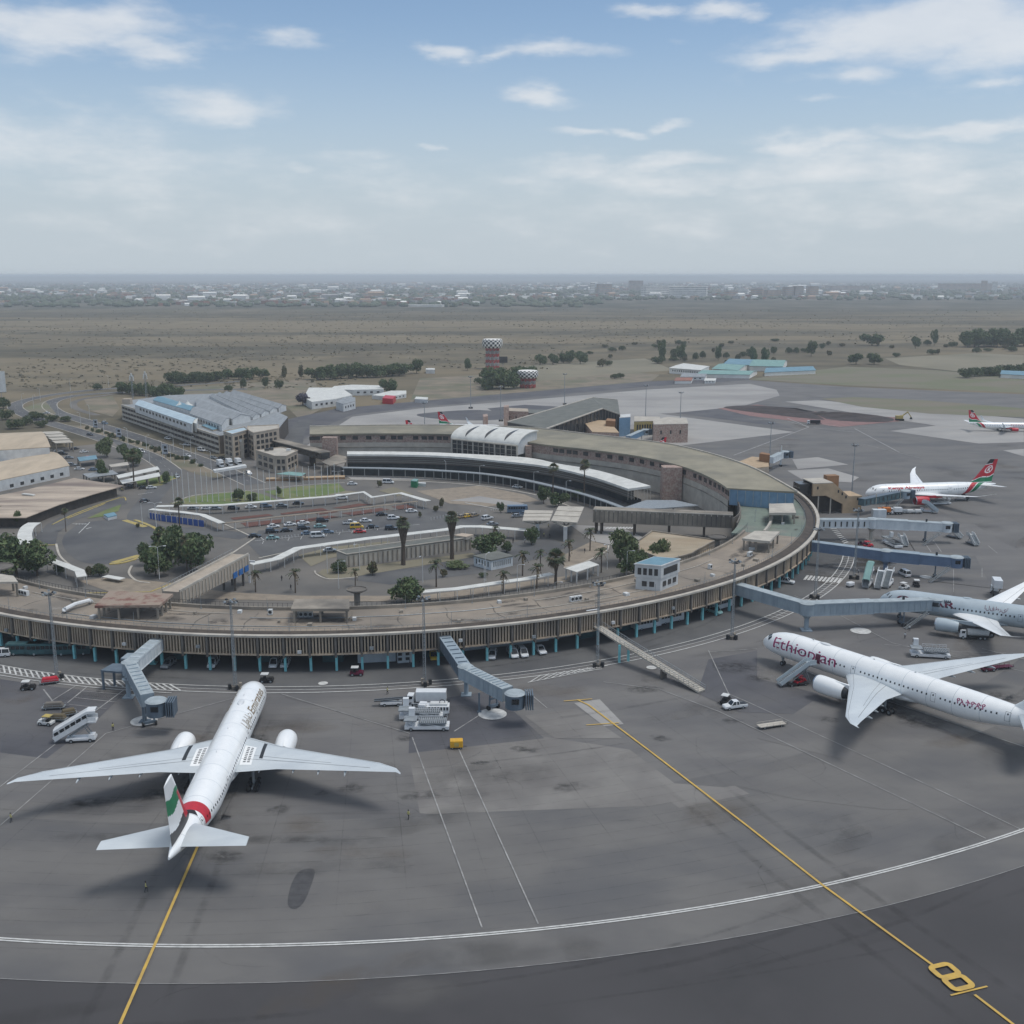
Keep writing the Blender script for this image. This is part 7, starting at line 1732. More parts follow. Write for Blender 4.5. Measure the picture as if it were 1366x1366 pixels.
# ------------------------------------------------------------------ vegetation
def crown_mesh(name,n,lobes,leaf,flat=1.,seed=1,mats=('leaf_dark','leaf_mid'),mix=.35,squash=1.):
    r=random.Random(seed); V=[];Fc=[];MI=[]
    LB=[]
    for i in range(lobes):
        a=r.uniform(0,2*PI); d=r.uniform(.05,.62); LB.append((d*math.cos(a),d*math.sin(a),r.uniform(.25,.85)*flat,r.uniform(.28,.5)))
    for i in range(n):
        cx,cy,cz,cr=LB[r.randrange(lobes)]
        while True:
            u=Vector((r.uniform(-1,1),r.uniform(-1,1),r.uniform(-1,1)))
            if .3<u.length<1: break
        u=u.normalized()*(u.length**.4); c=Vector((cx+u.x*cr,cy+u.y*cr,cz+u.z*cr*.75*squash))
        if c.z<.04: c.z=.04+r.uniform(0,.1)
        mi=1 if r.random()<mix else (2 if len(mats)>2 and r.random()<.3 else 0)
        for j in range(3):
            s=leaf*r.uniform(.6,1.3); q=c+Vector((r.uniform(-1,1),r.uniform(-1,1),r.uniform(-1,1)))*leaf
            ax=Vector((r.uniform(-1,1),r.uniform(-1,1),r.uniform(-.2,1))).normalized(); t1=ax.orthogonal().normalized(); t2=ax.cross(t1); th=r.uniform(0,PI); A=(t1*math.cos(th)+t2*math.sin(th))*s; B=(t2*math.cos(th)-t1*math.sin(th))*s*.6
            b=len(V); V+=[q-A,q-B*.9,q+A,q+B]; Fc.append((b,b+1,b+2,b+3)); MI.append(mi)
    me=bpy.data.meshes.new(name); me.from_pydata([tuple(v) for v in V],[],Fc)
    for m in mats: me.materials.append(MATS[m])
    me.polygons.foreach_set('material_index',MI); return me
CR=[crown_mesh('crown',900,10,.075,1.,11,('leaf_dark','leaf_mid','leaf_olive')),crown_mesh('crown',800,9,.08,1.1,12,('leaf_dark','leaf_mid','leaf_light'),.3),crown_mesh('crown',700,11,.08,.75,13,('leaf_dark','leaf_olive')),
    crown_mesh('crown',700,8,.085,1.,14,('leaf_mid','leaf_light','leaf_olive'),.4),crown_mesh('crown',420,6,.1,.8,15,('leaf_olive','leaf_dry'),.4),crown_mesh('crown',500,6,.09,.9,16,('leaf_mauve','leaf_mauve'))]
TRK=[]
for s_ in (1,2):
    r=random.Random(s_); m=MB(); m.cyl((0,0,0),(0,0,.5),.05,.035,7)
    for k_ in range(5):
        a=k_*1.3+s_; e=Vector((.4*math.cos(a),.4*math.sin(a),.55+.3*r.random())); m.cyl((0,0,.28+.04*k_),e,.025,.008,5)
    TRK.append(m)
TM=None
def tree(kd,p,h,wd,label,group=None,name='broadleaf_tree',cat='tree',cb=.16,trunk=True):
    g=G(*p) if not isinstance(p,Vector) else p
    t=thing(name,label,cat,(g.x,g.y,-.02),rnd.uniform(0,6.28),group)
    global TM
    if trunk:
        if TM is None: o=TRK[0].build('trunk','bark',t,local=True); TM=o.data
        else: o=bpy.data.objects.new('trunk',TM); COL.objects.link(o); o.parent=t
        o.scale=(wd*.5,wd*.5,h)
    o=bpy.data.objects.new('crown',CR[kd]); COL.objects.link(o); o.parent=t; o.location=(0,0,h*cb if trunk else 0); s=wd/2/.95; o.scale=(s,s,h*(1-(cb if trunk else 0))/1.15); return t
for kd,p,h,wd,l,*nm in [(0,(208,768),8.5,11,'round dark tree left of the palm cluster by the concrete ramp'),(1,(228,752),13,13,'tall dark tree at the heart of the palm cluster'),(0,(255,762),12,14,'broad dark tree at the right of the palm cluster'),(1,(268,750),10.5,11,'dark tree behind the palm cluster nearest the junction'),(0,(204,754),8,8,'small dark tree at the left fringe of the palm cluster'),
 (0,(22,768),11,17,'broad dark tree behind the left roof parapet'),(1,(50,768),9,13,'dark tree beside the white walkway roof at far left'),(0,(2,755),11,13,'dark tree at the left edge beyond the roof parapet'),(0,(24,702),6,5,'green tree beside the broad curved walkway roof'),(2,(0,690),5,3.5,'small bright tree cut by the left edge'),
 (0,(543,806),7.6,13,'dark green bush bulging over the inner roof edge'),(3,(827,752),11.5,12,'bright green leafy tree left of the white control room'),(0,(845,770),8,11,'dark tree directly behind the white control room'),(3,(880,757),9.,9,'sparse green shrub rising above the control room roof'),(3,(858,766),8,5,'light green shrub at the corner of the control room'),
 (0,(652,741),7.5,12,'bushy dark tree leaning over the pale kiosk'),(0,(676,737),4,5,'small dark tree right of the pale kiosk'),(0,(709,727),6.5,6.5,'dark tree below the cream twin canopy'),(1,(725,672),8,7,'dark tree cluster beside the tall thin palms left'),(0,(745,676),6,8,'low dark tree left of the cream twin canopy'),(1,(770,668),4.5,6,'low dark bush behind the cream twin canopy'),
 (2,(452,764),4.5,6,'dark shrub at the left end of the ribbed concrete building'),(3,(143,610),10,11,'leafy green tree behind the white sheds'),(0,(178,622),9,13,'dark spreading tree beside the tall bare trunk'),(0,(137,640),9.5,7,'tall dark tree left of the white carport roofs'),(1,(165,612),8,7,'dark tree behind the spreading tree'),(0,(222,645),5.5,5,'small dark tree left of the flagpoles'),(0,(318,668),5.2,6.5,'round dark bush on the lawn'),(2,(336,668),3.6,5,'low dark bush beside the round bush on the lawn'),(3,(372,661),4,3,'small tree on the right lawn'),
 (4,(205,723),3,4.2,'brown shrub on the yellow kerb of the round forecourt'),(4,(185,704),2,2,'small shrub on the yellow kerb'),(2,(133,768),4.5,5.5,'grey green shrub below the round forecourt'),(2,(80,765),4,4,'small shrub between the white walkway roofs'),(4,(118,770),4,3.,'thin shrub at the end of the white walkway'),(4,(583,683),3,3.,'small thin tree on the paved island'),(4,(590,677),4.5,3.,'slim grey tree on the paved island'),(0,(668,684),4.5,3.,'small round headed tree on the drop off island'),(4,(560,690),2.6,2.2,'young tree near the bollards'),
 (4,(505,650),3.5,3.,'small shrub on the traffic island'),(2,(645,770),1.8,3.,'bare shrub below the ribbed building') ,(4,(497,768),5,5.5,'dry brown tree in the planting bed'),(4,(590,770),3.,3.,'small dry tree on the inner road edge'),(3,(612,757),2.,9.,'low dry hedge below the second stout palm')]: tree(kd,p,h,wd,l)
# fan palms
def palm_proto(h,r,nf,thick,seed,skirt=0.,feather=False):
    rr=random.Random(seed); t=thing('palm_tree','palm','palm tree'); m=MB(); rs=[]
    for i in range(9):
        f=i/8; k_=thick*(1.25-.45*f); 
        if skirt and f>1-skirt: k_=thick*(1.1+2.2*(f-(1-skirt))/skirt)
        bx=.12*math.sin(f*2.)*h*.1; rs.append([Vector((bx+k_*math.cos(2*PI*j/8)*(1+.08*rr.random()),k_*math.sin(2*PI*j/8),h*f*.93)) for j in range(8)])
    m.rings(rs); m.build('trunk','bark',t,True,local=True); m=MB(); top=Vector((.12*math.sin(2.)*h*.1,0,h*.93))
    for i in range(nf):
        a=2*PI*i/nf*2.4+rr.uniform(-.2,.2); el=R(rr.uniform(-55,80)); d=Vector((math.cos(a)*math.cos(el),math.sin(a)*math.cos(el),math.sin(el))); s=Vector((-math.sin(a),math.cos(a),0)); up_=s.cross(d)*-1
        L=r*rr.uniform(.8,1.1); m.mat(0 if rr.random()<.7 and el>-.5 else 1)
        if feather:
            prev=top
            for k_ in range(5):
                f=(k_+1)/5; q=top+d*L*f-UP*(L*.5*f*f); wd_=L*.16*math.sin(PI*(.15+.8*f)); m.poly([prev-s*L*.12,q-s*wd_-UP*.1*L*f,q]); m.poly([prev+s*L*.12,q,q+s*wd_-UP*.1*L*f]); m.poly([prev,q-s*wd_*.3,q+s*wd_*.3]); prev=q
        else:
            b=top+d*L*.42; nl=7; m.poly([top-s*.05,b-s*.05,b+s*.05,top+s*.05])
            for k_ in range(nl):
                an=R(-75+150*k_/(nl-1)); dd=(d*math.cos(an)+s*math.sin(an)); e=b+dd*L*.6-UP*L*.16; w_=dd.cross(up_ if up_.length>.1 else UP).normalized()*L*.07; m.poly([b,b+dd*L*.35+w_,e,b+dd*L*.35-w_])
    m.build('crown',['leaf_palm','leaf_dry'],t,local=True,fix=False); return t
PP={'stout':palm_proto(14,2.6,46,.55,3,.45),'slim':palm_proto(13,2.4,40,.22,4),'small':palm_proto(6.,2.4,34,.16,5,0,True),'fan':palm_proto(7,2.6,46,.28,6,.5)}; pu=set()
for kd,p,h,rz,l in [('stout',(538,754),1.05,0,'stout tall palm, left of the pair by the ribbed concrete building'),('stout',(603,746),1.06,80,'stout tall palm, right of the pair by the ribbed concrete building'),('slim',(737,668),1.12,0,'tall thin palm, left of the pair in front of the white curved canopy'),('slim',(779,664),1.15,50,'tall thin palm, right of the pair in front of the white curved canopy'),('slim',(240,712),.95,30,'tall palm rising by the blue fence'),('slim',(215,750),.85,10,'palm rising out of the dark cluster, left one'),('slim',(250,764),.85,140,'palm rising out of the dark cluster, right one'),('slim',(88,709),.62,60,'dark headed palm on the edge of the round forecourt'),
 ('fan',(741,781),1.3,0,'full leafy fan palm behind the roof edge near the small white shelter'),('small',(671,792),1.05,0,'bright small palm at the roof edge left of the fan palm'),('small',(394,791),1.1,40,'small palm right of the concrete ramp'),('small',(474,783),.85,40,'small drooping palm above the round concrete dish'),('small',(582,783),1.25,80,'small palm standing alone on the inner road'),('small',(697,768),1.2,10,'small palm right of the pale kiosk'),('small',(721,761),1.,100,'small palm below the cream canopy left post'),('small',(716,785),1.15,20,'thin small palm beside the fan palm'),('small',(759,749),1.1,30,'small palm in the paved corner below the cream twin canopy'),('small',(787,735),1.2,60,'small palm under the raised corridor end'),('small',(802,764),1.2,80,'small palm left of the bright green leafy tree'),('small',(341,790),1.,10,'small dark palm under the concrete ramp panels'),('slim',(179,652),1.2,10,'tall bare topped palm beside the spreading tree'),('small',(660,724),.9,0,'small palm behind the pale kiosk')]:
    o=PP[kd] if kd not in pu else copy_tree(PP[kd]); pu.add(kd); place(o,Vector((G(*p).x,G(*p).y,0)),R(rz),h,l)
    o['category']='palm tree'
# ------------------------------------------------------------------ left sheds, parking building, offices
def gabled(name,label,cat,base,zw,zr,wall,roofm,z0=0.,wins=0,over=.5,group=None):
    # base: 4 pixel corners at eaves height, order a b c d with a-b and c-d the eaves
    a,b,c,d=GL(base,zw); cen=(a+b+c+d)/4; t=thing(name,label,cat,(cen.x,cen.y,0),0,group)
    m=MB(); m.prism([a,b,c,d],z0); m.build('wall',wall,t); r0=(a+d)/2; r1=(b+c)/2; r0=Vector((r0.x,r0.y,zr)); r1=Vector((r1.x,r1.y,zr)); u=(r1-r0).normalized()*over
    m=MB(); th=Vector((0,0,.25)); up_=Vector((0,0,.05))
    if cat=='warehouse':
        rs=[]
        for (s0,t0) in ((a,d),(b,c)):
            ring=[s0.lerp(t0,i_/12)+Vector((0,0,(zr-zw)*(1-(2*i_/12-1)**2))) for i_ in range(13)]; rs.append(ring+[p_-th for p_ in ring[::-1]])
        o_=(rs[1][0]-rs[0][0]).normalized()*over; m.rings([[p_-o_+th*1.2 for p_ in rs[0]],[p_+o_+th*1.2 for p_ in rs[1]]])
    for (e0,e1) in (((a,b),(d,c)) if cat!='warehouse' else ()):
        e0=e0+(e0-r0)*.04+up_; e1=e1+(e1-r1)*.04+up_; q=[e0-u,e1+u,r1+u+up_,r0-u+up_]; m.rings([q,[p+th for p in q]])
    m.build('roof',roofm,t); m=MB()
    for (s0,t0,r_) in ((a,d,r0),(b,c,r1)): m.poly([s0,t0,r_] if cat!='warehouse' else [s0.lerp(t0,i_/12)+Vector((0,0,(zr-zw)*(1-(2*i_/12-1)**2)*.98)) for i_ in range(13)])
    m.build('gable',wall,t)
    if wins: wallwin(t,zz(a,0),zz(b,0),zw*.45,zw*.75,wins,gap=.6)
    return t
gabled('warehouse','low white shed with tan roof and six small windows at the left','warehouse',[(-60,654),(92,622),(66,604),(-60,628)],4.6,6.6,'plaster_white','roof_tan',wins=0)
tw=bpy.context.scene.objects['warehouse']; a,b=G(-60,654,0),G(92,622,0)
p,q=G(8,643,4.6),G(88,625,4.6); wallwin(tw,zz(p,0),zz(q,0),1.8,3.2,6,gap=.68,margin=.0)
gabled('warehouse','tall white hangar with tan roof behind the small windowed shed','warehouse',[(-80,606),(66,597),(52,577),(-80,582)],9.5,12.,'plaster_white','roof_tan')
t=block('flat_roof_hall','wide hall with stained flat roof along the forecourt at the left','hall',[(-80,680),(-60,672),(30,655),(98,638),(163,648),(120,660),(77,673),(34,690),(0,690)],4.2,'plaster_dark','roof_stained',over=.6,shrink=.07)
m=MB()
P=GL([(163,651),(120,663),(77,677),(36,694)],0)
for a,b in zip(P,P[1:]):
    for i in range(7): c=a.lerp(b,i/7); m.box((c.x,c.y,1.9),(.35,.35,3.8))
m.build('colonnade','concrete_pale',t); g=G(38,660,4.5); m=MB(); m.box((g.x,g.y,4.6),(6,1.4,.5),-.4); m.build('roof_light','roof_white',t)
for i,y in enumerate((576,580,584,588)): canopy('awning',('first','second','third','fourth')[i]+' cream awning from the back in the stepped row behind the hangar',[(54+i*5,y),(78+i*5,y-1.),(86+i*4,y+2.),(62+i*4,y+3)],5.,'concrete_pale',.25,1,0.,.08,'awning')
canopy('carport','long white carport roof, upper of two beside the spreading tree',[(155,634),(210,622),(213,626),(158,638)],3.4,'roof_white',.2,3,0.,.05,'carport'); canopy('carport','long white carport roof, lower of two beside the spreading tree',[(160,641),(212,630),(214,635),(163,645)],3.4,'roof_white',.2,3,0.,.05,'carport')
canopy('carport','grey carport roof between the stained hall and the white carports',[(110,632),(150,627),(158,632),(118,637)],3.4,'roof_metal_grey',.2,2,0.,.05,'carport'); canopy('carport','blue tarpaulin roof left of the tall dark tree',[(103,610),(128,607),(130,612),(106,615)],3.4,'roof_blue',.2,1,0.,.05,'carport'); canopy('carport','pale canopy right of the tall dark tree',[(145,620),(170,616),(172,620),(148,623)],4.4,'concrete_pale',.2,1,0.,.05,'carport')
# parking building
pk=block('parking_building','long four level parking building with pale and blue shed roofs on top','parking building',[(163,540),(292,581),(372,571),(384,556),(318,524),(226,527),(172,534)],9.6,'plaster_dark','roof_metal_grey')
for i,(p,q) in enumerate((((163,540),(292,581)),)):
    a,b=G(p[0],p[1],9.6),G(q[0],q[1],9.6); u=(b-a); u.z=0; nn=Vector((u.y,-u.x,0)).normalized()
    for z in (.9,3.7,6.5,9.3):
        m=MB(); m.beam(zz(a,z)+nn*.3,zz(b,z)+nn*.3,.7,1.15); m.build('deck_slab','concrete_pale',pk)
    m=MB()
    for k_ in range(30): c=a.lerp(b,k_/29)+nn*.1; m.box((c.x,c.y,4.8),(.5,.5,9.6),math.atan2(u.y,u.x))
    m.build('deck_column','concrete',pk)
a,b=G(163,540,9.6),G(172,534,9.6); m=MB(); m.box((a.x+2,a.y+4,6.5),(5,5,13)); m.build('stair_tower','plaster',pk)
def shed(label,quad,zw,zr,wall,roofm,w=0,nm='roof_shed'):
    t=gabled(nm,label,'shed',quad,zw,zr,wall,roofm,z0=8.,wins=0,over=.2)
    if w: a,b=G(*quad[0],zw),G(*quad[1],zw); wallwin(t,zz(a,0),zz(b,0),zw-2.3,zw-.9,w,gap=.5)
    return t
shed('pale blue long shed on the street side of the parking roof',[(180,540),(256,566),(263,559),(190,535)],12.6,14.,'plaster_white','roof_paleblue',14)
shed('turquoise roofed shed behind the pale blue long shed',[(204,534),(254,548),(260,543),(216,529.5)],12.,13.,'plaster_white','roof_blue')
shed('grey roofed windowed shed behind the white tents',[(253,552),(296,567.5),(308,557),(262,543)],12.8,14.2,'plaster_white','roof_metal_grey',10)
shed('grey roofed shed with white end wall in the middle of the parking roof',[(262,543),(310,559.5),(334,555),(262,530)],12.8,14.6,'plaster_white','roof_metal_grey',10)
for i_ in range(4):
    n_=Vector((337+i_*11.5,557.5-i_*4.2)); f_=Vector((279+i_*9.5,528.5-i_*1.5)); n2_=n_+Vector((10.2,-3.8)); f2_=f_+Vector((8.4,-1.3))
    shed(('first','second','third','fourth')[i_]+' of four narrow pale roofs at the back right of the parking building',[tuple(f_),tuple(n_),tuple(n2_),tuple(f2_)],10.8+.2*(i_%2),12.2+.3*(i_%2),'plaster_white','roof_metal_grey')
shed('small white shed end near the brown office corner',[(251,562),(262,565.5),(264,559),(255,557)],12.6,13.2,'plaster_white','roof_white')
block('roof_shed','flat turquoise roof patch by the brown office','shed',[(269,567),(284,573),(296,570),(281,564)],10.6,'plaster','roof_blue',8.)
for x,y,l in ((240,546,'left of two pointed white tents on the parking roof'),(251,545,'right of two pointed white tents on the parking roof')):
    g=G(x,y,10); t=thing('tent',l,'tent',(g.x,g.y,9.6)); m=MB(); m.lathe([(3.4,12.),(1.6,12.9),(.5,14.2),(.02,15.2)],(g.x,g.y,0),n=8); m.build('canopy','roof_white',t); 
    for k_ in range(4): a=PI/4+PI/2*k_; m=MB(); m.cyl((g.x+3*math.cos(a),g.y+3*math.sin(a),9.6),(g.x+3*math.cos(a),g.y+3*math.sin(a),12.),.1,n=6); m.build('pole','pole_white',t)
block('office_block','brown office block with banded windows at the corner of the parking building','office',[(298,576),(310,580),(331,574),(326,570)],13.,'plaster','roof_paleblue',par=.5,wins=[(0,1.5,12,2,{'rows':4,'mat':'window_dark'}),(1,1.5,12,3,{'rows':4})])
block('office_block','wider brown office block right of the corner block','office',[(331,574),(338,578),(372,572),(372,567),(330,569)],13.6,'plaster','concrete_pale',par=.4,wins=[(0,1.5,12.5,2,{'rows':4}),(1,1.5,13,5,{'rows':4})])
m=MB(); g=G(319,612); t=thing('entrance_screen','pale tall entrance screen on the brown office corner','screen',g); m.box((g.x,g.y+1.,5.),(5,.6,10)); m.build('panel','concrete_pale',t); m=MB(); m.box((g.x,g.y+.6,9.),(3,.2,1.2)); m.build('sign_panel','plaster_white',t)
t=thing('link_bridge','enclosed grey link bridge from the brown offices to the rear terminal','bridge',G(395,625)); a,b=G(352,583,8.),G(434,604,8.); m=MB(); m.beam(a-UP*1.6,b-UP*1.6,4.6,3.); m.build('corridor','window_dark',t); m=MB(); m.beam(a+UP*.15,b+UP*.15,6.2,.4); m.build('roof','concrete',t)
for f in (.1,.45,.8): c=a.lerp(b,f); m=MB(); m.box((c.x,c.y,2.3),(.8,3.,4.6),math.atan2((b-a).y,(b-a).x)); m.build('pier','plaster_dark',t)
t=block('small_office','small two storey cream office with roof equipment below the link bridge','office',[(341,601),(367,609),(382,609),(397,601.5),(376,597)],8.,'plaster','concrete_pale',par=.4,wins=[(0,1.,7.2,3,{'rows':2}),(1,1.,7.2,2,{'rows':2}),(2,1.,7.2,3,{'rows':2})])
for x,y in ((362,600),(356,601),(385,601)): g=G(x,y,8.3); m=MB(); m.box((g.x,g.y,8.8),(2.,1.2,1.)); m.build('roof_plant','window_dark' if x!=385 else 'pole_white',t)
canopy('shop_awning','turquoise awning along the foot of the small office',[(368,632),(385,629),(408,631),(402,635)],3.,'roof_teal',.15,1,0.,.05,'awning'); canopy('entrance_canopy','flat concrete canopy at the left end of the rear terminal',[(429,616),(448,606),(462,609),(462,616),(440,621)],5.2,'concrete',.4,1,0.,.1,'canopy')
block('low_wall','low ochre kerb wall behind the flagpoles','wall',[(355,637),(460,634),(460,636),(355,639)],1.,'plaster_brown','plaster_tan')
block('guard_house','white gate frame across the road in front of the small office','gate',[(284,626),(327,619),(329,621),(286,628)],4.4,'plaster_white','plaster_white',3.4)
for x,y,l in ((294,619,'left white truck at the gate frame'),(306,617.5,'middle white truck at the gate frame'),(318,617,'right white truck at the gate frame')): truck(l,(x,y+4),-60,4.,2.4)
# ------------------------------------------------------------------ approach roads
def road(pts,wd,mat='road_asphalt',z=.06,sm=6): mb=MB(); P=catmull(px(pts),sm); strip(mb,P,wd,z); return structure('approach_road',mb,mat)
ra=[(330,508),(210,516),(140,519),(75,526),(35,534),(20,542),(30,551),(55,561),(100,574),(150,590),(200,609),(228,628),(215,648),(196,672),(186,690),(205,706),(260,708),(330,716)]
rb=[(330,519),(200,522),(120,526),(80,532),(66,540),(76,550),(110,561),(160,576),(210,593),(262,612),(300,628),(340,646)]
road(ra[:13],9.,z=.05); road(ra[11:],9,z=.06); road(rb,9.5,z=.07); road([(150,526),(112,532),(98,538),(104,546),(130,554)],5,'inner_asphalt',.055); road([(410,560),(396,575),(392,590),(392,600)],10,'road_asphalt',.05)
mb=MB(); 
for R_ in (ra[:12],rb):
    P=catmull(px(R_),6)
    for o_ in (-4.9,4.9): strip(mb,P,.5,.12,o_)
structure('kerb',mb,'concrete_pale')
mb=MB()
for R_ in (ra[:12],rb):
    for d in dashes(catmull(px(R_),6),4,6):
        if len(d)>1: strip(mb,d,.25,.13)
structure('lane_marking',mb,'line_worn')
zone('road_median',[(90,567),(150,584),(210,605),(235,622),(262,633),(300,640),(290,630),(240,608),(190,590),(120,568)],'earth',.02)
zone('road_median',[(112,533),(150,528),(160,545),(150,556),(120,548)],'earth',.02)
zone('yard',[(60,600),(150,590),(210,625),(180,650),(160,650),(100,640)],'inner_asphalt',.03)
zone('grass_verge',[(30,545),(60,535),(65,540),(75,552),(60,558)],'grass_strip',.03)
for i in range(26):
    f=i/25; x,y=118+f*150,570+f*48; tree(2 if i%3 else 4,(x+rnd.uniform(-2,2),y+rnd.uniform(0,5)),rnd.uniform(1.6,3.4),rnd.uniform(2.,4.),'low median bush along the approach road','bushes on the road median','shrub','shrub',trunk=False)
for i,(x,y,h,w_) in enumerate([(8,560,8,11),(20,572,7,12),(48,560,6,12),(35,567,6,9),(70,562,5,9),(5,545,9,10),(55,570,5,8),(88,562,4,8),(130,520,6,9),(160,516,5,7)]): tree(2,(x,y),h,w_,'grey green thorn tree beside the bend of the approach road','thorn trees by the road bend')
# ------------------------------------------------------------------ white sheds beyond
for l,q,z,wm,rm in [('white flat roofed shed, largest of the group behind the left end of the rear terminal',[(405,530),(416,536),(448,532),(470,527),(455,517),(412,517)],7.,'plaster_white','roof_white'),('white shed behind the largest white shed',[(440,519),(470,520),(512,519),(508,514),(470,513),(446,515)],6.,'plaster_white','roof_white'),('grey boxy shed in front of the white sheds',[(448,536),(458,539),(474,535),(474,530),(462,529)],7.,'plaster_white','roof_metal_grey'),('low white store right of the white sheds',[(496,527),(520,529),(542,525),(542,521),(522,521)],4.,'plaster_white','roof_white'),('small white cabin far right of the white sheds',[(553,532),(570,533),(571,530),(555,529)],3.5,'plaster_white','roof_white'),('small white cabin beside the road far behind',[(568,493),(580,493),(580,491),(568,491)],5.,'plaster_white','roof_white')]: block('shed',l,'shed',q,z*.75,wm,rm,wins=[(1,z*.3,z*.5,4,{'gap':.6})])
block('container','red shipping container beside the low white store','container',[(510,531),(524,532),(528,528),(514,527)],4.,'red_paint','red_paint')
tree(5,(404,541),10,13,'mauve flowering tree left of the largest white shed'); tree(0,(519,525),12,14,'dark leafy tree behind the red container')
for kd,n_,(xa,ya),(xb,yb),h,w_,l,grp in [(0,12,(165,526),(240,530),9,12,'dark tree in the dense row behind the parking building','trees behind the parking building'),(2,9,(232,511),(290,508),10,14,'dark tree in the hedge row across the upper left','hedge row upper left'),(0,4,(300,507),(352,505),11,15,'round dark tree in the row right of the upper left hedge','round trees upper left'),(0,13,(424,507),(542,500),13,17,'dark tree in the long hedge behind the white sheds','hedge behind the white sheds'),(1,5,(722,488),(776,484),12,16,'dark tree in the short row right of the tall checkered tower','row right of the tall tower'),(0,10,(1290,462),(1364,462),22,30,'dark tree in the wood at the upper right edge','wood at the upper right'),(2,7,(1290,503),(1366,498),10,16,'grey green tree by the field at the right edge','trees at the right field edge'),(2,14,(880,482),(1080,470),9,8,'slim tree among the blue roofed buildings','trees among the blue roofs')]:
    for i in range(n_):
        f=(i+rnd.uniform(-.3,.3))/max(1,n_-1); tree(kd,(xa+(xb-xa)*f,ya+(yb-ya)*f+rnd.uniform(-1.5,1.5)),h*rnd.uniform(.75,1.2),w_*rnd.uniform(.8,1.2),l,grp,cb=.12)
for i,(kd,x,y,h,w_) in enumerate([(0,655,517,17,26),(1,672,519,18,26),(0,690,511,15,24),(0,708,508,13,18),(2,650,520,12,14)]): tree(kd,(x,y),h,w_,('great dark tree in the clump left of the low checkered tower'),'dark clump by the low checkered tower',cb=.08)
for kd,x,y,h,w_,l in [(0,556,498,14,14,'round dark tree at the right end of the long hedge'),(0,624,494,12,10,'round lone tree left of the tall checkered tower'),(1,883,482,24,12,'tall feathery tree left of the blue roofs'),(1,908,480,17,14,'tall dark tree behind the white office with blue roofs'),(1,958,481,17,10,'tall dark tree above the blue roofs'),(1,1004,487,20,10,'tall dark tree, left of two in front of the blue roofs'),(1,1020,489,20,10,'tall dark tree, right of two in front of the blue roofs'),(0,1082,475,18,14,'lone dark tree right of the blue roofs'),(1,1142,486,12,17,'low dark tree beside the dry field'),(0,1166,486,12,18,'broad dark tree beside the dry field'),(0,1163,461,16,30,'broad dark tree far beyond the dry field'),(1,1221,465,16,14,'tall tree far right of the dry field'),(1,1246,461,22,12,'tallest slim tree on the right plain'),(4,804,489,9,14,'bare thorn tree on the grass right of the tall checkered tower'),(2,325,518,10,6,'slim dark tree on the grass behind the parking building'),(2,354,517,10,6,'second slim tree on the grass behind the parking building'),(2,373,519,9,8,'dark tree on the grass above the mauve tree'),(2,305,522,6,8,'low bush on the grass behind the parking building'),(4,380,506,14,8,'pale tree behind the upper left rows'),(4,402,505,14,8,'pale slim tree left of the long hedge'),(2,820,505,5,9,'low dark bush on the far grass, left one'),(2,828,504,5,8,'low dark bush on the far grass, right one'),(2,640,512,6,10,'dark shrub left of the great clump')]: tree(kd,(x,y),h,w_,l)
for i in range(46):
    x=rnd.uniform(760,1360); y=rnd.uniform(454,488); tree(2 if i%2 else 4,(x,y),rnd.uniform(4,9),rnd.uniform(7,15),'small scattered tree on the dry plain','scattered trees on the plain',cb=.15)
# ------------------------------------------------------------------ checkered towers
def tower(label,p,H,rt,ht,rl,bands):
    g=G(*p); t=thing('checkered_tower',label,'tower',g); n=28; rows=5; m=MB()
    prof=[(rt*.86,H-ht),(rt*.97,H-ht*.8),(rt,H-ht*.55),(rt,H-ht*.3),(rt*.97,H-ht*.12),(rt*.9,H)]
    for i in range(rows):
        for j in range(n):
            a,b=2*PI*j/n,2*PI*(j+1)/n; r0,z0=prof[i];r1,z1=prof[i+1]; m.mat((i+j)%2); m.poly([g+Vector((r0*math.cos(a),r0*math.sin(a),z0)),g+Vector((r0*math.cos(b),r0*math.sin(b),z0)),g+Vector((r1*math.cos(b),r1*math.sin(b),z1)),g+Vector((r1*math.cos(a),r1*math.sin(a),z1))])
    m.mat(0); m.poly([g+Vector((prof[0][0]*math.cos(2*PI*j/n),prof[0][0]*math.sin(2*PI*j/n),prof[0][1])) for j in range(n)]); m.poly([g+Vector((prof[-1][0]*math.cos(2*PI*j/n),prof[-1][0]*math.sin(2*PI*j/n),H)) for j in range(n)])
    m.build('tank',['town_white','dark_metal'],t,fix=False)
    m=MB(); K=10
    for i in range(bands):
        m.mat(i%2); z0,z1=(H-ht)*i/bands,(H-ht)*(i+1)/bands
        for j in range(K):
            a=2*PI*j/K; b=2*PI*(j+1)/K; P0=g+Vector((rl*math.cos(a),rl*math.sin(a),z0)); P1=g+Vector((rl*math.cos(a),rl*math.sin(a),z1)); Q1=g+Vector((rl*math.cos(b),rl*math.sin(b),z1)); Q0=g+Vector((rl*math.cos(b),rl*math.sin(b),z0))
            m.cyl(P0,P1,.55,n=5); m.cyl(P1,Q1,.4,n=4); m.cyl(P0,Q1,.28,n=4); m.cyl(Q0,P1,.28,n=4)
    m.build('lattice',['red_dull','town_grey'],t); m=MB(); m.cyl(g,g+Vector((0,0,H-ht)),1.1,n=8); m.build('riser','concrete_pale',t)
tower('tall red and white lattice tower with checkered tank on the far plain',(657,492),29,10.,8.5,6.2,7); tower('low checkered water tower beside the dark tree clump',(704,517),14.,8.6,6.,6.,3)
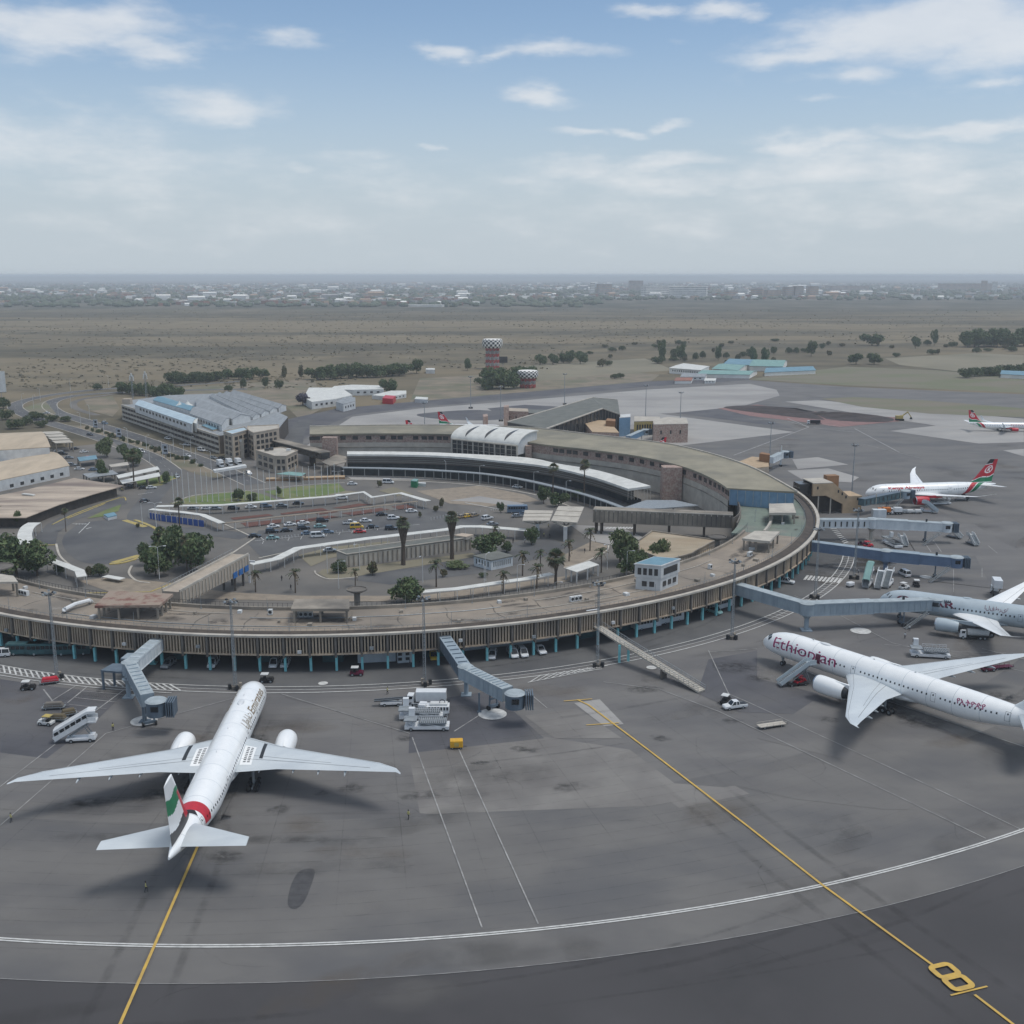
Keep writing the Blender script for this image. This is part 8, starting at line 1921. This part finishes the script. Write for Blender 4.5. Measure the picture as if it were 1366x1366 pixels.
billboard('small dark hoarding right of the tall checkered tower',(671,489),9,6,4,0,'window_dark')
# radio masts near the parking building
for x,y,l in ((178,541,'lattice antenna mast, left of two at the end of the parking building'),(196,538,'lattice antenna mast, right of two at the end of the parking building')):
    g=G(x,y); t=thing('antenna_mast',l,'antenna mast',g); m=MB()
    for k_ in range(3):
        a=2*PI*k_/3; m.cyl(g+Vector((.8*math.cos(a),.8*math.sin(a),0)),g+Vector((.4*math.cos(a),.4*math.sin(a),22)),.1,n=4)
        for i in range(10): b=a+2*PI/3; m.cyl(g+Vector((.7*math.cos(a),.7*math.sin(a),2.2*i)),g+Vector((.6*math.cos(b),.6*math.sin(b),2.2*i+2.2)),.06,n=4)
    m.build('lattice','galvanised',t)
    for k_ in range(6): a=k_*1.05; m=MB(); m.box(g+Vector((1.3*math.cos(a),1.3*math.sin(a),18.5+(k_%3)*1.6)),(.5,.5,2.2),a); m.build('antenna','pole_white',t)
# ------------------------------------------------------------------ blue roofed buildings on the far right
for l,q,zw,zr,rm,wn in [('white two storey office at the left of the blue roofed group',[(893,491),(935,494),(946,489),(912,485)],9,9.6,'roof_white',12),('teal roofed hall behind the white office',[(950,492),(985,494),(1000,487),(968,485)],7,10,'roof_teal',0),('bright blue roofed hall in the middle of the group',[(966,485),(1000,487),(1012,480),(980,479)],9,13,'roof_blue',0),('wide pale teal roofed hall behind the tall dark trees',[(1000,488),(1044,489),(1050,481),(1010,480)],9,14,'roof_teal',0),('long blue roofed shed at the right end of the group',[(1020,497),(1088,494),(1080,489),(1024,491)],6,9,'roof_blue',0),('grey green roofed shed in front of the blue roofs',[(930,499),(1000,500),(1010,495),(944,494)],6,8.5,'roof_teal',0),('low grey shed at the left front of the group',[(908,503),(940,503),(944,499),(912,498)],5,7,'roof_metal_grey',4),('reddish shed on the apron edge',[(900,508),(922,508),(924,504),(904,504)],4.5,6,'town_roof',0),('small white cabin on the apron edge beside the reddish shed',[(940,508),(954,508),(955,505),(942,505)],4,5,'roof_white',3),('blue roofed building by the right edge of the photo',[(1335,499),(1372,501),(1372,496),(1338,495)],6,9,'roof_blue',0),('pale house among the dark wood at the upper right',[(1340,457),(1352,457),(1356,453),(1342,453)],10,13,'roof_white',0)]: gabled('outlying_building',l,'building',q,zw*.55,zw*.55+(zr-zw)*.6,'town_white',rm,wins=wn)
# boundary fences of the far apron
# ------------------------------------------------------------------ far town
big=[]
def town(name,label,px0,py,wd,dp,h,mat,group=None,parts=True):
    g=G(px0,py); t=thing(name,label,'building',(g.x,g.y,0),rnd.uniform(-.5,.5),group); m=MB(); m.box((0,0,h/2),(wd,dp,h)); m.build('wall',mat,t,local=True)
    m=MB(); m.box((0,0,h+.45),(wd+1.5,dp+1.5,.9)); m.build('roof','town_grey' if mat!='town_white' else 'town_white',t,local=True)
    if h>14:
        nf=max(2,int(h/7)); 
        for f in range(nf): m=MB(); m.box((0,0,(f+.55)*h/nf),(wd+.4,dp+.4,h/nf*.35)); m.build('window_band','town_tan' if mat=='town_grey' else 'town_grey',t,local=True)
    return t
for x,y,wd,dp,h,mt,l in [(806,393,64,40,48,'town_grey','dark grey tower block on the horizon left of the widest block'),(848,388,80,40,58,'town_grey','wide grey block standing highest on the horizon'),(790,393,20,20,55,'town_white','slim pale tower beside the dark grey tower block'),(1051,397,35,35,42,'town_grey','dark tower, left of three on the right horizon'),(1064,397,35,35,46,'town_grey','dark tower, middle of three on the right horizon'),(1083,396,40,35,44,'town_tan','brownish tower, right of three on the right horizon'),(1312,390,28,28,60,'town_tan','tan tower at the right horizon, left of two'),(1326,390,24,28,56,'town_white','pale tower at the right horizon, right of two'),(1290,387,330,80,40,'town_tan','very long tan hall on the right horizon'),(885,396,190,50,44,'town_white','long white hall left on the right half of the horizon'),(918,397,150,50,44,'town_white','long white hall with dark bays right of the first'),(868,396,70,40,30,'town_white','smaller white hall at the left of the long white halls'),(1130,388,260,60,30,'town_grey','long grey hall right of the dark towers'),(1030,397,60,40,30,'town_tan','tan apartment block left of the dark towers'),(1010,396,50,40,34,'town_tan','second tan apartment block left of the dark towers'),(990,395,50,40,30,'town_white','white apartment block amid the tan blocks'),(975,396,44,36,26,'town_tan','small tan block at the left of the apartment blocks'),(565,409,120,20,5,'town_white','long low white wall at the near edge of the town')]: town('tower_block' if h>40 else 'town_block',l,x,y,wd,dp,h,mt)
def tpos():
    while True:
        d=3300*math.exp(rnd.uniform(0,1.25)); x=rnd.uniform(-.52,.52)*d
        pxx=683+FOC*x/d
        if pxx>1120 and rnd.random()<.6: continue
        if pxx>640 and d<4200: continue
        if noise.noise(Vector((x*.0011,d*.0006,3.)))>-.18: return x,d
lb={'town_white':'small white house in the hazy town below the horizon','town_grey':'small grey house in the hazy town below the horizon','town_tan':'small tan house in the hazy town below the horizon'}
pr={}
for i in range(290):
    x,d=tpos(); mt=rnd.choice(['town_white','town_white','town_grey','town_tan']); key=(mt,rnd.randrange(3))
    if key not in pr:
        m=MB(); wd=(14,24,40)[key[1]]; h=(6,9,13)[key[1]]; m.box((0,0,h/2),(wd,12,h)); m.add([(-wd/2-.6,-6.8,h),(wd/2+.6,-6.8,h),(wd/2+.6,6.8,h),(-wd/2-.6,6.8,h),(-wd/2,0,h+3),(wd/2,0,h+3)],[(0,1,5,4),(2,3,4,5),(0,4,3),(1,2,5)]); o=m.build('town_house',mt); pr[key]=o
    else: o=pr[key].copy(); COL.objects.link(o)
    o.location=(x,d,-.1); o.rotation_euler=(0,0,rnd.uniform(-.7,.7)); s=rnd.uniform(.8,1.6); o.scale=(s,s,s); tag(o,lb[mt],'house',lb[mt].replace('small ','').replace(' house',' houses'))
m=MB()
for i in range(2600):
    x,d=tpos(); s=rnd.uniform(.7,1.8); m.mat(rnd.choice([0,1,1,2,3])); m.box((x,d,3.4*s),(rnd.uniform(10,26)*s,rnd.uniform(8,16)*s,7*s),rnd.uniform(-.8,.8))
o=m.build('distant_town',['town_white','town_grey','town_tan','town_roof'],fix=False); o['kind']='stuff'
m=MB()
for i in range(5200):
    d=3150*math.exp(rnd.uniform(0,1.35)); x=rnd.uniform(-.54,.54)*d
    if x>d*.08 and d<4000: continue
    r_=rnd.uniform(6,16); h=rnd.uniform(7,14); n=6
    m.rings([[Vector((x+r_*k_*rnd.uniform(.8,1.2)*math.cos(2*PI*j/n),d+r_*k_*math.sin(2*PI*j/n),z*h)) for j in range(n)] for k_,z in ((.7,0),(1.,.35),(.8,.75),(.25,1.))])
o=m.build('distant_tree_cover','town_green',fix=False); o['kind']='stuff'
# scrub and grass tufts of the plain
r_=random.Random(5); V=[];Fc=[];MI=[]
for i in range(6500):
    d=880*math.exp(r_.random()**1.15*1.2); x=r_.uniform(-.52,.52)*d
    if noise.noise(Vector((x*.004,d*.0025,0)))<-.12 and r_.random()<.8: continue
    pxx=683+FOC*x/(d*CP+CAMH*SP)
    if pxx>480 and d<1060+ (380 if pxx>760 else 0): continue
    s=r_.uniform(1.2,3.6); h=r_.uniform(.6,2.)*(2.2 if r_.random()<.04 else 1)*.62; mi=r_.choice([0,1,1,2,2])
    for k_ in range(5):
        a=r_.uniform(0,6.28); o_=Vector((math.cos(a),math.sin(a),0))*s*.4; b=len(V); c=Vector((x,d,-.05))+o_; w_=Vector((math.cos(a+1.5),math.sin(a+1.5),0))*s*r_.uniform(.3,.6); V+=[c-w_,c+w_,c+w_*.5+UP*h*r_.uniform(.6,1.1)+o_*.3,c-w_*.6+UP*h*r_.uniform(.7,1.1)-o_*.2]; Fc.append((b,b+1,b+2,b+3)); MI.append(mi)
me=bpy.data.meshes.new('scrub'); me.from_pydata([tuple(v) for v in V],[],Fc)
for q in ('scrub_grey','dry_grass','scrub_tan'): me.materials.append(MATS[q])
me.polygons.foreach_set('material_index',MI); o=bpy.data.objects.new('scrub',me); COL.objects.link(o); o['kind']='stuff'
# far hills
m=MB()
for (d,h0,x0,x1,sd_) in ((27000,150,-22000,22000,1),(22000,70,-21000,4000,5)):
    top=[];n=60
    for i in range(n+1):
        x=x0+(x1-x0)*i/n; top.append((x,h0*(.35+.65*max(0,.5+noise.noise(Vector((x*.00012,sd_,0)))))))
    for (xa,ha),(xb,hb) in zip(top,top[1:]): m.poly([(xa,d-2600,-1),(xb,d-2600,-1),(xb,d,min(hb,84)),(xa,d,min(ha,84))]); m.poly([(xa,d,min(ha,84)),(xb,d,min(hb,84)),(xb,d+2500,-1),(xa,d+2500,-1)])
structure('hills',m,'town_green')
bpy.context.view_layer.update()
